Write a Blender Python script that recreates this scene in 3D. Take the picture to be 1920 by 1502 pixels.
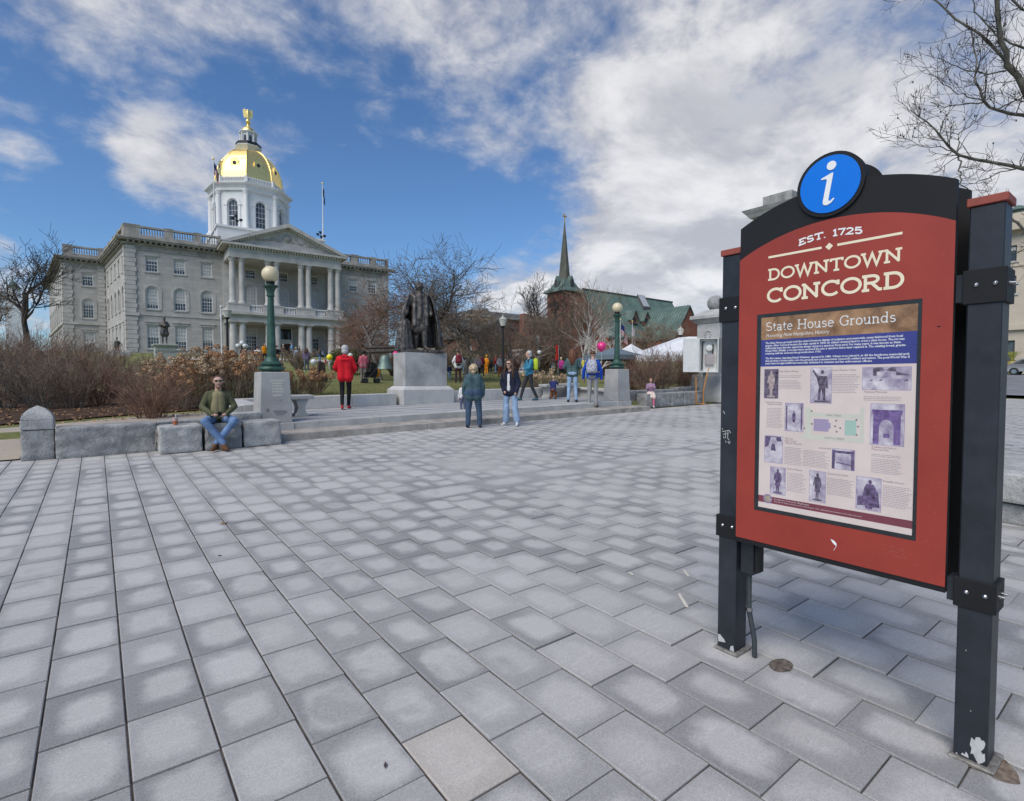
import bpy, bmesh, math, random
import numpy as np
from mathutils import Vector, Matrix, noise as mnoise
from mathutils.geometry import tessellate_polygon
for _o in list(bpy.data.objects): bpy.data.objects.remove(_o)
SC = bpy.context.scene; COL = SC.collection
R = math.radians
# ------------------------------------------------------------------ camera
FPX = 1002.0; YAW = R(37.8); PIT = math.atan(37/1002.0); CH = 1.62
SA, SB = .019, .0275                      # fall of the square along x and y
cam_d = bpy.data.cameras.new('camera'); cam = bpy.data.objects.new('camera', cam_d); COL.objects.link(cam)
cam_d.sensor_width = 36; cam_d.lens = 36*FPX/1920; cam_d.clip_end = 3000; cam_d.clip_start = .05
cam.location = (0, 0, CH); cam.rotation_euler = (math.pi/2-PIT, 0, -YAW)
SC.camera = cam
# ------------------------------------------------------------------ light
SUN_EL, SUN_AZ = R(48), R(250)            # azimuth clockwise from +y (west); the sun stands to the south-east, behind the camera's left
vs = SC.view_settings; vs.view_transform = 'Standard'; vs.look = 'None'; vs.exposure = 1.12; vs.gamma = 1
try: vs.use_curve_mapping = False
except Exception: pass
SC.render.engine = 'CYCLES'
SC.cycles.use_denoising = True
SC.cycles.max_bounces = 6; SC.cycles.diffuse_bounces = 3; SC.cycles.glossy_bounces = 3; SC.cycles.transparent_max_bounces = 8
sun_d = bpy.data.lights.new('sun', 'SUN'); sun_d.energy = 1.5; sun_d.angle = R(48.0); sun_d.color = (1, .94, .85)
sun = bpy.data.objects.new('sun', sun_d); COL.objects.link(sun)
sdir = Vector((math.sin(SUN_AZ)*math.cos(SUN_EL), math.cos(SUN_AZ)*math.cos(SUN_EL), math.sin(SUN_EL)))
sun.rotation_euler = sdir.to_track_quat('Z', 'Y').to_euler(); sun.location = sdir*300

def ray(x, y):
    fw = Vector((math.sin(YAW)*math.cos(PIT), math.cos(YAW)*math.cos(PIT), -math.sin(PIT)))
    rt = Vector((math.cos(YAW), -math.sin(YAW), 0)); up = rt.cross(fw)
    return fw + rt*((x-960)/FPX) - up*((y-751)/FPX)
C0 = Vector((0, 0, CH))
def proj(p):
    fw = Vector((math.sin(YAW)*math.cos(PIT), math.cos(YAW)*math.cos(PIT), -math.sin(PIT)))
    rt = Vector((math.cos(YAW), -math.sin(YAW), 0)); up = rt.cross(fw); v = Vector(p)-C0
    z = v.dot(fw); return (960+FPX*v.dot(rt)/z, 751-FPX*v.dot(up)/z, z)
def at(x, y, Y): d = ray(x, y); return C0 + d*(Y/d.y)           # a surveyed point on a plane of constant y
def atd(x, y, depth): return C0 + ray(x, y)*depth
def gz(X, Y): return SA*X+SB*Y
def G(x, y, h=0.0):
    d = ray(x, y); n = Vector((-SA, -SB, 1)); return C0 + d*((h-n.dot(C0))/n.dot(d))
# ------------------------------------------------------------------ sky
W = bpy.data.worlds.new('World'); SC.world = W; W.use_nodes = True
W.cycles.sampling_method = 'MANUAL'; W.cycles.sample_map_resolution = 512
NT = W.node_tree; NT.nodes.clear()
class NB:
    def __init__(s, nt): s.nt = nt; s.n = nt.nodes; s.l = nt.links
    def node(s, t, **k):
        q = s.n.new(t)
        for a, b in k.items(): setattr(q, a, b)
        return q
    def put(s, sock, v):
        if hasattr(v, 'is_linked') or hasattr(v, 'links'): s.l.new(v, sock)
        else: sock.default_value = v
    def math(s, op, a, b=None, c=None, clamp=False):
        q = s.node('ShaderNodeMath', operation=op); q.use_clamp = clamp; s.put(q.inputs[0], a)
        if b is not None: s.put(q.inputs[1], b)
        if c is not None: s.put(q.inputs[2], c)
        return q.outputs[0]
    def vmath(s, op, a, b=None):
        q = s.node('ShaderNodeVectorMath', operation=op); s.put(q.inputs[0], a)
        if b is not None: s.put(q.inputs[1], b)
        return q.outputs['Value'] if op in ('DOT_PRODUCT', 'LENGTH', 'DISTANCE') else q.outputs[0]
    def noise(s, vec, scale, detail=4, rough=.5, dist=0.0):
        q = s.node('ShaderNodeTexNoise'); q.inputs['Scale'].default_value = scale; q.inputs['Detail'].default_value = detail
        q.inputs['Roughness'].default_value = rough; q.inputs['Distortion'].default_value = dist
        if vec is not None: s.l.new(vec, q.inputs['Vector'])
        return q.outputs['Fac']
    def ramp(s, fac, stops, interp='LINEAR'):
        q = s.node('ShaderNodeValToRGB'); q.color_ramp.interpolation = interp; s.l.new(fac, q.inputs[0]); e = q.color_ramp.elements
        while len(e) < len(stops): e.new(.5)
        for i, (p, c) in enumerate(stops): e[i].position = p; e[i].color = (*c, 1) if len(c) == 3 else c
        return q.outputs[0]
    def mix(s, f, a, b, mode='MIX'):
        q = s.node('ShaderNodeMix', data_type='RGBA', blend_type=mode); s.put(q.inputs[0], f)
        for k, v in ((6, a), (7, b)):
            if isinstance(v, (tuple, list)): v = (*v, 1) if len(v) == 3 else v
            s.put(q.inputs[k], v)
        return q.outputs[2]
    def smooth(s, x, a, b):
        q = s.node('ShaderNodeMapRange', interpolation_type='SMOOTHSTEP'); s.put(q.inputs[0], x)
        q.inputs[1].default_value = a; q.inputs[2].default_value = b; return q.outputs[0]
nb = NB(NT)
sky = nb.node('ShaderNodeTexSky', sky_type='NISHITA'); sky.sun_disc = False
sky.sun_elevation = SUN_EL; sky.sun_rotation = SUN_AZ; sky.altitude = 0; sky.air_density = 1.0; sky.dust_density = .25; sky.ozone_density = 3.0
SKYK = .10
tc = nb.node('ShaderNodeTexCoord'); D = tc.outputs['Generated']
sp = nb.node('ShaderNodeSeparateXYZ'); NT.links.new(D, sp.inputs[0])
den = nb.math('ADD', nb.math('MAXIMUM', sp.outputs[2], 0.0), .30)
cb = nb.node('ShaderNodeCombineXYZ'); NT.links.new(nb.math('DIVIDE', sp.outputs[0], den), cb.inputs[0]); NT.links.new(nb.math('DIVIDE', sp.outputs[1], den), cb.inputs[1])
PV = cb.outputs[0]
n1 = nb.noise(PV, 2.6, 6, .60, .3); n2 = nb.noise(PV, 8.5, 5, .62, .2); n3 = nb.noise(PV, 1.1, 3, .5, .0)
fieldv = nb.math('ADD', nb.math('MULTIPLY', n1, .58), nb.math('MULTIPLY', n2, .42))
# banks of cloud by the direction in which they stand: (pixel x, y, size, strength)
BANKS = [(330, 50, 180, .19), (130, 30, 120, .12), (700, 0, 170, .15), (890, 50, 130, .16), (1215, 185, 110, .20), (1060, 240, 95, .18), (900, 240, 80, .15), (1250, 40, 180, .10), (1440, 120, 170, .12),
         (1700, 180, 240, .09), (1890, 300, 240, .12), (1540, 300, 150, .09), (1250, 400, 110, .20), (1390, 390, 110, .16), (1110, 525, 150, .22), (950, 560, 100, .22), (1300, 500, 150, .18), (1150, 440, 60, .12), (1780, 500, 200, .12),
         (270, 258, 40, .22), (400, 320, 80, .27), (510, 312, 60, .26), (330, 378, 60, .25), (230, 320, 40, .18), (40, 293, 45, .25), (40, 490, 85, .30), (130, 330, 25, .08), (720, 250, 50, .10), (560, 130, 70, .10)]
BLUES = [(170, 210, 170, .12), (640, 330, 220, .17), (480, 200, 110, .08), (1000, 370, 90, .12), (80, 390, 90, .13), (770, 430, 150, .12), (1010, 130, 90, .09), (480, 470, 140, .12), (180, 440, 90, .13), (1130, 320, 70, .11), (1400, 230, 60, .06), (800, 150, 90, .07), (1330, 320, 50, .07), (1570, 420, 50, .06), (1330, 110, 70, .09), (1420, 300, 60, .08), (1180, 90, 70, .10), (1040, 460, 60, .09), (1600, 60, 80, .09), (1700, 330, 70, .07), (960, 190, 50, .07), (1800, 120, 60, .07)]
acc = None
def addv(v):
    global acc
    acc = v if acc is None else nb.math('ADD', acc, v)
for sgn, lst in ((1, BANKS), (-1, BLUES)):
    for (px, py, sz, st) in lst:
        c = ray(px, py).normalized(); sig = sz/FPX*.8
        k = 1.0/(sig*sig)
        dt = nb.vmath('DOT_PRODUCT', D, tuple(c))
        addv(nb.math('MULTIPLY', nb.math('EXPONENT', nb.math('MULTIPLY', nb.math('SUBTRACT', dt, 1.0), k)), sgn*st))
dens = nb.math('ADD', nb.math('ADD', fieldv, acc), -.012)
cov = nb.smooth(dens, .50, .80)
thick = nb.smooth(dens, .64, .92)
shade = nb.math('ADD', nb.math('MULTIPLY', n2, .55), nb.math('MULTIPLY', n3, .45))
ccol = nb.mix(nb.smooth(shade, .40, .60), (2.25, 2.28, 2.5), (3.2, 3.2, 3.3))
ccol = nb.mix(thick, ccol, nb.mix(nb.smooth(n1, .38, .64), (2.4, 2.42, 2.6), (4.2, 4.15, 4.15)))
skyc = nb.mix(1.0, sky.outputs[0], (.36, .475, .585), 'MULTIPLY')
bg = nb.node('ShaderNodeBackground'); bg.inputs[1].default_value = SKYK
NT.links.new(nb.mix(nb.math('MULTIPLY', cov, .90), skyc, ccol), bg.inputs[0])
wo = nb.node('ShaderNodeOutputWorld'); NT.links.new(bg.outputs[0], wo.inputs[0])

# ------------------------------------------------------------------ helpers
MATS = {}
def M(name, col, rough=.75, metal=0.0, var=.12, scale=3.0, bump=0.0, bscale=60.0, spec=.4, col2=None, grain=0.0, gscale=250.0, coat=0.0, detail=5):
    if name in MATS: return MATS[name]
    m = bpy.data.materials.new(name); m.use_nodes = True; n = NB(m.node_tree); bs = m.node_tree.nodes['Principled BSDF']
    bs.inputs['Roughness'].default_value = rough; bs.inputs['Metallic'].default_value = metal
    bs.inputs['Specular IOR Level'].default_value = spec; bs.inputs['Coat Weight'].default_value = coat
    t = n.node('ShaderNodeTexCoord').outputs['Object']
    if var or col2:
        f = n.noise(t, scale, detail, .6, .3)
        a = tuple(max(0, c*(1-var)) for c in col); b = col2 if col2 else tuple(min(1, c*(1+var)) for c in col)
        c = n.ramp(f, [(.3, a), (.7, b)])
    else: c = n.ramp(n.noise(t, scale, 1), [(0, col), (1, col)])
    if grain:
        g = n.noise(t, gscale, 2, .6); c = n.mix(grain, c, n.ramp(g, [(.3, (.15, .15, .15)), (.7, (1, 1, 1))]), 'SOFT_LIGHT')
    m.node_tree.links.new(c, bs.inputs['Base Color'])
    if bump:
        bn = n.node('ShaderNodeBump'); bn.inputs['Strength'].default_value = bump; bn.inputs['Distance'].default_value = .02
        m.node_tree.links.new(n.noise(t, bscale, 4, .6), bn.inputs['Height']); m.node_tree.links.new(bn.outputs[0], bs.inputs['Normal'])
    MATS[name] = m; return m
ORG = {}
class MB:
    def __init__(s): s.v = []; s.f = []; s.m = []
    def add(s, vs, fs, mi=0):
        o = len(s.v); s.v += [tuple(p) for p in vs]; s.f += [tuple(o+i for i in q) for q in fs]; s.m += [mi]*len(fs); return s
    def box(s, x0, x1, y0, y1, z0, z1, mi=0, zf=None):
        v = [(x0, y0, z0), (x1, y0, z0), (x1, y1, z0), (x0, y1, z0), (x0, y0, z1), (x1, y0, z1), (x1, y1, z1), (x0, y1, z1)]
        if zf: v = [(x, y, z+zf(x, y)) for x, y, z in v]
        return s.add(v, [(0, 3, 2, 1), (4, 5, 6, 7), (0, 1, 5, 4), (1, 2, 6, 5), (2, 3, 7, 6), (3, 0, 4, 7)], mi)
    def frus(s, c, a, b, z0, z1, mi=0):                       # a,b: (hx,hy) half sizes at z0 / z1
        v = [(c[0]+sx*h[0], c[1]+sy*h[1], z) for z, h in ((z0, a), (z1, b)) for sx, sy in ((-1, -1), (1, -1), (1, 1), (-1, 1))]
        return s.add(v, [(0, 3, 2, 1), (4, 5, 6, 7), (0, 1, 5, 4), (1, 2, 6, 5), (2, 3, 7, 6), (3, 0, 4, 7)], mi)
    def obox(s, o, e, n, u0, u1, d0, d1, z0, z1, mi=0):        # box in a wall's own frame: e along, n outward
        P = lambda u, d, z: (o[0]+e[0]*u+n[0]*d, o[1]+e[1]*u+n[1]*d, z)
        v = [P(u0, d1, z0), P(u1, d1, z0), P(u1, d0, z0), P(u0, d0, z0), P(u0, d1, z1), P(u1, d1, z1), P(u1, d0, z1), P(u0, d0, z1)]
        return s.add(v, [(0, 3, 2, 1), (4, 5, 6, 7), (0, 1, 5, 4), (1, 2, 6, 5), (2, 3, 7, 6), (3, 0, 4, 7)], mi)
    def prism(s, poly, fn, d0, d1, mi=0):                      # fn(u,v,d) -> point
        n = len(poly); v = [fn(u, w, d0) for u, w in poly]+[fn(u, w, d1) for u, w in poly]
        tri = tessellate_polygon([[Vector((u, w, 0)) for u, w in poly]])
        fs = [tuple(t) for t in tri]+[tuple(n+i for i in reversed(t)) for t in tri]
        fs += [(i, (i+1) % n, n+(i+1) % n, n+i) for i in range(n)]
        return s.add(v, fs, mi)
    def lathe(s, prof, n=16, c=(0, 0, 0), ph=0.0, mi=0, cap=True, sx=1, sy=1):
        v = []
        for r, z in prof:
            for k in range(n):
                a = ph+2*math.pi*k/n; v.append((c[0]+r*sx*math.cos(a), c[1]+r*sy*math.sin(a), c[2]+z))
        fs = [(i*n+k, i*n+(k+1) % n, (i+1)*n+(k+1) % n, (i+1)*n+k) for i in range(len(prof)-1) for k in range(n)]
        if cap: fs += [tuple(reversed(range(n))), tuple(range((len(prof)-1)*n, len(prof)*n))]
        return s.add(v, fs, mi)
    def tube(s, pts, rad, n=6, mi=0):
        pts = [Vector(p) for p in pts]; rad = rad if isinstance(rad, (list, tuple)) else [rad]*len(pts); v = []; pu = None
        for i, p in enumerate(pts):
            t = (pts[min(i+1, len(pts)-1)]-pts[max(i-1, 0)]).normalized()
            if pu is None: pu = t.cross(Vector((0, 0, 1)) if abs(t.z) < .95 else Vector((1, 0, 0))).normalized()
            else: pu = (pu-t*pu.dot(t)).normalized()
            w = t.cross(pu)
            for k in range(n):
                a = 2*math.pi*k/n; v.append(p+(pu*math.cos(a)+w*math.sin(a))*rad[i])
        fs = [(i*n+k, (i*n+(k+1) % n), ((i+1)*n+(k+1) % n), (i+1)*n+k) for i in range(len(pts)-1) for k in range(n)]
        fs += [tuple(reversed(range(n))), tuple(range((len(pts)-1)*n, len(pts)*n))]
        return s.add(v, fs, mi)
    def sphere(s, c, r, nu=16, nv=10, sc=(1, 1, 1), mi=0):
        prof = [(max(1e-4, r*math.sin(math.pi*i/nv)), -r*math.cos(math.pi*i/nv)) for i in range(nv+1)]
        v = []
        for q, z in prof:
            for k in range(nu):
                a = 2*math.pi*k/nu; v.append((c[0]+q*sc[0]*math.cos(a), c[1]+q*sc[1]*math.sin(a), c[2]+z*sc[2]))
        return s.add(v, [(i*nu+k, i*nu+(k+1) % nu, (i+1)*nu+(k+1) % nu, (i+1)*nu+k) for i in range(nv) for k in range(nu)], mi)
    def build(s, name, mats, parent=None, smooth=None, bevel=0.0, local=False, jit=0.0, seed=0):
        me = bpy.data.meshes.new(name); o = ORG.get(parent, Vector((0, 0, 0))) if (parent and not local) else Vector((0, 0, 0))
        v = s.v if not o.length else [(p[0]-o.x, p[1]-o.y, p[2]-o.z) for p in s.v]
        me.from_pydata(v, [], s.f)
        mats = mats if isinstance(mats, (list, tuple)) else [mats]
        for m in mats: me.materials.append(m)
        if len(mats) > 1: me.polygons.foreach_set('material_index', s.m)
        if bevel:
            bm = bmesh.new(); bm.from_mesh(me); bmesh.ops.remove_doubles(bm, verts=bm.verts, dist=1e-5)
            ed = [e for e in bm.edges if len(e.link_faces) == 2 and e.calc_face_angle(0) > .5]
            bmesh.ops.bevel(bm, geom=ed, offset=bevel, segments=1, affect='EDGES', clamp_overlap=True); bm.to_mesh(me); bm.free()
        if smooth is not None:
            me.polygons.foreach_set('use_smooth', [True]*len(me.polygons))
            try: me.set_sharp_from_angle(angle=R(smooth))
            except Exception: pass
        ob = bpy.data.objects.new(name, me); COL.objects.link(ob)
        if parent: ob.parent = parent; ORG[ob] = ORG.get(parent, Vector((0, 0, 0)))
        else: ORG[ob] = Vector((0, 0, 0))
        return ob
def tag(o, label=None, cat=None, group=None, kind=None):
    if label: o['label'] = label
    if cat: o['category'] = cat
    if group: o['group'] = group
    if kind: o['kind'] = kind
    return o
def thing(name, label, cat, loc=(0, 0, 0), rotz=0.0, group=None):
    o = bpy.data.objects.new(name, None); COL.objects.link(o); o.location = loc; o.rotation_euler = (0, 0, rotz); o.empty_display_size = .2
    ORG[o] = Vector(loc); return tag(o, label, cat, group)
def inst(name, mesh, parent, loc=(0, 0, 0), rot=(0, 0, 0), scale=None):
    o = bpy.data.objects.new(name, mesh); COL.objects.link(o); o.parent = parent; o.location = loc; o.rotation_euler = rot
    if scale: o.scale = scale
    ORG[o] = ORG.get(parent, Vector((0, 0, 0)))+Vector(loc); return o
def copy_thing(o, loc, rotz=None, label=None):
    c = o.copy(); COL.objects.link(c); c.location = loc
    if rotz is not None: c.rotation_euler = (0, 0, rotz)
    if label: c['label'] = label
    for ch in list(o.children):
        k = ch.copy(); COL.objects.link(k); k.parent = c
        for g in list(ch.children):
            q = g.copy(); COL.objects.link(q); q.parent = k
    return c
def polytubes(lines, n, mats, name, parent=None, mi=None, local=False):
    """many tapering twigs as one mesh; lines: list of (points Nx3, radii N)"""
    groups = {}
    for p, r in lines: groups.setdefault(len(r), []).append((p, r))
    V = []; F = []; off = 0
    for k, lst in groups.items():
        P = np.array([q[0] for q in lst], float); Rr = np.array([q[1] for q in lst], float); N = len(lst)
        T = np.empty_like(P); T[:, 1:-1] = P[:, 2:]-P[:, :-2]; T[:, 0] = P[:, 1]-P[:, 0]; T[:, -1] = P[:, -1]-P[:, -2]
        T /= np.linalg.norm(T, axis=2, keepdims=True)+1e-9
        ref = np.where(np.abs(T[..., 2:3]) < .9, np.array([0, 0, 1.0]), np.array([1.0, 0, 0]))
        U = np.cross(T, ref); U /= np.linalg.norm(U, axis=2, keepdims=True)+1e-9; Wd = np.cross(T, U)
        a = np.arange(n)*2*math.pi/n
        ring = P[:, :, None, :]+Rr[:, :, None, None]*(U[:, :, None, :]*np.cos(a)[None, None, :, None]+Wd[:, :, None, :]*np.sin(a)[None, None, :, None])
        V.append(ring.reshape(-1, 3))
        b = (np.arange(N)*k*n)[:, None, None]+(np.arange(k-1)*n)[None, :, None]; j = np.arange(n)[None, None, :]; j2 = (np.arange(n)+1)[None, None, :] % n
        F.append(np.stack([b+j, b+j2, b+n+j2, b+n+j], -1).reshape(-1, 4)+off); off += N*k*n
    V = np.concatenate(V); F = np.concatenate(F)
    o = ORG.get(parent, Vector((0, 0, 0))) if parent and not local else Vector((0, 0, 0)); V = V-np.array(o)
    me = bpy.data.meshes.new(name); me.vertices.add(len(V)); me.vertices.foreach_set('co', V.ravel())
    me.loops.add(F.size); me.loops.foreach_set('vertex_index', F.ravel().astype(np.int32))
    me.polygons.add(len(F)); me.polygons.foreach_set('loop_start', (np.arange(len(F))*4).astype(np.int32))
    me.polygons.foreach_set('use_smooth', np.ones(len(F), bool)); me.update(calc_edges=True)
    me.materials.append(mats)
    ob = bpy.data.objects.new(name, me); COL.objects.link(ob); ORG[ob] = o
    if parent: ob.parent = parent
    return ob
# ================================================================== ground
def sst(x): x = min(1, max(0, x)); return x*x*(3-2*x)
def T(X, Y):
    """height of the natural ground"""
    z = SA*X+SB*min(Y, 26)
    if Y > 26: z += .059*(min(Y, 84)-26)
    z += (.35+.22*sst((X-2.6)/1.2)*sst((16.5-X)/1.5))*sst((Y-12.05)/1.5)
    if Y > 40: z += (4.75-z)*sst((Y-40)/40)*sst((90-X)/20+.001)
    z += .015*max(0, min(X, 80)-30)
    return z
m_lawn = bpy.data.materials.new('spring lawn'); m_lawn.use_nodes = True
n = NB(m_lawn.node_tree); t = n.node('ShaderNodeTexCoord').outputs['Object']; bs = m_lawn.node_tree.nodes['Principled BSDF']
c = n.ramp(n.noise(t, .35, 5, .6, .4), [(.35, (.17, .175, .055)), (.5, (.145, .17, .05)), (.66, (.27, .235, .11))])
c = n.mix(.5, c, n.ramp(n.noise(t, 9, 4, .7), [(.3, (.09, .105, .03)), (.7, (.30, .28, .13))]))
m_lawn.node_tree.links.new(c, bs.inputs['Base Color']); bs.inputs['Roughness'].default_value = .9; bs.inputs['Specular IOR Level'].default_value = .15
bn = n.node('ShaderNodeBump'); bn.inputs['Strength'].default_value = .8; bn.inputs['Distance'].default_value = .04
m_lawn.node_tree.links.new(n.noise(t, 30, 4, .7), bn.inputs['Height']); m_lawn.node_tree.links.new(bn.outputs[0], bs.inputs['Normal'])
m_mulch = M('bark mulch', (.055, .035, .026), .95, var=.5, scale=5, bump=.9, bscale=35, spec=.1, col2=(.12, .075, .05))
m_path = M('exposed aggregate path', (.37, .31, .245), .9, var=.12, scale=2, bump=.3, bscale=90, grain=.4)
m_asph = M('road asphalt', (.19, .19, .20), .88, var=.2, scale=.6, bump=.2, bscale=60, grain=.3)
xs = sorted(set([-400, -250, -160, -100, -60, -40, -28, -20]+[round(-16+.9*i, 2) for i in range(60)]+[40, 45, 50, 60, 70, 80, 95, 120, 170, 260, 400]))
ys = sorted(set([-300, -150, -80, -40, -20, -8, 0, 4, 8, 11, 11.8, 12.4, 12.8, 13.3, 13.9, 14.5, 15.1, 15.7, 16.4, 17.5, 19, 21, 23.5, 26, 30, 35, 40, 46, 52, 58, 64, 70, 76, 84, 100, 130, 180, 260, 400, 800]))
mb = MB(); nx = len(xs)
mb.v = [(x, y, T(x, y)-(.07 if y < 12.2 else 0)-(.6 if (3 < x < 15.2 and 11.9 < y < 15.75) else 0)) for y in ys for x in xs]
mb.f = [(j*nx+i, j*nx+i+1, (j+1)*nx+i+1, (j+1)*nx+i) for j in range(len(ys)-1) for i in range(nx-1)]; mb.m = [0]*len(mb.f)
tag(mb.build('ground', m_lawn, smooth=60), kind='structure')
def sheet(name, poly, mat, lift, step=.7, zf=T, kind='structure'):
    """a thin sheet following the ground"""
    x0 = min(p[0] for p in poly); x1 = max(p[0] for p in poly); y0 = min(p[1] for p in poly); y1 = max(p[1] for p in poly)
    bm = bmesh.new(); bm.faces.new([bm.verts.new((x, y, 0)) for x, y in poly])
    for ax, a, b in ((0, x0, x1), (1, y0, y1)):
        k = max(1, int((b-a)/step))
        for i in range(1, k):
            q = a+(b-a)*i/k; co = (q, 0, 0) if ax == 0 else (0, q, 0); no = (1, 0, 0) if ax == 0 else (0, 1, 0)
            bmesh.ops.bisect_plane(bm, geom=bm.verts[:]+bm.edges[:]+bm.faces[:], plane_co=co, plane_no=no)
    for v in bm.verts: v.co.z = zf(v.co.x, v.co.y)+lift
    bmesh.ops.recalc_face_normals(bm, faces=bm.faces)
    if sum(f.normal.z for f in bm.faces) < 0: bmesh.ops.reverse_faces(bm, faces=bm.faces)
    me = bpy.data.meshes.new(name); bm.to_mesh(me); bm.free(); me.materials.append(mat)
    o = bpy.data.objects.new(name, me); COL.objects.link(o); return tag(o, kind=kind)
sheet('planting_bed', [(-14, 13.9), (-3.0, 14.2), (-1.0, 14.8), (.3, 15.5), (1.6, 15.95), (2.6, 16.1), (3.3, 19), (2.5, 27), (-6, 30), (-16, 26)], m_mulch, .03)
sheet('path', [(-9, 11.955), (-1.05, 11.955), (-1.0, 12.3), (2.6, 12.4), (2.6, 15.2), (1.5, 15.25), (.2, 14.8), (-.8, 14.1), (-2.5, 13.5), (-9, 13.1)], m_path, .02)
sheet('park_path', [(14.8, 13.2), (26, 14), (26, 15.2), (14.8, 15.2)], m_mulch, .03)
sheet('walk', [(4, 52), (38, 52), (38, 56), (4, 56)], m_path, .05, 2)
sheet('road', [(34, -60), (60, -60), (74, -1), (74, 16), (52, 11.2), (34, 10.6)], m_asph, .09, 4)
# ------------------------------------------------------------------ paving
def tile_mat(name, pale, dark, tint=None):
    m = bpy.data.materials.new(name); m.use_nodes = True; n = NB(m.node_tree); bs = m.node_tree.nodes['Principled BSDF']; L = m.node_tree.links
    uv = n.node('ShaderNodeUVMap'); uv.uv_map = 'UVMap'; tco = n.node('ShaderNodeTexCoord').outputs['Object']
    geo = n.node('ShaderNodeNewGeometry').outputs['Position']
    at_ = n.node('ShaderNodeAttribute'); at_.attribute_name = 'rnd'
    rnd = n.math('FRACT', n.math('ADD', n.node('ShaderNodeObjectInfo').outputs['Random'], at_.outputs['Fac']))
    r2 = n.math('FRACT', n.math('MULTIPLY', rnd, 17.31)); r3 = n.math('FRACT', n.math('MULTIPLY', rnd, 41.7)); r4 = n.math('FRACT', n.math('MULTIPLY', rnd, 97.3))
    s = n.node('ShaderNodeSeparateXYZ'); L.new(uv.outputs[0], s.inputs[0])
    cx = n.math('MULTIPLY_ADD', n.math('SUBTRACT', r3, .5), .14, .5); cy = n.math('MULTIPLY_ADD', n.math('SUBTRACT', r4, .5), .14, .5)
    ax = n.math('MULTIPLY', n.math('ABSOLUTE', n.math('SUBTRACT', s.outputs[0], cx)), 2.0); ay = n.math('MULTIPLY', n.math('ABSOLUTE', n.math('SUBTRACT', s.outputs[1], cy)), 2.0)
    p = n.math('POWER', n.math('ADD', n.math('POWER', ax, 3.4), n.math('POWER', ay, 3.4)), .294)
    nz = n.noise(geo, 5.0, 5, .62, .6)
    p = n.math('ADD', p, n.math('MULTIPLY', n.math('SUBTRACT', nz, .5), .8))
    p = n.math('ADD', p, n.math('MULTIPLY', n.math('SUBTRACT', r2, .5), .34))
    damp = n.smooth(p, .46, .94)
    damp = n.math('MULTIPLY', damp, n.math('MULTIPLY_ADD', r3, .65, .35))
    veil = n.noise(geo, .5, 3, .5)
    damp = n.math('MULTIPLY', damp, n.smooth(veil, .22, .50))
    damp = n.math('MAXIMUM', damp, n.math('MULTIPLY', n.smooth(n.noise(geo, 1.3, 5, .6, .6), .56, .70), .55))
    base = n.mix(n.math('MULTIPLY', r4, .55), pale, tuple(c*.80 for c in pale))
    strata = n.node('ShaderNodeMapping'); L.new(geo, strata.inputs[0]); strata.inputs['Scale'].default_value = (3, 26, 3); strata.inputs['Rotation'].default_value = (0, 0, .35)
    base = n.mix(n.math('MULTIPLY', n.smooth(n.noise(strata.outputs[0], 1.0, 5, .65, 1.2), .5, .72), .35), base, tuple(c*1.22 for c in pale))
    c = n.mix(damp, base, dark)
    big = n.noise(geo, .22, 3, .5); c = n.mix(.35, c, n.ramp(big, [(.3, (.36, .36, .37)), (.7, (.62, .62, .62))]), 'SOFT_LIGHT')
    g1 = n.noise(geo, 330, 2, .7); c = n.mix(.75, c, n.ramp(g1, [(.32, (.22, .22, .23)), (.5, (.5, .5, .5)), (.7, (.86, .86, .84))]), 'SOFT_LIGHT')
    g2 = n.noise(geo, 90, 3, .7); c = n.mix(.35, c, n.ramp(g2, [(.35, (.3, .3, .3)), (.65, (.7, .7, .7))]), 'SOFT_LIGHT')
    sp_ = n.smooth(n.noise(geo, 2.6, 6, .75), .735, .76); c = n.mix(n.math('MULTIPLY', sp_, .5), c, (.09, .085, .08))
    L.new(c, bs.inputs['Base Color'])
    L.new(n.math('SUBTRACT', .82, n.math('MULTIPLY', damp, .16)), bs.inputs['Roughness']); bs.inputs['Specular IOR Level'].default_value = .35
    bn = n.node('ShaderNodeBump'); bn.inputs['Strength'].default_value = .35; bn.inputs['Distance'].default_value = .004
    L.new(n.noise(geo, 260, 3, .7), bn.inputs['Height']); L.new(bn.outputs[0], bs.inputs['Normal'])
    return m
m_tile = tile_mat('granite paver', (.485, .465, .44), (.25, .243, .235))
m_tile2 = tile_mat('replaced tan granite paver', (.55, .505, .45), (.42, .38, .33))
m_joint = M('dark sandy joint', (.045, .038, .034), .95, var=.6, scale=9, bump=.4, bscale=90, col2=(.11, .085, .07))
tilt = Matrix(((1, 0, 0, 0), (0, 1, 0, 0), (SA, SB, 1, 0), (0, 0, 0, 1)))
PX0, PX1, PY0, PY1 = -14.0, 33.0, -3.0, 11.95
mb = MB(); mb.add([(PX0-6, PY0-8, -.0), (PX1, PY0-8, 0), (PX1, 12.7, 0), (PX0-6, 12.7, 0)], [(0, 1, 2, 3)])
mb.v = [(x, y, gz(x, y)-.009) for x, y, z in mb.v]
plaza = tag(mb.build('plaza', m_joint), kind='structure')
TW, TL, GX, GY = .316, .4345, .0078, .0050
tiles = []
rng = random.Random(5)
i0 = int((PX0-.07)/TW)-1; i1 = int((PX1-.07)/TW)
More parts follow.
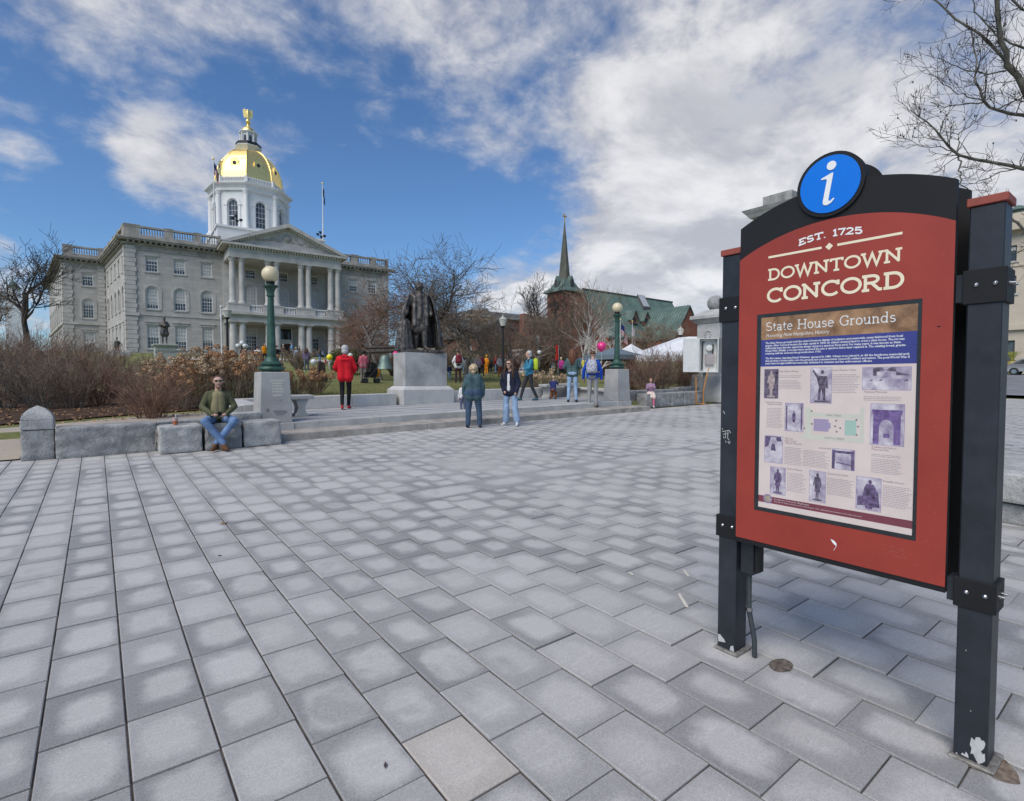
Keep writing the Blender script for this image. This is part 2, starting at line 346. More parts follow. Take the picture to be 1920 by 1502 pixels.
for i in range(i0, i1):
    xe = lambda j: .07+.302*j if j < 0 else .07+.307*j if j <= 5 else 1.605+.3225*(j-5)
    xa, xb = xe(i), xe(i+1)
    off = .7480 - (0.0 if (i % 2 or i == 0) else .2185)+rng.uniform(-.008, .008)
    cuts = [off+k*TL+rng.uniform(-.006, .006) for k in range(int((PY0-off)/TL)-1, int((PY1-off)/TL)+2)]
    if xa > 2.85: cuts = [c for c in cuts if not (5.36 < c < 6.22)]+[5.53, 6.10]
    if xa > 4.6: cuts = [c for c in cuts if abs(c-7.66) > .15]+[7.66]
    cuts = sorted(c for c in cuts if PY0 < c < PY1)+[PY1]
    for ya, yb in zip(cuts[:-1], cuts[1:]):
        if xa > 2.85 and ya > 5.5 and yb < 6.15: continue
        tiles.append((xa, xb, ya, yb, GX, GY))
x = 2.87
while x < PX1-1:
    l = rng.uniform(.8, 1.1); tiles.append((x, x+l, 5.53, 6.10, .006, .008)); x += l
def tscore(tl):
    c = ((tl[0]+tl[1])/2, (tl[2]+tl[3])/2); p = proj((c[0], c[1], gz(*c)))
    if p[2] < .4 or not (-150 < p[0] < 2070) or p[1] > 1680: return 0
    return 1/p[2]**3
order = sorted(tiles, key=tscore, reverse=True); near = order[:300]; rest = order[300:]
def tile_geo(xa, xb, ya, yb, gx, gy, dz=0.0, ch=.004):
    xa += gx/2; xb -= gx/2; ya += gy/2; yb -= gy/2
    v = [(xa, ya, -.03), (xb, ya, -.03), (xb, yb, -.03), (xa, yb, -.03), (xa, ya, dz-ch), (xb, ya, dz-ch), (xb, yb, dz-ch), (xa, yb, dz-ch), (xa+ch, ya+ch, dz), (xb-ch, ya+ch, dz), (xb-ch, yb-ch, dz), (xa+ch, yb-ch, dz)]
    f = [(0, 1, 5, 4), (1, 2, 6, 5), (2, 3, 7, 6), (3, 0, 4, 7), (4, 5, 9, 8), (5, 6, 10, 9), (6, 7, 11, 10), (7, 4, 8, 11), (8, 9, 10, 11)]
    return v, f
UVQ = [(0, 0), (1, 0), (1, 1), (0, 1)]*3
def tile_mesh(name, lst, mat, rnd=False):
    V = []; F = []; UV = []; RN = []
    for q in lst:
        v, f = tile_geo(*q); o = len(V); V += v; F += [tuple(o+i for i in k) for k in f]
        for k in f: UV += [UVQ[i] for i in k]
        RN += [rng.random()]*len(f)
    me = bpy.data.meshes.new(name); me.from_pydata(V, [], F); me.materials.append(mat)
    u = me.uv_layers.new(name='UVMap'); u.data.foreach_set('uv', np.array(UV, np.float32).ravel())
    if rnd: a_ = me.attributes.new('rnd', 'FLOAT', 'FACE'); a_.data.foreach_set('value', np.array(RN, np.float32))
    return me
cache = {}
SPECIAL = (1.14, 1.80)
for q in near:
    w = q[1]-q[0]; l = q[3]-q[2]; cx, cy = (q[0]+q[1])/2, (q[2]+q[3])/2
    spc = q[0] < SPECIAL[0] < q[1] and q[2] < SPECIAL[1] < q[3]
    key = (round(w, 3), round(l/.01)*.01, spc)
    if key not in cache: cache[key] = tile_mesh('paver', [(-w/2, w/2, -l/2, l/2, q[4], q[5])], m_tile2 if spc else m_tile)
    o = bpy.data.objects.new('paver', cache[key]); COL.objects.link(o); o.parent = plaza
    dz = rng.uniform(-.0012, .0012)
    o.matrix_local = Matrix.Translation((cx, cy, gz(cx, cy)+dz)) @ tilt @ Matrix.Rotation(rng.gauss(0, .0012), 4, 'X') @ Matrix.Rotation(rng.gauss(0, .0012), 4, 'Y')
me = tile_mesh('pavers', [q+(rng.uniform(-.001, .001),) for q in rest], m_tile, True)
me.transform(tilt); o = bpy.data.objects.new('pavers', me); COL.objects.link(o); o.parent = plaza; tag(o, kind='stuff')
# a rubble-filled drain hole, tape marks, fallen leaves and gum on the paving
m_rust = M('rusty rubble', (.10, .075, .055), .95, var=.5, scale=40, bump=.8, bscale=120, col2=(.26, .21, .17))
p = G(1465, 1248); mb = MB(); rr = random.Random(3)
prof = [(.012, .0), (.035, .002), (.052, .006), (.062, .001)]
mb.lathe(prof, 14, (p.x, p.y, p.z+.002), cap=True, sx=1.25, sy=.85); mb.v = [(x+rr.uniform(-.004, .004), y+rr.uniform(-.004, .004), z+rr.uniform(-.001, .002)+SA*(x-p.x)+SB*(y-p.y)) for x, y, z in mb.v]
hole = tag(mb.build('drain_hole', m_rust, smooth=50), 'small broken hole filled with rusty rubble in the paving by the sign', 'drain')
m_tape = M('old masking tape', (.62, .57, .47), .8, var=.15, scale=30)
for (xa, ya), (xb, yb), lab in (((1273, 1113), (1289, 1139), 'long strip of old cream tape stuck on the paving'), ((1282, 1068), (1291, 1081), 'short strip of old cream tape on the paving near the sign post'), ((1180, 1073), (1187, 1078), 'tiny torn scrap of cream tape on the paving')):
    a_, b_ = G(xa, ya, .0025), G(xb, yb, .0025); d = (b_-a_); d.z = 0; nn = Vector((-d.y, d.x, 0)).normalized()*.011; mb = MB()
    pts = []
    for k in range(6):
        q = a_.lerp(b_, k/5); j = nn*rr.uniform(.8, 1.1); pts += [q+j, q-j]
    mb.add(pts, [(2*k, 2*k+1, 2*k+3, 2*k+2) for k in range(5)]); mb.v = [(x, y, gz(x, y)+.0028) for x, y, z in mb.v]
    tag(mb.build('tape_strip', m_tape), lab, 'tape')
m_leaf = M('dry leaf', (.35, .19, .09), .8, var=.3, scale=50)
m_bud = M('dark seed husk', (.07, .055, .05), .7, var=.3, scale=80)
def leaf(px, py, l, w, ang, mat, name, label, cat='leaf'):
    p = G(px, py, .004); mb = MB(); out = []
    for k in range(9):
        t_ = k/8; ww = w*math.sin(math.pi*min(.98, max(.02, t_)))**.8; out.append((t_*l-l/2, ww/2, .006*math.sin(t_*5)+.003)); out.append((t_*l-l/2, -ww/2, .004+.004*t_))
    ca, sa = math.cos(ang), math.sin(ang); mb.v = [(p.x+x*ca-y*sa, p.y+x*sa+y*ca, gz(p.x+x*ca-y*sa, p.y+x*sa+y*ca)+.003+z) for x, y, z in out]
    mb.f = [(2*k, 2*k+1, 2*k+3, 2*k+2) for k in range(8)]; mb.m = [0]*8
    tag(mb.build(name, mat, smooth=60), label, cat)
leaf(420, 981, .075, .05, .4, m_leaf, 'fallen_leaf', 'curled orange-brown leaf lying across a paving joint')
leaf(722, 1436, .035, .014, 1.2, m_bud, 'seed_husk', 'dark curled husk on a grey paver beside the tan paver', 'husk')
leaf(412, 1042, .03, .02, .3, m_bud, 'seed_husk', 'dark flake on a pale paver below the orange leaf', 'husk')
# ================================================================== sign
m_red = M('sign red paint', (.30, .038, .024), .52, var=.16, scale=2.2, detail=8, bump=.05, bscale=400, grain=.12, gscale=500)
m_blk = M('sign black paint', (.013, .013, .014), .6, var=.15, scale=5, spec=.25, bump=.08, bscale=500)
m_navy = M('post blue-black paint', (.021, .024, .030), .45, var=.4, scale=6, detail=8, bump=.07, bscale=450)
m_caps = M('post cap red paint', (.27, .06, .04), .6, var=.12, scale=20)
m_blue = M('sign blue', (.0, .165, .66), .4, var=.03, scale=5)
m_cream = M('cream lettering', (.80, .70, .50), .6, var=.04, scale=30)
m_white = M('white print', (.80, .79, .76), .6, var=.03, scale=30)
m_lilacw = M('poster paper', (.72, .60, .545), .5, var=.05, scale=4, col2=(.80, .675, .615))
m_steel = M('bolt steel', (.45, .45, .45), .3, 1.0, var=.1, scale=40)
m_plate = M('galvanised base plate', (.20, .185, .165), .65, .4, var=.45, scale=30, bump=.4, bscale=90, col2=(.40, .37, .33))
m_ruststain = M('rust stain', (.15, .10, .07), .95, var=.5, scale=40, col2=(.30, .235, .18), detail=8)
m_chip = M('bare primer chip', (.46, .45, .44), .7, var=.15, scale=40)
m_cond = M('grey conduit', (.055, .065, .07), .45, .3, var=.15, scale=20)
SX = 2.75
sg = thing('information_sign', 'tall red and black town information sign with blue i disc on two dark posts', 'sign', (2.83, 1.07, gz(2.83, 1.07)))
def SP(s, z, d=0.0): return (SX-d, 1.54-s, z)          # s from the panel's left edge, d out towards the reader
PW = .915
def arch(zs, zp, n=28):                                # rising arc from shoulder zs to crown zp over the panel
    h = zp-zs; w = PW/2; r = (w*w+h*h)/(2*h); out = []
    for k in range(n+1):
        x = -w+2*w*k/n; out.append((x+w, zs+math.sqrt(r*r-x*x)-(r-h)))
    return out
def panel_poly(z0, zs, zp): return [(0, z0), (PW, z0)]+list(reversed(arch(zs, zp)))
# black front panel, with red field and poster case set in; the red field is a sheet with a window cut out
blk = MB().prism(panel_poly(.743, 2.432, 2.545), SP, .0, -.028).build('front_panel', m_blk, sg)
HZ0, HZ1, HS0, HS1 = .935, 1.966, .100, .812
red_out = [(0.0, .768), (PW, .768)]+list(reversed(arch(2.265, 2.382)))
hole = [(HS0, HZ0), (HS0, HZ1), (HS1, HZ1), (HS1, HZ0)]
def ring_sheet(outer, holes, fn, d0, d1, mi=0, mb=None):
    mb = mb or MB(); allp = list(outer); 
    for h in holes: allp += h
    tri = tessellate_polygon([[Vector((u, w, 0)) for u, w in outer]]+[[Vector((u, w, 0)) for u, w in h] for h in holes]); N = len(allp)
    v = [fn(u, w, d1) for u, w in allp]+[fn(u, w, d0) for u, w in allp]
    fs = [tuple(t) for t in tri]; k = 0
    for lp in [outer]+holes:
        m_ = len(lp); fs += [(k+i, k+(i+1) % m_, N+k+(i+1) % m_, N+k+i) for i in range(m_)]; k += m_
    return mb.add(v, fs, mi)
red = ring_sheet(red_out, [hole], SP, .0005, .0035).build('red_field', m_red, sg)
disc = MB()
def circ(cx, cz, r, n=40): return [(cx+r*math.cos(2*math.pi*k/n), cz+r*math.sin(2*math.pi*k/n)) for k in range(n)]
DS, DZ = .443, 2.542
dk = MB().prism(circ(DS, DZ, .148), SP, .012, -.028).build('disc', m_blk, sg)
MB().prism(circ(DS, DZ, .131), SP, .0155, .0125).build('disc_face', m_blue, dk)
iw = [(-.040, .036), (.0075, .052), (.014, .05), (-.006, -.072), (-.003, -.079), (.004, -.078), (.016, -.068), (.021, -.073), (.006, -.089), (-.012, -.096), (-.027, -.092), (-.031, -.078), (-.014, .022), (-.017, .029), (-.039, .030)]
mbi = MB().prism([(DS+.004+x*.98, DZ-.002+z*.98) for x, z in iw], SP, .0185, .016)
mbi.prism(circ(DS+.009, DZ+.083, .0205, 24), SP, .0185, .016); mbi.build('letter_i', m_white, dk)
rear = MB().prism(panel_poly(.743, 2.432, 2.545), SP, -.200, -.228); rear.prism(circ(DS, DZ, .148), SP, -.229, -.236); rear.build('rear_panel', m_blk, sg)
MB().prism([(.06, .80), (PW-.06, .80), (PW-.06, 2.40), (.06, 2.40)], SP, -.0285, -.1995).build('case_body', m_blk, sg)
# poster window: dark frame, paper set back, clear cover
fr = ring_sheet([(HS0+.001, HZ0+.001), (HS1-.001, HZ0+.001), (HS1-.001, HZ1-.001), (HS0+.001, HZ1-.001)], [[(HS0+.021, HZ0+.020), (HS0+.021, HZ1-.017), (HS1-.014, HZ1-.017), (HS1-.014, HZ0+.020)]], SP, .0006, .0030)
m_frame = M('poster frame', (.030, .034, .036), .35, .2, var=.2, scale=30)
fr.build('poster_frame', m_frame, sg)
PD = .0008
def flat(poly, d, mb=None, mi=0):
    mb = mb or MB(); n = len(poly); tri = tessellate_polygon([[Vector((u, w, 0)) for u, w in poly]])
    return mb.add([SP(u, w, d) for u, w in poly], [tuple(t) for t in tri], mi)
def rect(s0, s1, z0, z1): return [(s0, z0), (s1, z0), (s1, z1), (s0, z1)]
PA, PB = HS0+.0215, HS1-.0145; QA, QB = HZ0+.0205, HZ1-.0175
poster = flat(rect(PA, PB, QA, QB), PD).build('poster', m_lilacw, sg)
m_brown = M('poster brown photo', (.25, .12, .055), .5, var=.4, scale=14, col2=(.52, .30, .15), detail=8)
m_pblue = M('poster blue band', (.050, .058, .26), .5, var=.1, scale=8)
m_maroon = M('poster maroon band', (.22, .055, .075), .5, var=.12, scale=8)
m_cream2 = M('map street cream', (.66, .64, .54), .5, var=.03, scale=9)
flat(rect(PA, PB, 1.832, QB), PD+.0002).build('heading_band', m_brown, poster)
flat(rect(PA, PB, 1.694, 1.832), PD+.0002).build('text_band', m_pblue, poster)
flat(rect(PA, PB, .984, 1.019), PD+.0002).build('footer_band', m_maroon, poster)
LD = PD+.0005
# -- lettering: drawn strokes with slab feet
def stroke(mb, pts, w, fn, d, closed=False):
    n = len(pts); P = [Vector((a, b)) for a, b in pts]; L_ = []; R_ = []
    for i, p in enumerate(P):
        if closed: a, b = P[(i-1) % n], P[(i+1) % n]; t1 = (p-a).normalized(); t2 = (b-p).normalized()
        else:
            t1 = (p-P[i-1]).normalized() if i else (P[1]-p).normalized(); t2 = (P[i+1]-p).normalized() if i < n-1 else t1
        t = (t1+t2); t = t.normalized() if t.length > 1e-6 else t1; nn = Vector((-t.y, t.x)); k = w/2/max(.35, nn.dot(Vector((-t1.y, t1.x))))
        L_.append(p+nn*k); R_.append(p-nn*k)
    v = [fn(q.x, q.y, d) for q in L_]+[fn(q.x, q.y, d) for q in R_]; m_ = n if closed else n-1
    mb.add(v, [(i, (i+1) % n, n+(i+1) % n, n+i) for i in range(m_)])
def arc(cx, cy, rx, ry, a0, a1, n=14): return [(cx+rx*math.cos(R(a0+(a1-a0)*k/n)), cy+ry*math.sin(R(a0+(a1-a0)*k/n))) for k in range(n+1)]
h = .07
GL = {  # glyph: (advance, [strokes])
 'D': (.95, [[(.16, h), (.16, 1-h)], [(0, 1-h), (.42, 1-h)]+arc(.42, .5, .39, .5-h, 90, -90)[1:]+[(0, h)]]),
 'O': (1.02, [('c', arc(.5, .5, .44, .5-h, 0, 346, 26))]),
 'C': (.98, [arc(.5, .5, .43, .5-h, 38, 318, 22), [(.845, .98), (.845, .68)]]),
 'W': (1.32, [[(.12, 1-h), (.38, .04), (.64, .9), (.90, .04), (1.16, 1-h)], [(-.02, 1-h), (.28, 1-h)], [(1.0, 1-h), (1.30, 1-h)]]),
 'N': (1.04, [[(.16, h), (.16, 1-h)], [(.12, 1-.03), (.84, .03)], [(.80, h), (.80, 1-h)], [(0, 1-h), (.2, 1-h)], [(0, h), (.34, h)], [(.62, 1-h), (.98, 1-h)]]),
 'T': (.90, [[(.42, h), (.42, 1-h)], [(.0, 1-h), (.84, 1-h)], [(.055, 1), (.055, .76)], [(.785, 1), (.785, .76)], [(.24, h), (.60, h)]]),
 'R': (.98, [[(.16, h), (.16, 1-h)], [(0, 1-h), (.46, 1-h)]+arc(.46, .715, .27, .215, 90, -90, 10)[1:]+[(.16, .5)], [(.44, .5), (.78, h), (.92, h)], [(0, h), (.34, h)]]),
 'E': (.80, [[(.14, h), (.14, 1-h)], [(0, 1-h), (.68, 1-h)], [(.14, .5), (.52, .5)], [(0, h), (.70, h)], [(.66, 1-h), (.66, .76)], [(.68, h), (.68, .26)]]),
 'S': (.78, [arc(.36, .72, .28, .21, 30, 250, 12)+arc(.36, .29, .30, .22, 80, -150, 14)]),
 '1': (.52, [[(.26, h), (.26, 1-h), (.06, .80)], [(.06, h), (.46, h)]]), '7': (.74, [[(.0, 1-h), (.62, 1-h), (.26, 0)]]),
 '2': (.76, [arc(.33, .68, .27, .25, 165, -30, 12)+[(.06, h), (.66, h)]]), '5': (.76, [[(.60, 1-h), (.14, 1-h), (.10, .56)]+arc(.32, .34, .29, .27, 120, -150, 14)]),
 '.': (.34, [[(.10, .02), (.10, .17)]]), ' ': (.5, []),
 'H': (1.05, [[(.16, .04), (.16, .96)], [(.82, .04), (.82, .96)], [(.16, .5), (.82, .5)], [(.02, .04), (.31, .04)], [(.02, .96), (.31, .96)], [(.67, .04), (.97, .04)], [(.67, .96), (.97, .96)]]),
 'G': (.98, [arc(.5, .5, .42, .46, 42, 300, 20)+[(.80, .12)], [(.80, .05), (.80, .46)], [(.6, .46), (.92, .46)], [(.79, .96), (.79, .74)]]),
 'o': (.70, [('c', arc(.33, .33, .26, .30, 0, 342, 18))]), 'e': (.66, [[(.07, .36), (.56, .36)]+arc(.33, .33, .25, .30, 12, 315, 16)]),
 'a': (.68, [arc(.28, .48, .2, .16, 160, 0, 8)+[(.48, .05), (.58, .04)], ('c', arc(.27, .2, .19, .16, 0, 340, 12))]),
 't': (.46, [[(.18, .86), (.18, .14)]+arc(.32, .16, .14, .13, 180, 300, 6), [(.02, .62), (.40, .62)]]),
 'u': (.76, [[(.02, .62), (.13, .62), (.13, .2)]+arc(.31, .21, .18, .18, 180, 340, 8)+[(.55, .4)], [(.42, .62), (.55, .62), (.55, .04), (.68, .04)]]),
 'n': (.76, [[(.02, .62), (.14, .62), (.14, .04)], arc(.33, .42, .2, .2, 165, 0, 8)+[(.53, .04)], [(.03, .04), (.27, .04)], [(.42, .04), (.66, .04)]]),
 'r': (.54, [[(.02, .62), (.14, .62), (.14, .04)], arc(.34, .40, .2, .21, 165, 55, 6), [(.03, .04), (.29, .04)]]),
 's': (.58, [arc(.27, .48, .18, .14, 25, 250, 9)+arc(.27, .19, .20, .15, 75, -155, 10)]),
 'd': (.76, [('c', arc(.30, .33, .24, .29, 0, 342, 16)), [(.40, .98), (.54, .98), (.54, .04), (.66, .04)]])}
def letters(txt, s0, s1, z0, hgt, w, fn, d, mat, par, path=None):
    tot = sum(GL[c][0] for c in txt)-.04; sp_ = 0
    kx = (s1-s0)/tot; x = s0; k = 0
    for ch in txt:
        mb = MB()
        for st in GL[ch][1]:
            cl = isinstance(st, tuple); st = st[1] if cl else st
            k += 1
            if path: pts = [path(x+a*kx, z0+b*hgt, (x+a*kx), b*hgt) for a, b in st]
            else: pts = [(x+a*kx, z0+b*hgt) for a, b in st]
            stroke(mb, pts, w*hgt, fn, d+.00006*(k % 9), cl)
        if mb.v: mb.build('letter', mat, par)
        x += GL[ch][0]*kx
letters('DOWNTOWN', .155, .737, 2.135, .059, .165, SP, .0041, m_cream, sg); letters('CONCORD', .151, .748, 2.021, .073, .18, SP, .0041, m_cream, sg)
def dbox(mb, s0, s1, z0, z1, d): mb.add([SP(s0, z0, d), SP(s1, z0, d), SP(s1, z1, d), SP(s0, z1, d)], [(0, 1, 2, 3)])
for a_, b_ in ((.155, .411), (.479, .735)): mb = MB(); dbox(mb, a_, b_, 2.249, 2.260, .0041); mb.build('rule_line', m_cream, sg)
mb = MB()
mb.add([SP(.444-.017, 2.2545, .0041), SP(.444, 2.2545-.017, .0041), SP(.444+.017, 2.2545, .0041), SP(.444, 2.2545+.017, .0041)], [(0, 1, 2, 3)])
mb.build('diamond', m_cream, sg)
def arcpath(x, z, ax, bh): dx = ax-.444; return (x-dx*bh*.25, z+.021-.75*dx*dx)
letters('EST. 1725', .304, .584, 2.277, .031, .22, SP, .0041, m_white, sg, arcpath)
letters('State House Grounds', .147, .719, 1.876, .047, .095, SP, LD, m_white, poster)
def font(txt, size, s0, z0, mb, fit=None, shear=0.0, d=LD, align='LEFT', bold=0.0):
    cu = bpy.data.curves.new('t', 'FONT'); cu.body = txt; cu.size = size; cu.shear = shear; cu.align_x = align; cu.resolution_u = 1; cu.offset = bold
    ob = bpy.data.objects.new('t', cu); COL.objects.link(ob); bpy.context.view_layer.update()
    me = bpy.data.meshes.new_from_object(ob.evaluated_get(bpy.context.evaluated_depsgraph_get()))
    vs_ = [v.co for v in me.vertices]
    if vs_:
        k = 1.0
        if fit: k = fit/max(1e-6, max(v.x for v in vs_)-min(0, min(v.x for v in vs_)))
        mb.add([SP(s0+v.x*k, z0+v.y, d) for v in vs_], [tuple(p.vertices) for p in me.polygons])
    bpy.data.objects.remove(ob); bpy.data.curves.remove(cu); bpy.data.meshes.remove(me)
mb = MB(); font('Honoring New Hampshire History', .027, .147, 1.845, mb, fit=.306, shear=.25); tag(mb.build('subtitle_lettering', m_white, poster), kind='stuff')
P1 = ["The State House grounds hold the state's foremost display of sculpture and memorials, many fashioned from local", 'granite. After Concord became the state capital in 1808, its citizens donated land to erect a state house. The lot was',
      'sufficiently large that the capitol has always enjoyed a spacious front yard. For many years, it was known as State', 'House Park. Initially, a wooden fence enclosed the site; a cast-iron fence later replaced it. The existing broad, granite', 'retaining wall has enclosed the grounds since 1915.']
P2 = ['The first statue, depicting Daniel Webster, appeared in 1886. Others soon joined it, as did the handsome memorial arch', "that provides a formal entry onto the grounds and commemorates Concord's soldiers and sailors. The post-World War II", 'years have brought additional memorials dedicated to veterans and law enforcement officers.']
mb = MB()
for i, (tx, fw_) in enumerate(zip(P1, (.60, .607, .593, .611, .272))): font(tx, .0135, .146, 1.8105-.0135*i, mb, fit=fw_, bold=.0004)
for i, (tx, fw_) in enumerate(zip(P2, (.624, .625, .487))): font(tx, .0135, .147, 1.7315-.0132*i, mb, fit=fw_, bold=.0004)
tag(mb.build('text_lettering', m_white, poster), kind='stuff')
m_plum = M('plum heading print', (.26, .15, .20), .6, var=.05, scale=30); m_gry = M('grey body print', (.36, .32, .335), .6, var=.08, scale=30); m_dots = M('map marker', (.20, .17, .19), .6, var=.1)
mb = MB()
for tx, s_, z_, f_ in (('John Gilbert Winant', .219, 1.664, .095), ('John Parker Hale', .470, 1.666, .10), ('Veterans Memorial', .602, 1.566, .09), ('Commodore George', .148, 1.506, .088), ('Hamilton Perkins', .160, 1.4955, .076), ('Soldiers and Sailors', .638, 1.320, .095), ('Memorial Arch', .638, 1.309, .066),
      ('Fallen Law', .254, 1.325, .04), ('Enforcement', .254, 1.3135, .056), ('Officers Memorial', .254, 1.302, .082), ('Liberty Bell', .416, 1.293, .053), ('Daniel Webster', .268, 1.172, .074), ('General John Stark', .456, 1.174, .091), ('Franklin Pierce', .686, 1.171, .079)): font(tx, .0125, s_, z_, mb, fit=f_)
for tx, s_, z_, f_ in (('PARK STREET', .445, 1.452, .068), ('CAPITOL STREET', .437, 1.343, .09)): font(tx, .011, s_, z_, mb, fit=f_)
tag(mb.build('caption_lettering', m_plum, poster), kind='stuff')
mb = MB(); rr = random.Random(8)
def para(s0, s1, z0, n_, lh=.0075, ragged=True):
    for i in range(n_):
        e = s1-(rr.uniform(0, .22)*(s1-s0) if ragged else 0); x = s0
        while x < e:
            wl = rr.uniform(.004, .014); dbox(mb, x, min(e, x+wl), z0-i*lh-.0011, z0-i*lh+.0011, LD); x += wl+.0022
for q in ((.219, .335, 1.645, 2), (.219, .335, 1.620, 6), (.470, .585, 1.648, 12), (.602, .775, 1.548, 3), (.160, .246, 1.478, 14), (.638, .76, 1.290, 2), (.638, .765, 1.270, 9), (.254, .345, 1.283, 12), (.345, .468, 1.277, 11), (.268, .362, 1.155, 13), (.456, .572, 1.155, 11), (.686, .795, 1.155, 13)): para(*q)
tag(mb.build('body_print', m_gry, poster), kind='stuff')
mb = MB(); font("Downtown Concord's Wayfinding", .0095, .205, 1.0065, mb, fit=.17); font('This sign was made possible by a grant and the support of the community and its partners in the city of Concord', .008, .205, .9955, mb, fit=.40); tag(mb.build('footer_lettering', m_white, poster), kind='stuff')
# map
m_lav = M('map lavender', (.40, .33, .47), .5, var=.04); m_mint = M('map mint', (.40, .56, .47), .5, var=.06)
mb = MB(); dbox(mb, .335, .606, 1.335, 1.357, PD+.0003); dbox(mb, .352, .378, 1.357, 1.49, PD+.0003); dbox(mb, .378, .59, 1.445, 1.466, PD+.0003); dbox(mb, .59, .606, 1.357, 1.50, PD+.0003); mb.build('map_streets', m_cream2, poster)
mb = MB(); dbox(mb, .390, .457, 1.377, 1.436, PD+.0003); dbox(mb, .457, .466, 1.392, 1.420, PD+.0003); mb.build('map_building', m_lav, poster)
mb = MB(); dbox(mb, .527, .575, 1.367, 1.437, PD+.0003); mb.build('map_park', m_mint, poster)
mb = MB()
for s_, z_ in ((.49, 1.432), (.486, 1.405), (.508, 1.398), (.493, 1.38), (.575, 1.44), (.582, 1.41), (.577, 1.372), (.382, 1.41), (.347, 1.386), (.38, 1.472)): mb.add([SP(a, b, LD) for a, b in circ(s_, z_, .0042, 10)], [tuple(range(10))])
tag(mb.build('map_markers', m_dots, poster), kind='stuff')
# small printed views: tinted ground and dark figure
m_pic = M('purple photo print', (.30, .20, .46), .5, var=.35, scale=30, col2=(.60, .53, .66), detail=7); m_picd = M('dark photo print', (.045, .035, .05), .5, var=.6, scale=70, col2=(.26, .20, .28), detail=9); m_picl = M('pale photo print', (.34, .25, .42), .5, var=.3, scale=16, col2=(.82, .76, .76), detail=9); m_picb = M('photo edge print', (.28, .22, .40), .5, var=.1); m_pink = M('flesh photo print', (.50, .36, .32), .5, var=.3, scale=60, col2=(.62, .52, .50)); m_picm = M('mid purple print', (.055, .035, .08), .5, var=.5, scale=60, col2=(.26, .18, .33), detail=9)
m_parch = M('purple arch print', (.14, .075, .26), .5, var=.4, scale=45, col2=(.30, .20, .42), detail=9)
def picture(s0, s1, z0, z1, bg, fg, fig):
    b_ = MB(); dbox(b_, s0-.0015, s1+.0015, z0-.0015, z1+.0015, PD+.0002); e = b_.build('photo', m_picb, poster)
    b_ = MB(); dbox(b_, s0, s1, z0, z1, PD+.0004); b_.build('photo_ground', bg, e)
    b_ = MB(); w_, h_ = s1-s0, z1-z0
    for k, poly in enumerate(fig):
        pts = [(s0+a*w_, z0+b*h_) for a, b in poly]; flat(pts, PD+.0006+.0001*k, b_)
    b_.build('photo_figure', fg, e)
def oval(cx, cy, rx, ry, n_=12): return [(cx+rx*math.cos(2*math.pi*k/n_), cy+ry*math.sin(2*math.pi*k/n_)) for k in range(n_)]
man = [oval(.5, .885, .085, .06), [(.42, .83), (.58, .83), (.70, .78), (.76, .62), (.73, .47), (.68, .47), (.68, .60), (.66, .40), (.70, .33), (.60, .32), (.58, .14), (.62, .10), (.51, .10), (.50, .30), (.47, .10), (.36, .10), (.40, .14), (.40, .32), (.30, .33), (.34, .42), (.33, .60), (.27, .50), (.22, .53), (.28, .74), (.34, .80)], [(.22, .03), (.78, .03), (.78, .09), (.22, .09)]]
hail = [oval(.56, .88, .08, .06), [(.36, .78), (.12, .96), (.06, .92), (.30, .70), (.40, .46), (.34, .08), (.46, .08), (.52, .42), (.62, .08), (.72, .08), (.72, .44), (.86, .40), (.80, .76)], [(.2, .02), (.92, .02), (.92, .07), (.2, .07)]]
cloak = [oval(.56, .87, .075, .07), [(.42, .80), (.70, .80), (.90, .55), (.96, .12), (.70, .10), (.66, .04), (.40, .04), (.36, .14), (.04, .10), (.06, .40), (.26, .42), (.34, .70)]]
archp = [[(.04, .86), (.96, .86), (.94, .74), (.90, .74), (.90, .02), (.70, .02), (.70, .42)]+[(.48+.22*math.cos(R(a)), .42+.2*math.sin(R(a))) for a in range(0, 181, 20)]+[(.26, .02), (.08, .02), (.08, .74), (.05, .74)], [(.40, .28), (.58, .28), (.58, .18), (.40, .18)]]
vet = [[(.22, .95), (.30, .99), (.42, .99), (.48, .86), (.30, .80), (.30, .62), (.22, .62)], [(.50, .86), (.58, .99), (.68, .99), (.72, .80), (.98, .64), (.70, .64), (.70, .80)], [(.13, .40), (.20, .46), (.22, .40)], [(.34, .40), (.40, .47), (.43, .40)], [(.86, .40), (.93, .47), (.96, .40)]]
mon = [[(.34, .95), (.66, .95), (.62, .88), (.72, .80), (.95, .82), (.9, .98), (.02, .98), (.02, .55), (.2, .6)], [(.40, .70), (.56, .70), (.64, .45), (.34, .45)]]
bell = [[(.0, .0), (.12, .0), (.14, .95), (.0, .95)], [(.85, .0), (.98, .0), (.98, .95), (.85, .95)], [(.14, .80), (.85, .80), (.85, .92), (.14, .92)], [(.2, .30), (.85, .22), (.85, .26), (.2, .35)]]
small = [oval(.5, .70, .05, .03), [(.42, .66), (.58, .66), (.60, .46), (.56, .32), (.44, .32), (.40, .46)], [(.05, .05), (.12, .05), (.12, .9), (.05, .9)], [(.88, .05), (.95, .05), (.95, .9), (.88, .9)]]
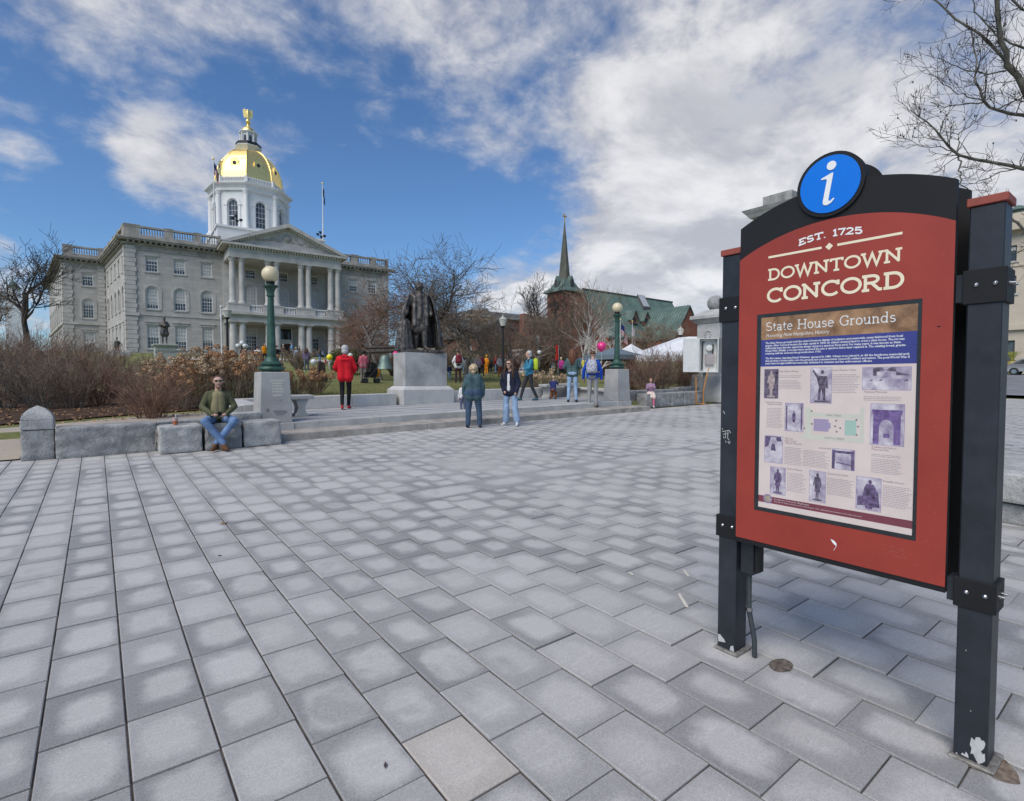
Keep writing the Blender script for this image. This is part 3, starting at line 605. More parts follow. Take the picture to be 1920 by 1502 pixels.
for q in ((.144, .215, 1.530, 1.679, m_picd, m_pink, man), (.373, .466, 1.513, 1.682, m_picl, m_picd, hail), (.596, .779, 1.580, 1.680, m_picl, m_picd, vet), (.253, .340, 1.368, 1.507, m_picl, m_picm, small), (.632, .759, 1.335, 1.517, m_picl, m_parch, archp), (.151, .243, 1.198, 1.336, m_picl, m_picm, mon),
          (.476, .571, 1.205, 1.299, m_picl, m_picm, bell), (.184, .260, 1.037, 1.176, m_picl, m_picm, man), (.377, .449, 1.033, 1.181, m_picl, m_picd, man), (.581, .679, 1.034, 1.182, m_picl, m_picm, cloak)): picture(*q)
b_ = MB(); flat(circ(.172, 1.006, .024, 24), LD, b_); e = b_.build('seal', m_picb, poster)
b_ = MB(); flat(circ(.172, 1.006, .019, 24), LD+.0002, b_); b_.build('seal_face', M('seal tan', (.42, .34, .27), .5, var=.4, scale=60, col2=(.55, .45, .36)), e)
# clear cover over the poster
m_glass = bpy.data.materials.new('clear acrylic cover'); m_glass.use_nodes = True; ng = NB(m_glass.node_tree); m_glass.node_tree.nodes.clear()
tr = ng.node('ShaderNodeBsdfTransparent'); gl = ng.node('ShaderNodeBsdfGlossy'); gl.inputs['Roughness'].default_value = .06; fz = ng.node('ShaderNodeFresnel'); fz.inputs[0].default_value = 1.35; mx = ng.node('ShaderNodeMixShader'); ou = ng.node('ShaderNodeOutputMaterial')
for a_, b__ in ((ng.math('MULTIPLY', fz.outputs[0], .4), mx.inputs[0]), (tr.outputs[0], mx.inputs[1]), (gl.outputs[0], mx.inputs[2]), (mx.outputs[0], ou.inputs[0])): m_glass.node_tree.links.new(a_, b__)
b_ = MB(); dbox(b_, PA, PB, QA, QB, .0022); b_.build('clear_cover', m_glass, sg)
# posts, caps, brackets, bolts, base plates
for ya, yb in ((.478, .586), (1.546, 1.652)):
    g0 = gz(2.82, ya)
    po = MB().box(2.765, 2.885, ya, yb, g0+.012, 2.309).build('post', m_navy, sg, bevel=.004)
    MB().box(2.757, 2.893, ya-.009, yb+.009, 2.310, 2.343).build('cap', m_caps, po, bevel=.003)
    MB().box(2.745, 2.915, ya-.025, yb+.012, g0+.002, g0+.014).build('base_plate', m_plate, po, bevel=.003)
    for z0 in (1.925, .675+.03*(ya < 1)):
        if ya < 1: z0 = (1.925, .70)[z0 < 1]
        else: z0 = (1.945, .745)[z0 < 1]
        hh = .135 if z0 > 1 else .12
        br = MB().box(2.757, 2.895, ya-.012, yb+.014, z0, z0+hh).build('bracket', m_blk, po, bevel=.002)
        for yy in (ya+.022, yb-.028):
            b_ = MB(); b_.lathe([(.0085, 0), (.0085, .004), (.0062, .006), (.004, .009), (.001, .010)], 10); b_.v = [(2.757-z, yy+x, z0+hh*.55+y) for x, y, z in b_.v]; b_.build('bolt', m_steel, br, smooth=40)
        if ya < 1:
            for xx in (2.80, 2.85):
                b_ = MB(); b_.lathe([(.0085, 0), (.0085, .005), (.0055, .006), (.0055, .018), (.001, .019)], 10); b_.v = [(xx+x, ya-.012-z, z0+hh*.55+y) for x, y, z in b_.v]; b_.build('bolt', m_steel, br, smooth=40)
        ar = MB()
        if ya < 1: ar.box(2.775, 2.86, yb+.0145, .6245, z0+.012, z0+hh-.012)
        else: ar.box(2.785, 2.86, 1.5402, ya-.0125, z0+.012, z0+hh-.012)
        ar.build('bracket_arm', m_navy, po)
# chipped paint, scratches
def chip(poly, name='paint_chip', mat=m_chip, d=.0012, plane=2.765, par=sg):
    b_ = MB(); tri = tessellate_polygon([[Vector((u, w, 0)) for u, w in poly]]); b_.add([(plane-d, y, z) for y, z in poly], [tuple(t) for t in tri]); return b_.build(name, mat, par)
zb = gz(2.77, .53)+.016
chip([(.490, zb+.012), (.505, zb-.004), (.522, zb+.03), (.530, zb+.026), (.527, zb+.05), (.533, zb+.062), (.529, zb+.094), (.518, zb+.088), (.515, zb+.102), (.503, zb+.108), (.497, zb+.098), (.490, zb+.101), (.485, zb+.09), (.489, zb+.07), (.4985, zb+.052), (.492, zb+.045), (.486, zb+.05), (.4845, zb+.02)]); chip([(.535, zb+.004), (.560, zb+.006), (.556, zb+.016), (.548, zb+.012), (.545, zb+.026), (.538, zb+.02)]); chip([(.568, zb+.0), (.578, zb+.002), (.574, zb+.008)]); chip([(.552, zb+.44), (.556, zb+.44), (.555, zb+.446)]); chip([(.531, zb+.20), (.536, zb+.199), (.534, zb+.204)])
zb = gz(2.77, 1.6)+.02; chip([(1.60, zb+.03), (1.645, zb+.02), (1.648, zb+.06), (1.635, zb+.065), (1.61, zb+.045)]); chip([(1.548, zb-.004), (1.575, zb-.003), (1.57, zb+.02), (1.555, zb+.03)])
b_ = MB(); f_post = lambda u, w, d: (2.765-d, u, w); f_red = lambda u, w, d: SP(u, w, d)
for pts in (((1.635, 1.452), (1.625, 1.435)), ((1.64, 1.335), (1.598, 1.345), (1.588, 1.33)), ((1.635, 1.32), (1.6, 1.328)), ((1.62, 1.335), (1.618, 1.30)), ((1.605, 1.34), (1.606, 1.30), (1.595, 1.29)), ((1.632, 1.31), (1.625, 1.298)), ((1.62, 1.285), (1.612, 1.275)), ((1.604, 1.285), (1.596, 1.272), (1.59, 1.285)), ((1.64, 1.355), (1.637, 1.345))): stroke(b_, pts, .0032, f_post, .0011)
tag(b_.build('scratches', m_chip, sg), kind='stuff')
b_ = MB(); rr = random.Random(2)
for k in range(26):
    a_ = (rr.uniform(.67, .77), rr.uniform(.845, .895)); stroke(b_, [a_, (a_[0]+rr.uniform(.004, .022), a_[1]+rr.uniform(-.004, .004))], .0009, f_red, .0040)
for k in range(5): a_ = (rr.uniform(.02, .9), rr.uniform(1.0, 2.2)); a_ = (.03 if a_[0] < .45 else .86, a_[1]); stroke(b_, [a_, (a_[0]+rr.uniform(.004, .02), a_[1])], .0008, f_red, .0040)
for k in range(60):
    a_ = (rr.choice((rr.uniform(.004, .09), rr.uniform(.82, .91), rr.uniform(.02, .9))), rr.uniform(.78, 2.2))
    if HS0-.01 < a_[0] < HS1+.01 and HZ0 < a_[1] < HZ1: continue
    if a_[1] > 2.0 and .1 < a_[0] < .8: continue
    stroke(b_, [a_, (a_[0]+rr.uniform(-.012, .012), a_[1]+rr.uniform(-.012, .012))], rr.uniform(.0004, .0012), f_red, .0040)
m_scr = M('pale scuff', (.42, .13, .10), .6, var=.1); tag(b_.build('scuffs', m_scr, sg), kind='stuff')
b_ = MB(); flat([(.478, .866), (.492, .863), (.503, .853), (.506, .838), (.497, .842), (.487, .851)], .0042, b_); stroke(b_, [(.503, .840), (.500, .828), (.492, .815)], .0015, f_red, .0042); b_.build('paint_fleck', m_white, sg)
b_ = MB(); flat([(.862, 1.845), (.878, 1.847), (.873, 1.84), (.866, 1.842)], .0042, b_); b_.build('paint_fleck', m_blk, sg)
# conduit and junction box below the panel
jb = MB().box(2.790, 2.870, 1.462, 1.536, .56, .742).build('junction_box', m_navy, sg, bevel=.004)
MB().box(2.80, 2.86, 1.438, 1.4618, .575, .735).build('box_lid', m_blk, jb, bevel=.004)
c_ = MB().tube([(2.83, 1.503, .56), (2.83, 1.503, .40), (2.83, 1.500, .34), (2.83, 1.478, .24), (2.83, 1.468, .19), (2.83, 1.466, .10)], .0135, 10).build('conduit', m_cond, sg, smooth=50)
MB().lathe([(.018, 0), (.018, .02)], 10, (2.83, 1.501, .345)).build('conduit_strap', m_steel, c_, smooth=40)
# rust run at the near post
p = Vector((2.82, .49, 0)); b_ = MB(); rr = random.Random(4); pts = []
for k in range(26):
    a_ = 2*math.pi*k/26; r_ = .082*(1+.16*math.sin(3*a_+1)+.22*rr.random()); pts.append((p.x+r_*math.cos(a_)*1.0, p.y+r_*math.sin(a_)*1.05))
tri = tessellate_polygon([[Vector((x, y, 0)) for x, y in pts]]); b_.add([(x, y, gz(x, y)+.0017) for x, y in pts], [tuple(t) for t in tri]); b_.build('rust_stain', m_ruststain, sg)
# ================================================================== the terrace: steps, walls, benches, lamps
def granite(name, col, var=.14, bump=.35, bscale=55, scale=2.2, grain=.5):
    return M(name, col, .85, var=var, scale=scale, bump=bump, bscale=bscale, grain=grain, gscale=130, spec=.3)
m_gr = granite('sawn granite', (.40, .39, .37), .2); m_grs = granite('weathered step granite', (.33, .30, .265), .34, .4, 40, 3.0)
m_rock = granite('rock-faced granite', (.27, .265, .255), .38, 1.0, 22, 5.0); m_rockt = granite('pale rock-faced granite', (.36, .352, .335), .30, .9, 26, 4.5)
m_ped = granite('stained pedestal granite', (.36, .352, .335), .2, .35, 40, 1.6); m_pedd = granite('blotched pedestal granite', (.235, .24, .235), .42, .35, 40, 2.0)
m_white_gr = granite('pale new granite', (.45, .44, .42), .14, .25, 60)
tf = lambda x, y: gz(x, y)
def rockblock(mb, x0, x1, y0, y1, h, rough=.018, seed=0, n=9, base=0.0, top_smooth=True, zf=gz):
    """a quarried block: sawn top, split faces"""
    bm = bmesh.new(); bmesh.ops.create_cube(bm, size=1.0); bmesh.ops.subdivide_edges(bm, edges=bm.edges[:], cuts=n, use_grid_fill=True)
    o = len(mb.v); idx = {}
    for v in bm.verts:
        p = v.co.copy(); q = Vector(((p.x+.5)*(x1-x0)+x0, (p.y+.5)*(y1-y0)+y0, (p.z+.5)*h))
        nz = mnoise.fractal(Vector((q.x*4.5+seed*7.1, q.y*4.5, q.z*5.5)), 1.0, 2.0, 4); nz2 = mnoise.noise(Vector((q.x*1.6+seed, q.y*1.6, q.z*2)))
        edge = min(1, (p.z+.5)*3) * (1 if not top_smooth else min(1, (.5-p.z)*6))
        d = (nz*rough*1.5+nz2*rough*.9-rough*.5)*edge
        if abs(p.y) > .499: q.y += math.copysign(1, p.y)*d
        if abs(p.x) > .499: q.x += math.copysign(1, p.x)*d*.7
        if p.z > .499: q.z += nz*.002
        rd = sum(1 for a_ in p if abs(a_) > .499)
        if rd >= 2:
            s_ = .012; q.y -= math.copysign(s_, p.y) if abs(p.y) > .499 else 0; q.z -= s_ if p.z > .499 else 0; q.x -= math.copysign(s_, p.x) if abs(p.x) > .499 else 0
        idx[v] = o+len(idx); mb.v.append((q.x, q.y, q.z+base+zf(q.x, q.y)))
    for f in bm.faces: mb.f.append(tuple(idx[v] for v in f.verts)); mb.m.append(0)
    bm.free(); return mb
def Xon(px, Y): return at(px, 740, Y).x
# steps
st = MB().box(2.95, 14.85, 11.62, 12.30, -.10, .0, zf=lambda x, y: gz(x, y)-.005).build('steps', m_grs); tag(st, kind='structure')
lo = [2.93]+[Xon(p, 11.5) for p in (639, 802, 937, 1048, 1142)]+[14.88]
up_ = [3.42]+[Xon(p, 12.28) for p in (714, 857, 979, 1080)]+[14.14]
for xa, xb in zip(lo[:-1], lo[1:]): MB().box(xa+.004, xb-.004, 11.50, 12.27, -.06, .15, zf=tf).build('step_stone', m_grs, st, bevel=.008)
for xa, xb in zip(up_[:-1], up_[1:]): MB().box(xa+.004, xb-.004, 12.275, 12.72, -.02, .30, zf=tf).build('step_stone', m_gr, st, bevel=.008)
# terrace floor
tr_ = MB().box(2.95, 15.0, 12.73, 15.46, -.3, .284, zf=tf).build('terrace', m_joint); tag(tr_, kind='structure')
m_tilep = tile_mat('terrace paver', (.40, .395, .385), (.32, .318, .312)); rng = random.Random(11)
y_ = 12.735; row = 0
while y_ < 15.4:
    yb = min(15.45, y_+.68); x_ = 2.96-(.45 if row % 2 else 0)
    while x_ < 14.95:
        xa, xb = max(2.96, x_), min(14.98, x_+.9)
        if xb-xa > .1:
            w, l = xb-xa, yb-y_; key = ('t', round(w, 2), round(l, 2))
            if key not in cache: cache[key] = tile_mesh('paver', [(-w/2, w/2, -l/2, l/2, .01, .01)], m_tilep)
            o = bpy.data.objects.new('paver', cache[key]); COL.objects.link(o); o.parent = tr_
            cx, cy = (xa+xb)/2, (y_+yb)/2; o.matrix_local = Matrix.Translation((cx, cy, gz(cx, cy)+.30+rng.uniform(-.001, .001))) @ tilt
        x_ += .9
    y_ = yb; row += 1
# low wall round the terrace
wl = thing('terrace_wall', 'low pale sawn granite wall behind the bronze statue pedestal terrace', 'wall', (8.9, 15.6, gz(8.9, 15.6)))
wx = [3.0]+[Xon(p, 15.5) for p in (660,)]+[7.42]
for xa, xb in zip(wx[:-1], wx[1:]): MB().box(xa+.004, xb-.004, 15.47, 15.82, .02, .655, zf=tf).build('wall_stone', m_white_gr, wl, bevel=.01)
wx = [9.45, 11.15, 13.05, 15.0]
for xa, xb in zip(wx[:-1], wx[1:]): MB().box(xa+.004, xb-.004, 15.47, 15.82, .02, .675, zf=tf).build('wall_stone', m_white_gr, wl, bevel=.01)
for xa, xb, ya, yb in ((2.62, 2.99, 13.35, 14.55), (2.62, 2.99, 14.56, 15.82), (15.01, 15.38, 13.1, 14.4), (15.01, 15.38, 14.41, 15.82)): MB().box(xa, xb, ya, yb, .02, .655, zf=tf).build('wall_stone', m_white_gr, wl, bevel=.01)
MB().box(2.3, 2.615, 13.36, 13.75, .05, .64, zf=tf).build('wall_stone', m_white_gr, wl, bevel=.01)
# rough street wall with its end post, left of the steps
wl = thing('street_wall', 'rough low granite wall running from the domed end post to the lamp pedestal', 'wall', (.6, 11.8, gz(.6, 11.8)))
rockblock(MB(), -.575, .84, 11.62, 12.0, .53, .02, 3, 14).build('wall_stone', m_rock, wl, smooth=35)
rockblock(MB(), .85, 2.02, 11.72, 12.05, .53, .018, 4, 12).build('wall_stone', m_rock, wl, smooth=35)
rockblock(MB(), 2.03, 2.70, 11.85, 12.2, .60, .018, 5, 8).build('wall_stone', m_rockt, wl, smooth=35)
gp = thing('gate_post', 'squat granite end post with domed pyramid cap at the end of the rough wall', 'post', (-.79, 12.0, gz(-.79, 12)))
rockblock(MB(), -1.02, -.585, 11.72, 12.16, .50, .014, 9, 10).build('shaft', m_rock, gp, smooth=35)
mb = MB(); z0 = gz(-.8, 12)+.495
mb.frus((-.80, 11.94), (.215, .215), (.21, .21), z0+.003, z0+.16); mb.build('collar', m_rockt, gp, bevel=.012)
mb = MB(); prof = [(.205, 0), (.20, .05), (.165, .12), (.10, .185), (.004, .235)]
vs_ = []
for hx, zz in prof: vs_ += [(-.80+sx*hx, 11.94+sy*hx, z0+.162+zz) for sx, sy in ((-1, -1), (1, -1), (1, 1), (-1, 1))]
mb.add(vs_, [(4*i+k, 4*i+(k+1) % 4, 4*i+4+(k+1) % 4, 4*i+4+k) for i in range(4) for k in range(4)]+[(3, 2, 1, 0)]); mb.build('cap', m_rockt, gp, smooth=25)
for xa, xb, lab, sd in ((.83, 1.50, 'rock-faced granite seat block with a drink cup on it', 21), (1.53, 2.155, 'rock-faced granite seat block under the sitting man', 22), (2.185, 2.86, 'rock-faced granite seat block beside the lower step end', 23)):
    o = rockblock(MB(), xa, xb, 11.12, 11.60, .475, .02, sd, 12, base=.012).build('seat_block', m_rockt if sd != 22 else m_rock, smooth=35); tag(o, lab, 'block', 'granite seat blocks along the wall')
# right-hand street wall and seat blocks
wl = thing('street_wall', 'rough granite wall from the right lamp pedestal to the memorial arch', 'wall', (20, 12.9, gz(20, 12.9)))
for xa, xb, h_ in ((14.95, 15.75, .62), (15.76, 18.2, .60), (18.21, 21.2, .66), (21.21, 25.2, .70)): rockblock(MB(), xa, xb, 12.75, 13.15, h_, .015, xa, 10).build('wall_stone', m_rock, wl, smooth=35)
for k, (xa, xb, lab) in enumerate(((15.5, 16.95, 'long rough granite seat block with the girl in pink sitting on it'), (16.98, 17.75, 'rough granite seat block next to the girl in pink'), (17.78, 18.62, 'rough granite seat block between two others in front of the wall'), (18.65, 19.2, 'small rough granite seat block at the end of its row by the arch'))):
    tag(rockblock(MB(), xa, xb, 12.12, 12.62, .50, .018, 40+k, 10, base=.012).build('seat_block', m_rock, smooth=35), lab, 'block', 'granite seat blocks along the wall')
# lamp pedestals
def lamp_pedestal(cx, cy, lab, blot):
    t_ = thing('lamp_pedestal', lab, 'pedestal', (cx, cy, gz(cx, cy)), group='granite lamp pedestals'); b0 = gz(cx, cy)
    MB().frus((cx, cy), (.37, .37), (.365, .365), b0-.06, b0+.30).build('plinth', m_gr, t_, bevel=.012)
    sh = MB(); sh.frus((cx, cy), (.335, .335), (.295, .295), b0+.302, b0+1.405); o = sh.build('shaft', m_ped, t_, bevel=.012)
    # pale inscription ghost and damp blotches: thin lichen patches standing on the stone
    if blot:
        def face(u, w, d): k = (w-b0-.302)/1.103; return (cx+u, cy-(.335-.04*k)-d, w)
        rr = random.Random(6)
        def blob(u, w, ru, rw, mat, nm):
            pts = [(u+ru*math.cos(a_)*(1+.3*math.sin(3*a_+u*9)), w+rw*math.sin(a_)*(1+.25*math.cos(2*a_))) for a_ in [2*math.pi*k/18 for k in range(18)]]
            b_ = MB(); tri = tessellate_polygon([[Vector((a_, c_, 0)) for a_, c_ in pts]]); b_.add([face(a_, c_, .0025) for a_, c_ in pts], [tuple(q) for q in tri]); b_.build(nm, mat, o)
        blob(.07, b0+.52, .13, .07, m_pedd, 'stain'); blob(-.17, b0+.58, .03, .05, m_pedd, 'stain'); blob(.10, b0+.78, .02, .03, m_pedd, 'stain')
        m_ghost = M('worn painted notice', (.50, .49, .42), .8, var=.12, scale=20)
        for i, (w_, q_) in enumerate(((.14, 1.20), (.11, 1.14), (.10, 1.08), (.115, 1.02), (.11, .96), (.10, .88))):
            b_ = MB(); b_.add([face(-w_+.03, b0+q_, .002), face(w_+.03, b0+q_, .002), face(w_+.03, b0+q_+.038, .002), face(-w_+.03, b0+q_+.038, .002)], [(0, 1, 2, 3)]); b_.build('worn_notice', m_ghost, o)
    return b0+1.405
m_verd = M('green painted cast iron', (.026, .072, .052), .5, .15, var=.35, scale=7, bump=.15, bscale=60, col2=(.052, .125, .095))
m_globe = M('cream lamp globe', (.66, .56, .36), .35, var=.06, scale=6, spec=.5)
def globe_lamp(cx, cy, z, lab):
    t_ = thing('globe_lamp', lab, 'lamp', (cx, cy, z), group='green globe lamps on granite pedestals')
    prof = [(.20, 0), (.20, .03), (.255, .035), (.275, .075), (.255, .115), (.20, .125), (.205, .15), (.235, .165), (.235, .195), (.19, .21), (.15, .245), (.14, .285), (.125, .33)]
    MB().lathe(prof, 24, (cx, cy, z)).build('base', m_verd, t_, smooth=40)
    mb = MB(); N = 32; P_ = []
    for q in range(13):
        zz = .33+1.33*q/12; r0 = .100-.038*q/12
        for k in range(N): P_.append((cx+(r0*(1-.045*(k % 2)))*math.cos(2*math.pi*k/N), cy+(r0*(1-.045*(k % 2)))*math.sin(2*math.pi*k/N), z+zz))
    mb.add(P_, [(i*N+k, i*N+(k+1) % N, (i+1)*N+(k+1) % N, (i+1)*N+k) for i in range(12) for k in range(N)]); mb.build('pole', m_verd, t_, smooth=20)
    MB().lathe([(.072, 1.66), (.088, 1.67), (.088, 1.69), (.074, 1.70), (.076, 1.76), (.10, 1.83), (.13, 1.865), (.155, 1.875), (.158, 1.905), (.12, 1.915)], 20, (cx, cy, z)).build('capital', m_verd, t_, smooth=35)
    MB().lathe([(.11, 1.915), (.085, 1.93), (.085, 1.955), (.10, 1.965), (.10, 1.985)], 16, (cx, cy, z)).build('collar', M('black iron', (.015, .016, .016), .5, .2, var=.2), t_, smooth=35)
    MB().sphere((cx, cy, z+2.15), .178, 28, 18).build('globe', m_globe, t_, smooth=80)
zt = lamp_pedestal(3.06, 12.62, 'tapered granite lamp pedestal with worn notice near the sitting man', True); globe_lamp(3.06, 12.62, zt, 'green fluted lamp post with cream globe on the pedestal near the sitting man')
zt = lamp_pedestal(14.46, 12.62, 'tapered granite lamp pedestal beside the boy with the backpack and the girl in pink', False); globe_lamp(14.46, 12.62, zt, 'green fluted lamp post with cream globe beside the pink balloon')
# stone benches
def stone_bench(xa, xb, y, lab):
    t_ = thing('stone_bench', lab, 'bench', ((xa+xb)/2, y, gz((xa+xb)/2, y)+.30), group='stone benches on the terrace')
    MB().box(xa, xb, y-.23, y+.23, .72, .82, zf=tf).build('seat', m_gr, t_, bevel=.015)
    for xc in (xa+.28, xb-.28):
        prof = [(.235, 0), (.23, .05), (.16, .09), (.125, .17), (.135, .25), (.19, .33), (.235, .38), (.24, .419)]
        mb = MB(); vv = []
        b0 = gz(xc, y)+.30
        for hw, zz in prof: vv += [(xc-hw*.62, y-.19, b0+zz), (xc+hw*.62, y-.19, b0+zz), (xc+hw*.62, y+.19, b0+zz), (xc-hw*.62, y+.19, b0+zz)]
        mb.add(vv, [(4*i+k, 4*i+(k+1) % 4, 4*i+4+(k+1) % 4, 4*i+4+k) for i in range(len(prof)-1) for k in range(4)]+[(3, 2, 1, 0)]); mb.build('leg', m_gr, t_, smooth=40)
stone_bench(2.7+.45, 4.22, 13.62, 'grey stone bench with curved legs tucked behind the lamp pedestal with the worn notice')
stone_bench(13.2, 14.95, 15.16, 'grey stone bench with the kneeling toddler leaning on it')
# ------------------------------------------------------------------ big bronze statue
m_bronze = M('dark bronze', (.050, .042, .036), .42, .6, var=.5, scale=7, col2=(.17, .15, .135), spec=.5)
n = NB(m_bronze.node_tree); mp_ = n.node('ShaderNodeMapping'); mp_.inputs['Scale'].default_value = (17, 17, 2.2); m_bronze.node_tree.links.new(n.node('ShaderNodeTexCoord').outputs['Object'], mp_.inputs[0])   # drapery folds
bn = n.node('ShaderNodeBump'); bn.inputs['Strength'].default_value = 1.0; bn.inputs['Distance'].default_value = .045; m_bronze.node_tree.links.new(n.noise(mp_.outputs[0], 1.0, 4, .55, .8), bn.inputs['Height']); m_bronze.node_tree.links.new(bn.outputs[0], m_bronze.node_tree.nodes['Principled BSDF'].inputs['Normal'])
pd = thing('statue_pedestal', 'large two-stage granite pedestal carrying the cloaked bronze statue', 'pedestal', (8.4, 16.2, gz(8.4, 15.3)+.30)); b0 = gz(8.4, 15.3)+.30
MB().box(7.52, 9.36, 15.20, 16.40, b0-.02, b0+.46).build('base', m_white_gr, pd, bevel=.012)
MB().frus((8.44, 15.80), (.91, .59), (.79, .47), b0+.461, b0+.57).build('base_slope', m_white_gr, pd)
MB().box(7.67, 9.20, 15.38, 16.22, b0+.571, b0+1.64).build('die', m_pedd if False else granite('streaked pedestal granite', (.335, .33, .315), .38, .3, 40, 1.3), pd, bevel=.01)
# ================================================================== figures
def capsule(mb, a, b, ra, rb, n=10, mi=0):
    a, b = Vector(a), Vector(b); d = b-a; L = d.length; d = d/L if L > 1e-6 else Vector((0, 0, 1)); pts = []; rad = []
    for k in range(5): t_ = k/4*math.pi/2; pts.append(a-d*ra*math.cos(t_)); rad.append(max(.0008, ra*math.sin(t_)))
    if L > 1e-6:
        for k in range(1, 5): t_ = k/4*math.pi/2; pts.append(b+d*rb*math.sin(t_)); rad.append(max(.0008, rb*math.cos(t_)))
        pts.insert(5, b); rad.insert(5, rb)
    else:
        for k in range(1, 5): t_ = k/4*math.pi/2; pts.append(a+d*ra*math.sin(t_)); rad.append(max(.0008, ra*math.cos(t_)))
    mb.tube(pts, rad, n, mi)
STD = dict(pelvis=(0, 0, .97), waist=(0, .0, 1.10), chest=(0, -.01, 1.32), neck=(0, 0, 1.46), head=(0, .025, 1.635),
           shR=(.155, -.01, 1.395), shL=(-.155, -.01, 1.395), elR=(.215, -.03, 1.13), elL=(-.215, -.03, 1.13), wrR=(.245, .05, .885), wrL=(-.245, .05, .885), haR=(.24, .08, .80), haL=(-.24, .08, .80),
           hiR=(.09, 0, .93), hiL=(-.09, 0, .93), knR=(.10, .015, .50), knL=(-.10, .015, .50), anR=(.105, -.03, .085), anL=(-.105, -.03, .085), toR=(.125, .14, .03), toL=(-.125, .14, .03))
def skeleton(J, bulk=1.0, legw=1.0, armw=1.0, hem=0.0, hip=1.0, flare=1.0, shortsleeve=False, wide=1.0):
    """tapered limbs and trunk as rounded cones: (a, b, ra, rb, material) 0 skin 1 top 2 legs 3 shoes"""
    V = {k: Vector(v) for k, v in J.items()}; S = []
    side = (V['shR']-V['shL']).normalized(); hs = (V['hiR']-V['hiL']).normalized()
    for s in (-1, 1):
        S += [(V['chest']+side*s*.083*wide+Vector((0, 0, .02)), V['waist']+side*s*.072*wide, .112*bulk, .105*bulk, 1),
              (V['waist']+side*s*.072*wide, V['pelvis']+hs*s*.078*wide+Vector((0, 0, -.02-hem)), .105*bulk, .118*bulk*flare, 1),
              (V['neck']+Vector((0, 0, -.04)), V['sh'+'LR'[s > 0]], .062, .058*armw, 1)]
        S.append((V['pelvis']+hs*s*.07*wide+Vector((0, -.01, -.02)), V['hi'+'LR'[s > 0]], .112*hip*bulk, .105*hip*bulk, 2))
    S.append((V['chest']+Vector((0, .02, 0)), V['waist']+Vector((0, .02, 0)), .115*bulk, .112*bulk, 1))
    for q in 'LR':
        sh, el, wr, ha, hi, kn, an, to = (V[a+q] for a in ('sh', 'el', 'wr', 'ha', 'hi', 'kn', 'an', 'to'))
        S += [(sh, el, .062*armw, .050*armw, 1), (el, wr, .050*armw, .040*armw, 0 if shortsleeve else 1), (wr, wr.lerp(ha, .62), .027, .031, 0),
              (hi, kn, .088*legw, .066*legw, 2), (kn, an+Vector((0, 0, .03)), .064*legw, .050*legw*flare, 2)]
        heel = an+(an-to).normalized()*.02; heel.z = to.z+.012
        S += [(an, heel, .042, .040, 3), (heel, to, .042, .036, 3), (an, to.lerp(an, .35), .043, .036, 3)]
    S.append((V['neck']+Vector((0, 0, -.03)), V['head'].lerp(V['neck'], .35), .056, .052, 0))
    h = V['head']; f = V.get('face', Vector((0, 1, 0))); f = f.normalized(); r_ = Vector((f.y, -f.x, 0)); u = Vector((0, 0, 1))
    S += [(h-f*.022+u*.03, h+f*.012+u*.02, .086, .082, 0), (h+f*.02, h+f*.032-u*.065, .074, .050, 0), (h+f*.098-u*.005+u*.0, h+f*.108-u*.028, .011, .016, 0), (h+f*.055-u*.09, h+f*.06-u*.085, .030, .030, 0), (h+f*.072+u*.022-r_*.03, h+f*.072+u*.022+r_*.03, .02, .02, 0)]
    for s in (-1, 1): S.append((h+r_*s*.083+u*.012, h+r_*s*.084-u*.018, .014, .012, 0))
    return S
def fingers(mb, wr, ha, side, mi=0, curl=.35, sc=1.0):
    wr, ha = Vector(wr), Vector(ha); d = (ha-wr).normalized(); s_ = side.normalized(); dn = d.cross(s_).normalized()
    k0 = wr+d*.055*sc
    for i, (o, l) in enumerate(((-.027, .058), (-.009, .07), (.009, .066), (.026, .052))):
        a_ = k0+s_*o*sc; b_ = a_+(d*(1-curl*.3)+dn*curl*.4)*l*.55*sc; c_ = b_+(d*(1-curl)+dn*curl)*l*.5*sc
        mb.tube([a_, b_, c_], [.0095*sc, .0085*sc, .0065*sc], 6, mi)
    a_ = wr+d*.02*sc-s_*.028*sc; mb.tube([a_, a_-s_*.022*sc+d*.028*sc+dn*.012*sc, a_-s_*.018*sc+d*.055*sc+dn*.025*sc], [.0115*sc, .010*sc, .0075*sc], 6, mi)
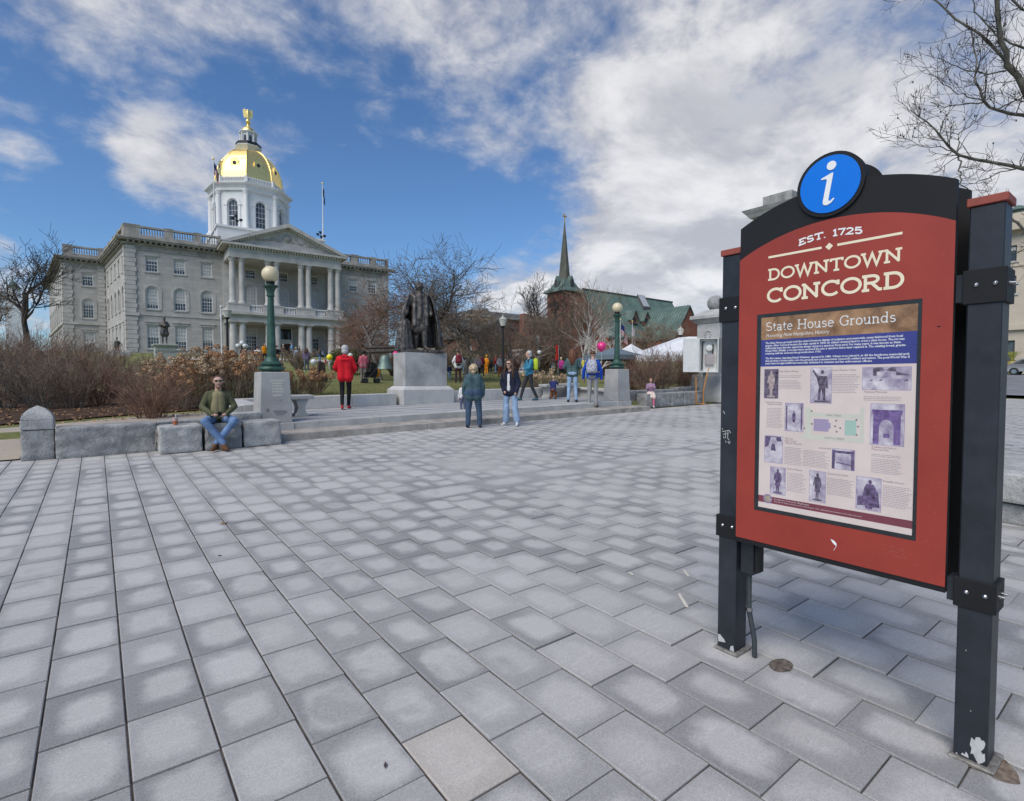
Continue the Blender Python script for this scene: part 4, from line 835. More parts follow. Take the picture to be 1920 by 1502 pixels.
def remeshed(S, voxel, mats, name, parent, scale=1.0, extra=None, smooth_it=4, bump=0.0):
    mb = MB()
    for a, b, ra, rb, m_ in S: capsule(mb, Vector(a)*scale, Vector(b)*scale, ra*scale, rb*scale, 10)
    me = bpy.data.meshes.new('tmp'); me.from_pydata(mb.v, [], mb.f); ob = bpy.data.objects.new('tmp', me); COL.objects.link(ob)
    rm = ob.modifiers.new('r', 'REMESH'); rm.mode = 'VOXEL'; rm.voxel_size = voxel; rm.use_smooth_shade = True
    sm = ob.modifiers.new('s', 'SMOOTH'); sm.factor = .5; sm.iterations = smooth_it
    bpy.context.view_layer.update(); ev = ob.evaluated_get(bpy.context.evaluated_depsgraph_get()); m2 = bpy.data.meshes.new_from_object(ev)
    bpy.data.objects.remove(ob); bpy.data.meshes.remove(me)
    nf = len(m2.polygons); C_ = np.empty(nf*3); m2.polygons.foreach_get('center', C_); C_ = C_.reshape(-1, 3)
    best = np.full(nf, 1e9); idx = np.zeros(nf, np.int32)
    for a, b, ra, rb, m_ in S:
        a_ = np.array(a)*scale; d = np.array(b)*scale-a_; L2 = d@d+1e-12; t_ = np.clip(((C_-a_)@d)/L2, 0, 1)
        dist = np.linalg.norm(C_-a_-t_[:, None]*d, axis=1)-(ra+(rb-ra)*t_)*scale
        w = dist < best; best[w] = dist[w]; idx[w] = m_
    for m_ in mats: m2.materials.append(m_)
    m2.polygons.foreach_set('material_index', idx); m2.polygons.foreach_set('use_smooth', np.ones(nf, bool))
    if extra is not None and extra.v:
        bm = bmesh.new(); bm.from_mesh(m2); vs_ = [bm.verts.new(v) for v in extra.v]
        for f, q in zip(extra.f, extra.m):
            try: nf_ = bm.faces.new([vs_[i] for i in f]); nf_.material_index = q; nf_.smooth = True
            except ValueError: pass
        bm.to_mesh(m2); bm.free()
    m2.update(); m2.name = name
    o = bpy.data.objects.new(name, m2); COL.objects.link(o); o.parent = parent; ORG[o] = ORG.get(parent, Vector()); return o
m_skin = M('skin', (.52, .30, .215), .55, var=.08, scale=20, spec=.4); m_skin2 = M('fair skin', (.50, .30, .225), .55, var=.08, scale=20)
def cloth(name, c, var=.22, scale=9, rough=.85, bump=.3): return M('cloth '+name, c, rough, var=var, scale=scale, bump=bump, bscale=34, spec=.2)
def heading(fx, fy): return math.atan2(-fx, fy)
def face_to(loc, rel):            # rel 0 = looks at the camera's side of the square, 180 = walks away from it
    a = math.atan2(-loc[1], -loc[0])+R(rel); return heading(math.cos(a), math.sin(a))
def hair_cap(mb, h, f, r=.096, back=.02, up=.035, low=.0):
    mb.sphere(Vector(h)-f*back+Vector((0, 0, up)), r, 14, 10, (1.0, 1.04, 1.0))
    if low: mb.sphere(Vector(h)-f*(back+.025)+Vector((0, 0, up-low)), r*.9, 12, 8)
def person(label, loc, rot, H, J=None, top=None, legs=None, shoes=None, skin=None, hair=None, hairstyle='short', voxel=.014, group=None, near=True, cat='person', shirt=None, beard=None, extra=(), glasses=False, **kw):
    k = H/1.75; t_ = thing('person', label, cat, loc, rot, group); Jn = dict(STD); Jn.update(J or {})
    S = skeleton(Jn, **kw); mats = [skin or m_skin, top, legs, shoes, shirt or top, beard or skin or m_skin, hair or legs]
    if 'noarm' in kw: pass
    S += list(extra); ex = MB()
    if near:
        for q, s_ in (('R', 1), ('L', -1)):
            wr, ha = Vector(Jn['wr'+q])*k, Vector(Jn['ha'+q])*k; sd = Vector((0, 1, 0)) if abs((ha-wr).normalized().z) > .5 else Vector((-s_, 0, .2))
            fingers(ex, wr, ha, sd, 0, .5, max(.75, k))
    body = remeshed(S, voxel, mats, 'body', t_, k, ex)
    h = Vector(Jn['head'])*k; f = Vector(Jn.get('face', (0, 1, 0))).normalized(); r_ = Vector((f.y, -f.x, 0)); u = Vector((0, 0, 1))
    if hair:
        mb = MB(); lines = []; rr = random.Random(int(abs(loc[0]*100)+abs(loc[1]*10)))
        if hairstyle == 'short': mb.sphere(h-f*.026*k+u*.047*k, .088*k, 14, 10, (1, 1, .92))
        elif hairstyle == 'bald': mb.sphere(h-f*.030*k+u*.042*k, .0875*k, 16, 10, (1.02, 1, .93))
        elif hairstyle == 'bun':
            mb.sphere(h-f*.03*k+u*.03*k, .112*k, 14, 10); mb.sphere(h-f*.11*k+u*.03*k, .07*k, 12, 8); mb.sphere(h-f*.075*k-u*.06*k, .075*k, 10, 8)
            for i in range(30): a_ = rr.uniform(0, 6.3); e_ = rr.uniform(-.6, 1.3); v = Vector((math.cos(a_)*math.cos(e_), math.sin(a_)*math.cos(e_), math.sin(e_))); v = v-f*max(0, v.dot(f)); mb.sphere(h-f*.045*k+u*.02*k+v*.105*k, .03*k, 6, 5)
        elif hairstyle == 'bob': mb.sphere(h-f*.03*k+u*.035*k, .10*k, 14, 10); mb.sphere(h-f*.05*k-u*.05*k, .09*k, 12, 8)
        elif hairstyle == 'curly':
            mb.sphere(h-f*.03*k+u*.03*k, .10*k, 12, 8)
            for i in range(26): a_ = rr.uniform(0, 6.3); e_ = rr.uniform(-.5, 1.3); v = Vector((math.cos(a_)*math.cos(e_), math.sin(a_)*math.cos(e_), math.sin(e_))); v = v-f*max(0, v.dot(f))*1.1; mb.sphere(h-f*.03*k+u*.02*k+v*.095*k, .038*k, 6, 5)
        elif hairstyle == 'long':
            mb.sphere(h-f*.028*k+u*.036*k, .095*k, 14, 10)
            for i in range(150 if near else 30):
                a_ = rr.uniform(R(68), R(292)); v = f*math.cos(a_)+r_*math.sin(a_); ln = rr.uniform(.30, .46)*k; p0 = h+v*.088*k+u*rr.uniform(.0, .07)*k-f*.02*k; pts = []
                for j in range(7):
                    s_ = j/6; w_ = .016*math.sin(s_*11+i)*k; pts.append(p0+v*(.055*k*math.sin(s_*2.4))-u*ln*s_+r_*w_+f*(.035*k*s_ if math.cos(a_) > -.3 else -.01*k*s_))
                lines.append((np.array([tuple(p) for p in pts]), np.array([.013, .016, .016, .015, .014, .012, .004])*k))
        if mb.v: hb = mb.build('hair', hair, t_, smooth=70, local=True)
        if lines: polytubes(lines, 5, hair, 'hair_strands', t_, local=True)
    if glasses:
        mb = MB()
        for s_ in (-1, 1):
            c_ = h+f*.094*k+r_*s_*.034*k+u*.018*k; mb.prism([(.027*math.cos(a_)*k, .019*math.sin(a_)*k) for a_ in [2*math.pi*j/12 for j in range(12)]], lambda a_, b_, d_, c_=c_: c_+r_*a_+u*b_+f*d_, .006*k, -.004*k)
            mb.tube([c_+r_*s_*.026*k+u*.006*k, h+r_*s_*.09*k+f*.0*k+u*.016*k], .004*k, 5)
        mb.tube([h+f*.10*k-r_*.012*k+u*.024*k, h+f*.10*k+r_*.012*k+u*.024*k], .004*k, 5)
        mb.build('sunglasses', M('dark lenses', (.012, .014, .013), .12, var=.1), t_, local=True)
        mo = MB(); mo.sphere(h+f*.079*k-u*.058*k, .018*k, 8, 6, (1.0, .5, .28) if abs(f.y) > .7 else (.5, 1, .28)); mo.build('mouth', M('lips', (.36, .13, .11), .5, var=.05), t_, smooth=80, local=True)
    return t_
denim = cloth('denim', (.13, .21, .36), .35, 7); denim2 = cloth('pale denim', (.26, .36, .50), .3, 7); darkdenim = cloth('dark denim', (.045, .075, .12), .3, 7); black = cloth('black', (.012, .012, .014), .3, 6); charcoal = cloth('charcoal', (.035, .036, .04), .3, 6)
olive = cloth('olive', (.085, .088, .045), .25, 8); tan_shirt = cloth('khaki shirt', (.23, .20, .11), .15, 9); teal = cloth('slate teal', (.055, .098, .108), .25, 10); navy = cloth('navy', (.014, .018, .036), .3, 9); redc = cloth('red fleece', (.55, .012, .022), .15, 8); white_c = cloth('white', (.62, .61, .60), .08, 9)
hair_br = M('brown hair', (.075, .036, .02), .5, var=.4, scale=30); hair_bl = M('blond hair', (.50, .37, .23), .55, var=.3, scale=30); hair_gr = M('grey hair', (.42, .41, .40), .6, var=.25, scale=30); hair_bk = M('black hair', (.012, .010, .009), .45, var=.3, scale=30); hair_lt = M('light brown hair', (.15, .085, .045), .5, var=.3, scale=30)
shoe_w = cloth('white shoe', (.6, .59, .58), .08); shoe_d = cloth('dark shoe', (.03, .03, .033), .3); shoe_br = cloth('brown boot', (.12, .06, .03), .3)
beard_m = M('stubble', (.26, .14, .095), .7, var=.3, scale=60)
# --- the sitting man
P0 = (1.80, 11.40, gz(1.8, 11.4))
sit = dict(pelvis=(0, .02, .60), waist=(0, .01, .73), chest=(0, .05, .95), neck=(0, .085, 1.11), head=(0, .12, 1.275), shR=(.165, .05, 1.035), shL=(-.165, .05, 1.035), elR=(.275, .10, .80), elL=(-.275, .10, .80), wrR=(.115, .34, .665), wrL=(-.115, .34, .665), haR=(.035, .40, .64), haL=(-.035, .40, .64),
           hiR=(.10, .02, .565), hiL=(-.10, .02, .565), knR=(.245, .43, .545), knL=(-.245, .43, .545), anR=(-.045, .50, .115), anL=(.06, .43, .12), toR=(-.10, .62, .035), toL=(.14, .56, .035))
ex = [((-.04, .11, .66), (-.028, .125, 1.02), .10, .078, 4), ((.04, .11, .66), (.028, .125, 1.02), .10, .078, 4), ((0, .10, 1.03), (0, .105, 1.09), .07, .055, 4), ((0, .155, 1.205), (0, .16, 1.185), .052, .045, 5)]
ps = person('man in olive jacket, jeans and sunglasses sitting on a granite block with legs crossed', P0, face_to(P0, 3), 1.72, sit, olive, denim, shoe_br, m_skin2, hair_br, 'bald', .0125, shirt=tan_shirt, beard=beard_m, extra=ex, glasses=True, bulk=1.02, armw=1.12, legw=1.12, wide=1.05)
mb = MB(); mb.box(-.035, .035, -.006, .006, -.065, .065); ph = mb.build('mobile_phone', M('black phone', (.01, .01, .012), .2, var=.1), bevel=.004); hd = face_to(P0, 3)
ph.location = Vector(P0)+Matrix.Rotation(hd, 3, 'Z') @ Vector((0, .405, .665)); ph.rotation_euler = (R(-50), 0, hd); tag(ph, 'black mobile phone held by the sitting man', 'phone')
c_ = G(347, 801, .49); c_ = Vector((1.10, 11.36, gz(1.10, 11.36)+.488)); cp = thing('drink_cup', 'clear plastic cup with orange drink on a granite seat block', 'cup', c_)
mb = MB(); mb.lathe([(.034, 0), (.046, .125), (.049, .13), (.049, .136)], 16, c_); mb.build('cup', M('pinkish clear plastic', (.58, .42, .37), .25, var=.15, scale=20), cp, smooth=40)
mb = MB(); mb.lathe([(.0345, .004), (.0423, .075)], 16, (c_[0], c_[1], c_[2])); mb.v = [(c_[0]+(x-c_[0])*1.025, c_[1]+(y-c_[1])*1.025, z) for x, y, z in mb.v]; mb.build('drink', M('orange drink', (.42, .13, .05), .3, var=.15), cp, smooth=40)
MB().tube([(c_[0], c_[1], c_[2]+.1), (c_[0]+.012, c_[1], c_[2]+.19)], .004, 6).build('straw', m_white, cp)
# --- two women at the foot of the steps
p = G(888, 802); P1_ = (p.x, p.y, p.z)
J1 = dict(elR=(.26, -.02, 1.13), elL=(-.26, -.02, 1.13), wrR=(.275, .06, .90), wrL=(-.26, .10, .92), haR=(.27, .10, .83), haL=(-.25, .15, .86), hiR=(.10, 0, .93), hiL=(-.10, 0, .93), knR=(.15, .01, .50), knL=(-.14, .02, .50), anR=(.17, -.03, .085), anL=(-.155, -.02, .085), toR=(.20, .13, .03), toL=(-.18, .14, .03), head=(0, .06, 1.60))
person('woman with blond bun in slate teal jacket and navy trousers seen from behind', P1_, face_to(P1_, 185), 1.60, J1, teal, darkdenim, shoe_d, m_skin2, hair_bl, 'bun', .0135, bulk=1.27, armw=1.25, legw=1.30, hem=.08, hip=1.2, wide=1.2, flare=1.08)
p = G(868, 777, .15); PC = (p.x, p.y, p.z)
person('small child in white top half hidden behind the woman in the teal jacket', PC, face_to(PC, 200), .92, dict(head=(0, .03, 1.60)), white_c, cloth('grey blue', (.10, .11, .16)), shoe_d, m_skin2, hair_lt, 'short', .014, legw=1.15, bulk=1.1)
p = G(957, 798); P2_ = (p.x, p.y, p.z)
J2 = dict(elR=(.26, -.02, 1.13), elL=(-.24, -.01, 1.12), wrR=(.12, .16, .93), wrL=(-.22, .10, .90), haR=(.05, .19, .86), haL=(-.19, .14, .82), knR=(.13, .02, .50), knL=(-.15, .02, .50), anR=(.145, -.02, .085), anL=(-.20, -.01, .085), toR=(.18, .13, .03), toL=(-.24, .14, .03), head=(.01, .05, 1.63), face=(.15, .98, 0))
ex = [((0, .10, .96), (0, .10, 1.34), .046, .042, 4), ((.105, .02, .52), (.14, -.01, .14), .082, .092, 2), ((-.13, .02, .52), (-.19, -.005, .14), .082, .092, 2)]
person('woman with long brown hair, sunglasses, black jacket and wide blue jeans facing the square', P2_, face_to(P2_, -24), 1.70, J2, navy, denim2, shoe_w, m_skin2, hair_br, 'long', .0125, shirt=white_c, extra=ex, glasses=True, bulk=1.04, armw=1.25, legw=1.12, hem=.06, wide=1.02, flare=1.12)
# --- on the terrace and steps
p = G(648, 767, .302); P3 = (p.x, p.y, p.z)
J3 = dict(elR=(.27, .02, 1.14), elL=(-.27, .02, 1.14), wrR=(.20, .22, 1.02), wrL=(-.20, .22, 1.02), haR=(.15, .29, 1.0), haL=(-.15, .29, 1.0), knR=(.085, .10, .51), anR=(.06, .16, .085), toR=(.08, .33, .035), knL=(-.09, .04, .50), anL=(-.06, -.20, .12), toL=(-.07, -.07, .035))
ex = [((-.05, -.10, 1.44), (.05, -.10, 1.44), .055, .055, 1), ((-.08, -.11, 1.36), (.08, -.11, 1.36), .05, .05, 1)]
person('grey-haired man in bright red hooded top walking away across the terrace', P3, face_to(P3, 172), 1.80, J3, redc, black, cloth('red shoe', (.45, .05, .06), .3), m_skin2, hair_gr, 'bob', .0135, extra=ex, bulk=1.16, armw=1.3, legw=.98, wide=1.1, hem=.07, hip=.86)
p = G(992, 751, .302); P4 = (p.x, p.y, p.z)
J4 = dict(elR=(.24, .08, 1.13), elL=(-.24, .10, 1.15), wrR=(.18, .24, 1.10), wrL=(-.17, .26, 1.10), haR=(.12, .31, 1.12), haL=(-.11, .32, 1.12), knR=(.09, .16, .52), anR=(.09, .28, .085), toR=(.10, .45, .035), knL=(-.09, -.06, .50), anL=(-.09, -.26, .09), toL=(-.09, -.10, .03))
person('grey-haired walker in bright teal jacket and black trousers crossing the terrace', P4, heading(-.90, .25), 1.74, J4, cloth('bright teal', (.045, .20, .30), .15), charcoal, cloth('teal shoe', (.05, .10, .13), .3), m_skin2, hair_gr, 'bob', .0135, bulk=1.0, armw=1.15, legw=1.0)
p = G(1037, 748.5, .302); P5 = (p.x, p.y, p.z)
J5 = dict(pelvis=(0, -.02, .62), waist=(0, .02, .76), chest=(0, .06, 1.0), neck=(0, .08, 1.17), head=(0, .10, 1.36), shR=(.19, .07, 1.10), shL=(-.19, .07, 1.10), elR=(.26, .22, .95), elL=(-.26, .22, .95), wrR=(.2, .42, .95), wrL=(-.2, .42, .95), haR=(.17, .50, .95), haL=(-.17, .50, .95), hiR=(.10, 0, .58), hiL=(-.10, 0, .58), knR=(.13, .26, .30), knL=(-.13, .16, .14), anR=(.12, .02, .10), anL=(-.12, -.22, .10), toR=(.13, .2, .04), toL=(-.13, -.36, .05))
person('toddler in navy jumper and brown trousers kneeling at the stone bench', P5, face_to(P5, 165), 1.0, J5, cloth('royal navy', (.03, .04, .14), .2), cloth('rust brown', (.24, .09, .03), .2), shoe_d, m_skin2, hair_bl, 'short', .013, bulk=1.1, legw=1.2, armw=1.1)
p = G(1073, 754, .302); P6 = (p.x, p.y, p.z)
J6 = dict(elR=(.27, .0, 1.15), elL=(-.27, .0, 1.15), wrR=(.13, .17, 1.10), wrL=(-.13, .17, 1.08), haR=(.04, .2, 1.12), haL=(-.04, .2, 1.10), anR=(.13, -.03, .085), anL=(-.13, -.03, .085), toR=(.15, .12, .03), toL=(-.15, .12, .03), knR=(.11, .01, .5), knL=(-.11, .01, .5))
m_plaid = bpy.data.materials.new('cloth green plaid'); m_plaid.use_nodes = True; n = NB(m_plaid.node_tree); sx_ = n.node('ShaderNodeSeparateXYZ'); m_plaid.node_tree.links.new(n.node('ShaderNodeTexCoord').outputs['Object'], sx_.inputs[0])
st1 = n.math('GREATER_THAN', n.math('SINE', n.math('MULTIPLY', sx_.outputs[0], 90.0)), .55); st2 = n.math('GREATER_THAN', n.math('SINE', n.math('MULTIPLY', sx_.outputs[2], 90.0)), .55)
m_plaid.node_tree.links.new(n.mix(n.math('MULTIPLY', st2, .6), n.mix(n.math('MULTIPLY', st1, .6), (.045, .10, .095), (.012, .025, .03)), (.10, .15, .15)), m_plaid.node_tree.nodes['Principled BSDF'].inputs['Base Color'])
person('woman with reddish brown hair in green plaid shirt and pale jeans seen from behind', P6, face_to(P6, 178), 1.78, J6, m_plaid, denim2, shoe_d, m_skin2, M('auburn hair', (.12, .045, .02), .5, var=.3, scale=30), 'long', .0135, bulk=1.08, armw=1.15, legw=1.05, hem=.02, wide=1.05)
p = G(1111, 764, .152); P7 = (p.x, p.y, p.z)
J7 = dict(elR=(.26, -.01, 1.13), elL=(-.27, -.02, 1.14), wrR=(.26, .06, .88), wrL=(-.30, .05, .90), haR=(.25, .09, .80), haL=(-.30, .09, .82), anR=(.11, -.02, .085), anL=(-.11, .02, .085), toR=(.15, .12, .03), toL=(-.14, .16, .03), head=(0, .05, 1.62))
person('dark-haired man in royal blue jacket and grey trousers standing on the lower step', P7, face_to(P7, 172), 1.88, J7, cloth('royal blue', (.012, .06, .36), .2), cloth('mid grey', (.27, .265, .26), .15), cloth('taupe shoe', (.12, .10, .08), .3), m_skin2, hair_br, 'short', .0135, bulk=1.04, armw=1.12, legw=1.05)
p = Vector((15.93, 12.30, 0)); P8 = (p.x, p.y, gz(p.x, p.y))
J8 = dict(pelvis=(0, .0, .80), waist=(0, .0, .93), chest=(0, .03, 1.15), neck=(0, .05, 1.31), head=(0, .09, 1.49), shR=(.17, .04, 1.26), shL=(-.17, .04, 1.26), elR=(.22, .12, 1.02), elL=(-.22, .12, 1.02), wrR=(.09, .28, 1.12), wrL=(-.09, .28, 1.10), haR=(.03, .33, 1.18), haL=(-.03, .33, 1.16), hiR=(.09, .02, .77), hiL=(-.09, .02, .77), knR=(.14, .36, .62), knL=(-.13, .38, .60), anR=(.13, .36, .12), anL=(-.11, .44, .10), toR=(.15, .52, .05), toL=(-.12, .60, .05))
ex = [((.1, .1, .76), (.15, .34, .60), .13, .12, 6), ((-.1, .1, .76), (-.13, .36, .58), .13, .12, 6), ((0, .2, .74), (0, .36, .60), .14, .12, 6)]
person('little girl in flowered cardigan, cream dress and pink tights sitting on a granite block', P8, face_to(P8, 8), 1.17, J8, M('cloth flowered', (.60, .48, .50), .8, var=.5, scale=40, col2=(.30, .14, .32)), cloth('pink tights', (.60, .13, .22), .15), shoe_w, m_skin2, cloth('cream dress', (.66, .53, .46), .12), 'none', .013, bulk=1.05, legw=.95, armw=1.05, extra=ex)
mb = MB(); hh = Vector((0, .09, 1.49))*(1.17/1.75); mb.sphere(hh+Vector((0, -.018, .03)), .068, 12, 8); mb.sphere(hh+Vector((0, -.04, -.03)), .055, 10, 8)
gh = mb.build('hair', hair_lt, None, smooth=70); gh.parent = [o for o in bpy.data.objects if o.get('label', '').startswith('little girl')][0]
# --- backpacks, balloon
def backpack(owner_loc, rot, zc, label, mat, mat2, sc=1.0, dy=-.19):
    t_ = thing('backpack', label, 'backpack', owner_loc, rot)
    mb = MB(); prof = [(.13, -.20), (.155, -.12), (.155, .06), (.13, .15), (.07, .20)]; vv = []
    for hw, zz in prof: vv += [(-hw*sc, dy-.10*sc, zc+zz*sc), (hw*sc, dy-.10*sc, zc+zz*sc), (hw*sc, dy+.06*sc, zc+zz*sc), (-hw*sc, dy+.06*sc, zc+zz*sc)]
    mb.add(vv, [(4*i+k, 4*i+(k+1) % 4, 4*i+4+(k+1) % 4, 4*i+4+k) for i in range(4) for k in range(4)]+[(3, 2, 1, 0), (16, 17, 18, 19)]); mb.build('main_bag', mat, t_, bevel=.03*sc, smooth=60, local=True)
    mb = MB(); mb.box(-.11*sc, .11*sc, dy-.15*sc, dy-.095*sc, zc-.18*sc, zc-.01*sc); mb.build('front_pocket', mat2, t_, bevel=.025*sc, smooth=60, local=True)
    for s_ in (-1, 1): MB().tube([(s_*.085*sc, dy+.05*sc, zc+.17*sc), (s_*.10*sc, dy+.14, zc+.235*sc), (s_*.125*sc, dy+.30, zc+.12*sc), (s_*.15*sc, dy+.22, zc-.12*sc), (s_*.13*sc, dy+.05, zc-.18*sc)], .018*sc, 6).build('strap', mat2, t_, smooth=60, local=True)
m_pat = M('patterned backpack cloth', (.08, .10, .26), .8, var=.6, scale=42, col2=(.66, .66, .70), detail=1)
backpack(P7, face_to(P7, 172), 1.35, 'white and navy patterned backpack on the man in the royal blue jacket', m_pat, m_pat, 1.12)
backpack(P4, heading(-.90, .25), 1.27, 'lime yellow and black backpack on the walker in the teal jacket', cloth('lime', (.50, .62, .05), .15), charcoal, 1.05)
m_rub = M('shiny pink balloon rubber', (.72, .03, .20), .22, var=.05, spec=.6)
def balloon(c, r, mat, label, tail=None):
    t_ = thing('balloon', label, 'balloon', c); MB().lathe([(.004, -1.22), (.10, -1.13), (.45, -.88), (.80, -.50), (.98, -.05), (1.0, .12), (.92, .45), (.70, .75), (.38, .95), (.004, 1.02)], 20, (0, 0, 0)).build
    mb = MB(); mb.lathe([(a*r, b*r) for a, b in ((.004, -1.22), (.06, -1.15), (.10, -1.10), (.45, -.86), (.80, -.50), (.98, -.05), (1.0, .12), (.92, .45), (.70, .75), (.38, .95), (.004, 1.02))], 22); mb.build('skin', mat, t_, smooth=80, local=True)
    tl = tail or (0, 0, -.9); MB().tube([(0, 0, -1.2*r), (tl[0]*.4, tl[1]*.4, -1.2*r+(tl[2]+1.2*r)*.5), tl], .0035, 4).build('string', m_white, t_, local=True)
hb = Vector(P7)+Matrix.Rotation(face_to(P7, 172), 3, 'Z') @ Vector((.28, .1, .9)); d_ = proj(hb)[2]; bc = atd(1128, 650, d_); balloon(bc, .155, m_rub, 'bright pink balloon floating beside the man in the royal blue jacket', tuple(hb-bc))
# --- bronze statues
def bronze(label, loc, rot, H, J, extra=(), vox=.03, **kw):
    t_ = thing('statue', label, 'statue', loc, rot); Jn = dict(STD); Jn.update(J); k = H/1.75; ex = MB()
    for q, s_ in (('R', 1), ('L', -1)): fingers(ex, Vector(Jn['wr'+q])*k, Vector(Jn['ha'+q])*k, Vector((0, 1, 0)), 0, .5, k)
    remeshed(skeleton(Jn, **kw)+list(extra), vox, [m_bronze]*7, 'figure', t_, k, ex, 3); h = Vector(Jn['head'])*k; f = Vector(Jn.get('face', (0, 1, 0))).normalized()
    mb = MB(); rr = random.Random(3); mb.sphere(h-f*.03*k+Vector((0, 0, .045*k)), .088*k, 12, 8)
    for i in range(16): a_ = rr.uniform(0, 6.3); e_ = rr.uniform(-.1, 1.3); v = Vector((math.cos(a_)*math.cos(e_), math.sin(a_)*math.cos(e_), math.sin(e_))); v = v-f*max(0, v.dot(f)); mb.sphere(h-f*.02*k+Vector((0, 0, .035*k))+v*.085*k, .03*k, 6, 5)
    mb.build('hair', m_bronze, t_, smooth=60, local=True)
    return t_, k
zs = b0+1.64; SL = (8.44, 15.84, zs+.09)
mb = MB(); mb.box(7.72, 9.12, 15.48, 16.24, zs+.001, zs+.10); pl = None
rotS = face_to(SL, 12)
JS = dict(face=(-.85, .55, 0), head=(0, .03, 1.63), shR=(.20, 0, 1.41), shL=(-.20, 0, 1.41), elR=(.32, -.02, 1.15), wrR=(.36, .10, .95), haR=(.37, .14, .88), elL=(-.26, -.03, 1.14), wrL=(-.27, .10, .93), haL=(-.26, .16, .88), knR=(.10, .02, .5), anR=(.10, -.02, .085), toR=(.12, .15, .03), knL=(-.10, .10, .51), anL=(-.11, .12, .085), toL=(-.16, .29, .03))
ex = [((.06, .03, 1.05), (.10, .05, .56), .13, .16, 1), ((-.06, .03, 1.05), (-.08, .07, .60), .13, .15, 1), ((0, -.03, 1.05), (0, .02, .58), .13, .16, 1), ((-.09, .11, 1.40), (-.10, .13, .78), .035, .03, 1), ((.07, .10, 1.40), (.09, .13, .72), .045, .05, 1), ((-.07, -.06, 1.46), (.14, -.05, 1.47), .085, .075, 1), ((0, .0, 1.66), (0, .03, 1.62), .103, .09, 1), ((.0, .10, 1.42), (.02, .15, .80), .06, .07, 1), ((-.16, .10, 1.38), (-.15, .17, .66), .05, .05, 1), ((.15, .10, 1.36), (.17, .17, .62), .055, .06, 1)]
stt, kk = bronze('large dark bronze statue in a long cloak, hand on a draped pillar', SL, rotS, 2.24, JS, ex, .022, bulk=1.25, armw=1.5, legw=1.35, wide=1.15)
mb.build('plinth', m_bronze, stt, bevel=.02)
# cloak: a folded sheet from the shoulders round the back, open in front
NA, NZ = 90, 22
def cloak(a0, a1, ztop, zbot, rt, rb, drop, thick=.02):
    mb = MB(); P_ = []
    for th in (0, thick):
        for j in range(NZ+1):
            s_ = j/NZ
            for i in range(NA+1):
                a_ = R(a0+(a1-a0)*i/NA); fold = .035*s_*math.sin(a_*13+1.5*math.sin(a_*3))+.02*s_*math.sin(a_*23+1); r_ = rt+(rb-rt)*(s_**.38)+fold-th
                zz = ztop+(zbot-ztop)*s_-drop*math.cos(a_)*.0-.05*(1-s_)*abs(math.sin(a_))**2
                P_.append((r_*1.12*math.sin(a_)*kk, -r_*.86*math.cos(a_)*kk-.02*kk, zz*kk))
    m_ = (NA+1); n_ = m_*(NZ+1); F_ = []
    for j in range(NZ):
        for i in range(NA):
            q = j*m_+i; F_ += [(q, q+1, q+m_+1, q+m_), (n_+q, n_+q+m_, n_+q+m_+1, n_+q+1)]
    for j in range(NZ): F_ += [(j*m_, (j+1)*m_, n_+(j+1)*m_, n_+j*m_), (j*m_+NA, n_+j*m_+NA, n_+(j+1)*m_+NA, (j+1)*m_+NA)]
    for i in range(NA): q = NZ*m_+i; F_ += [(q, q+1, n_+q+1, n_+q)]
    mb.add(P_, F_); return mb
cloak(-128, 118, 1.51, .10, .16, .52, 0).build('cloak', m_bronze, stt, smooth=60, local=True)
mb = MB(); P_ = []                                     # draped pillar under his right hand
for j in range(13):
    s_ = j/12
    for i in range(40): a_ = 2*math.pi*i/40; r_ = (.02+.10*min(1, s_*7)+.12*s_)*(1+.10*math.sin(a_*5+s_*2)+.05*math.sin(a_*11)); P_.append(((.40+r_*math.cos(a_))*kk, (.05+r_*math.sin(a_)*.9)*kk, (.86-.86*s_+.0)*kk))
mb.add(P_, [(j*40+i, j*40+(i+1) % 40, (j+1)*40+(i+1) % 40, (j+1)*40+i) for j in range(12) for i in range(40)]+[tuple(range(40))]); mb.build('draped_pillar', m_bronze, stt, smooth=60, local=True)
m_pale_ped = granite('greenish granite', (.36, .375, .33), .2, .3, 40, 1.2)
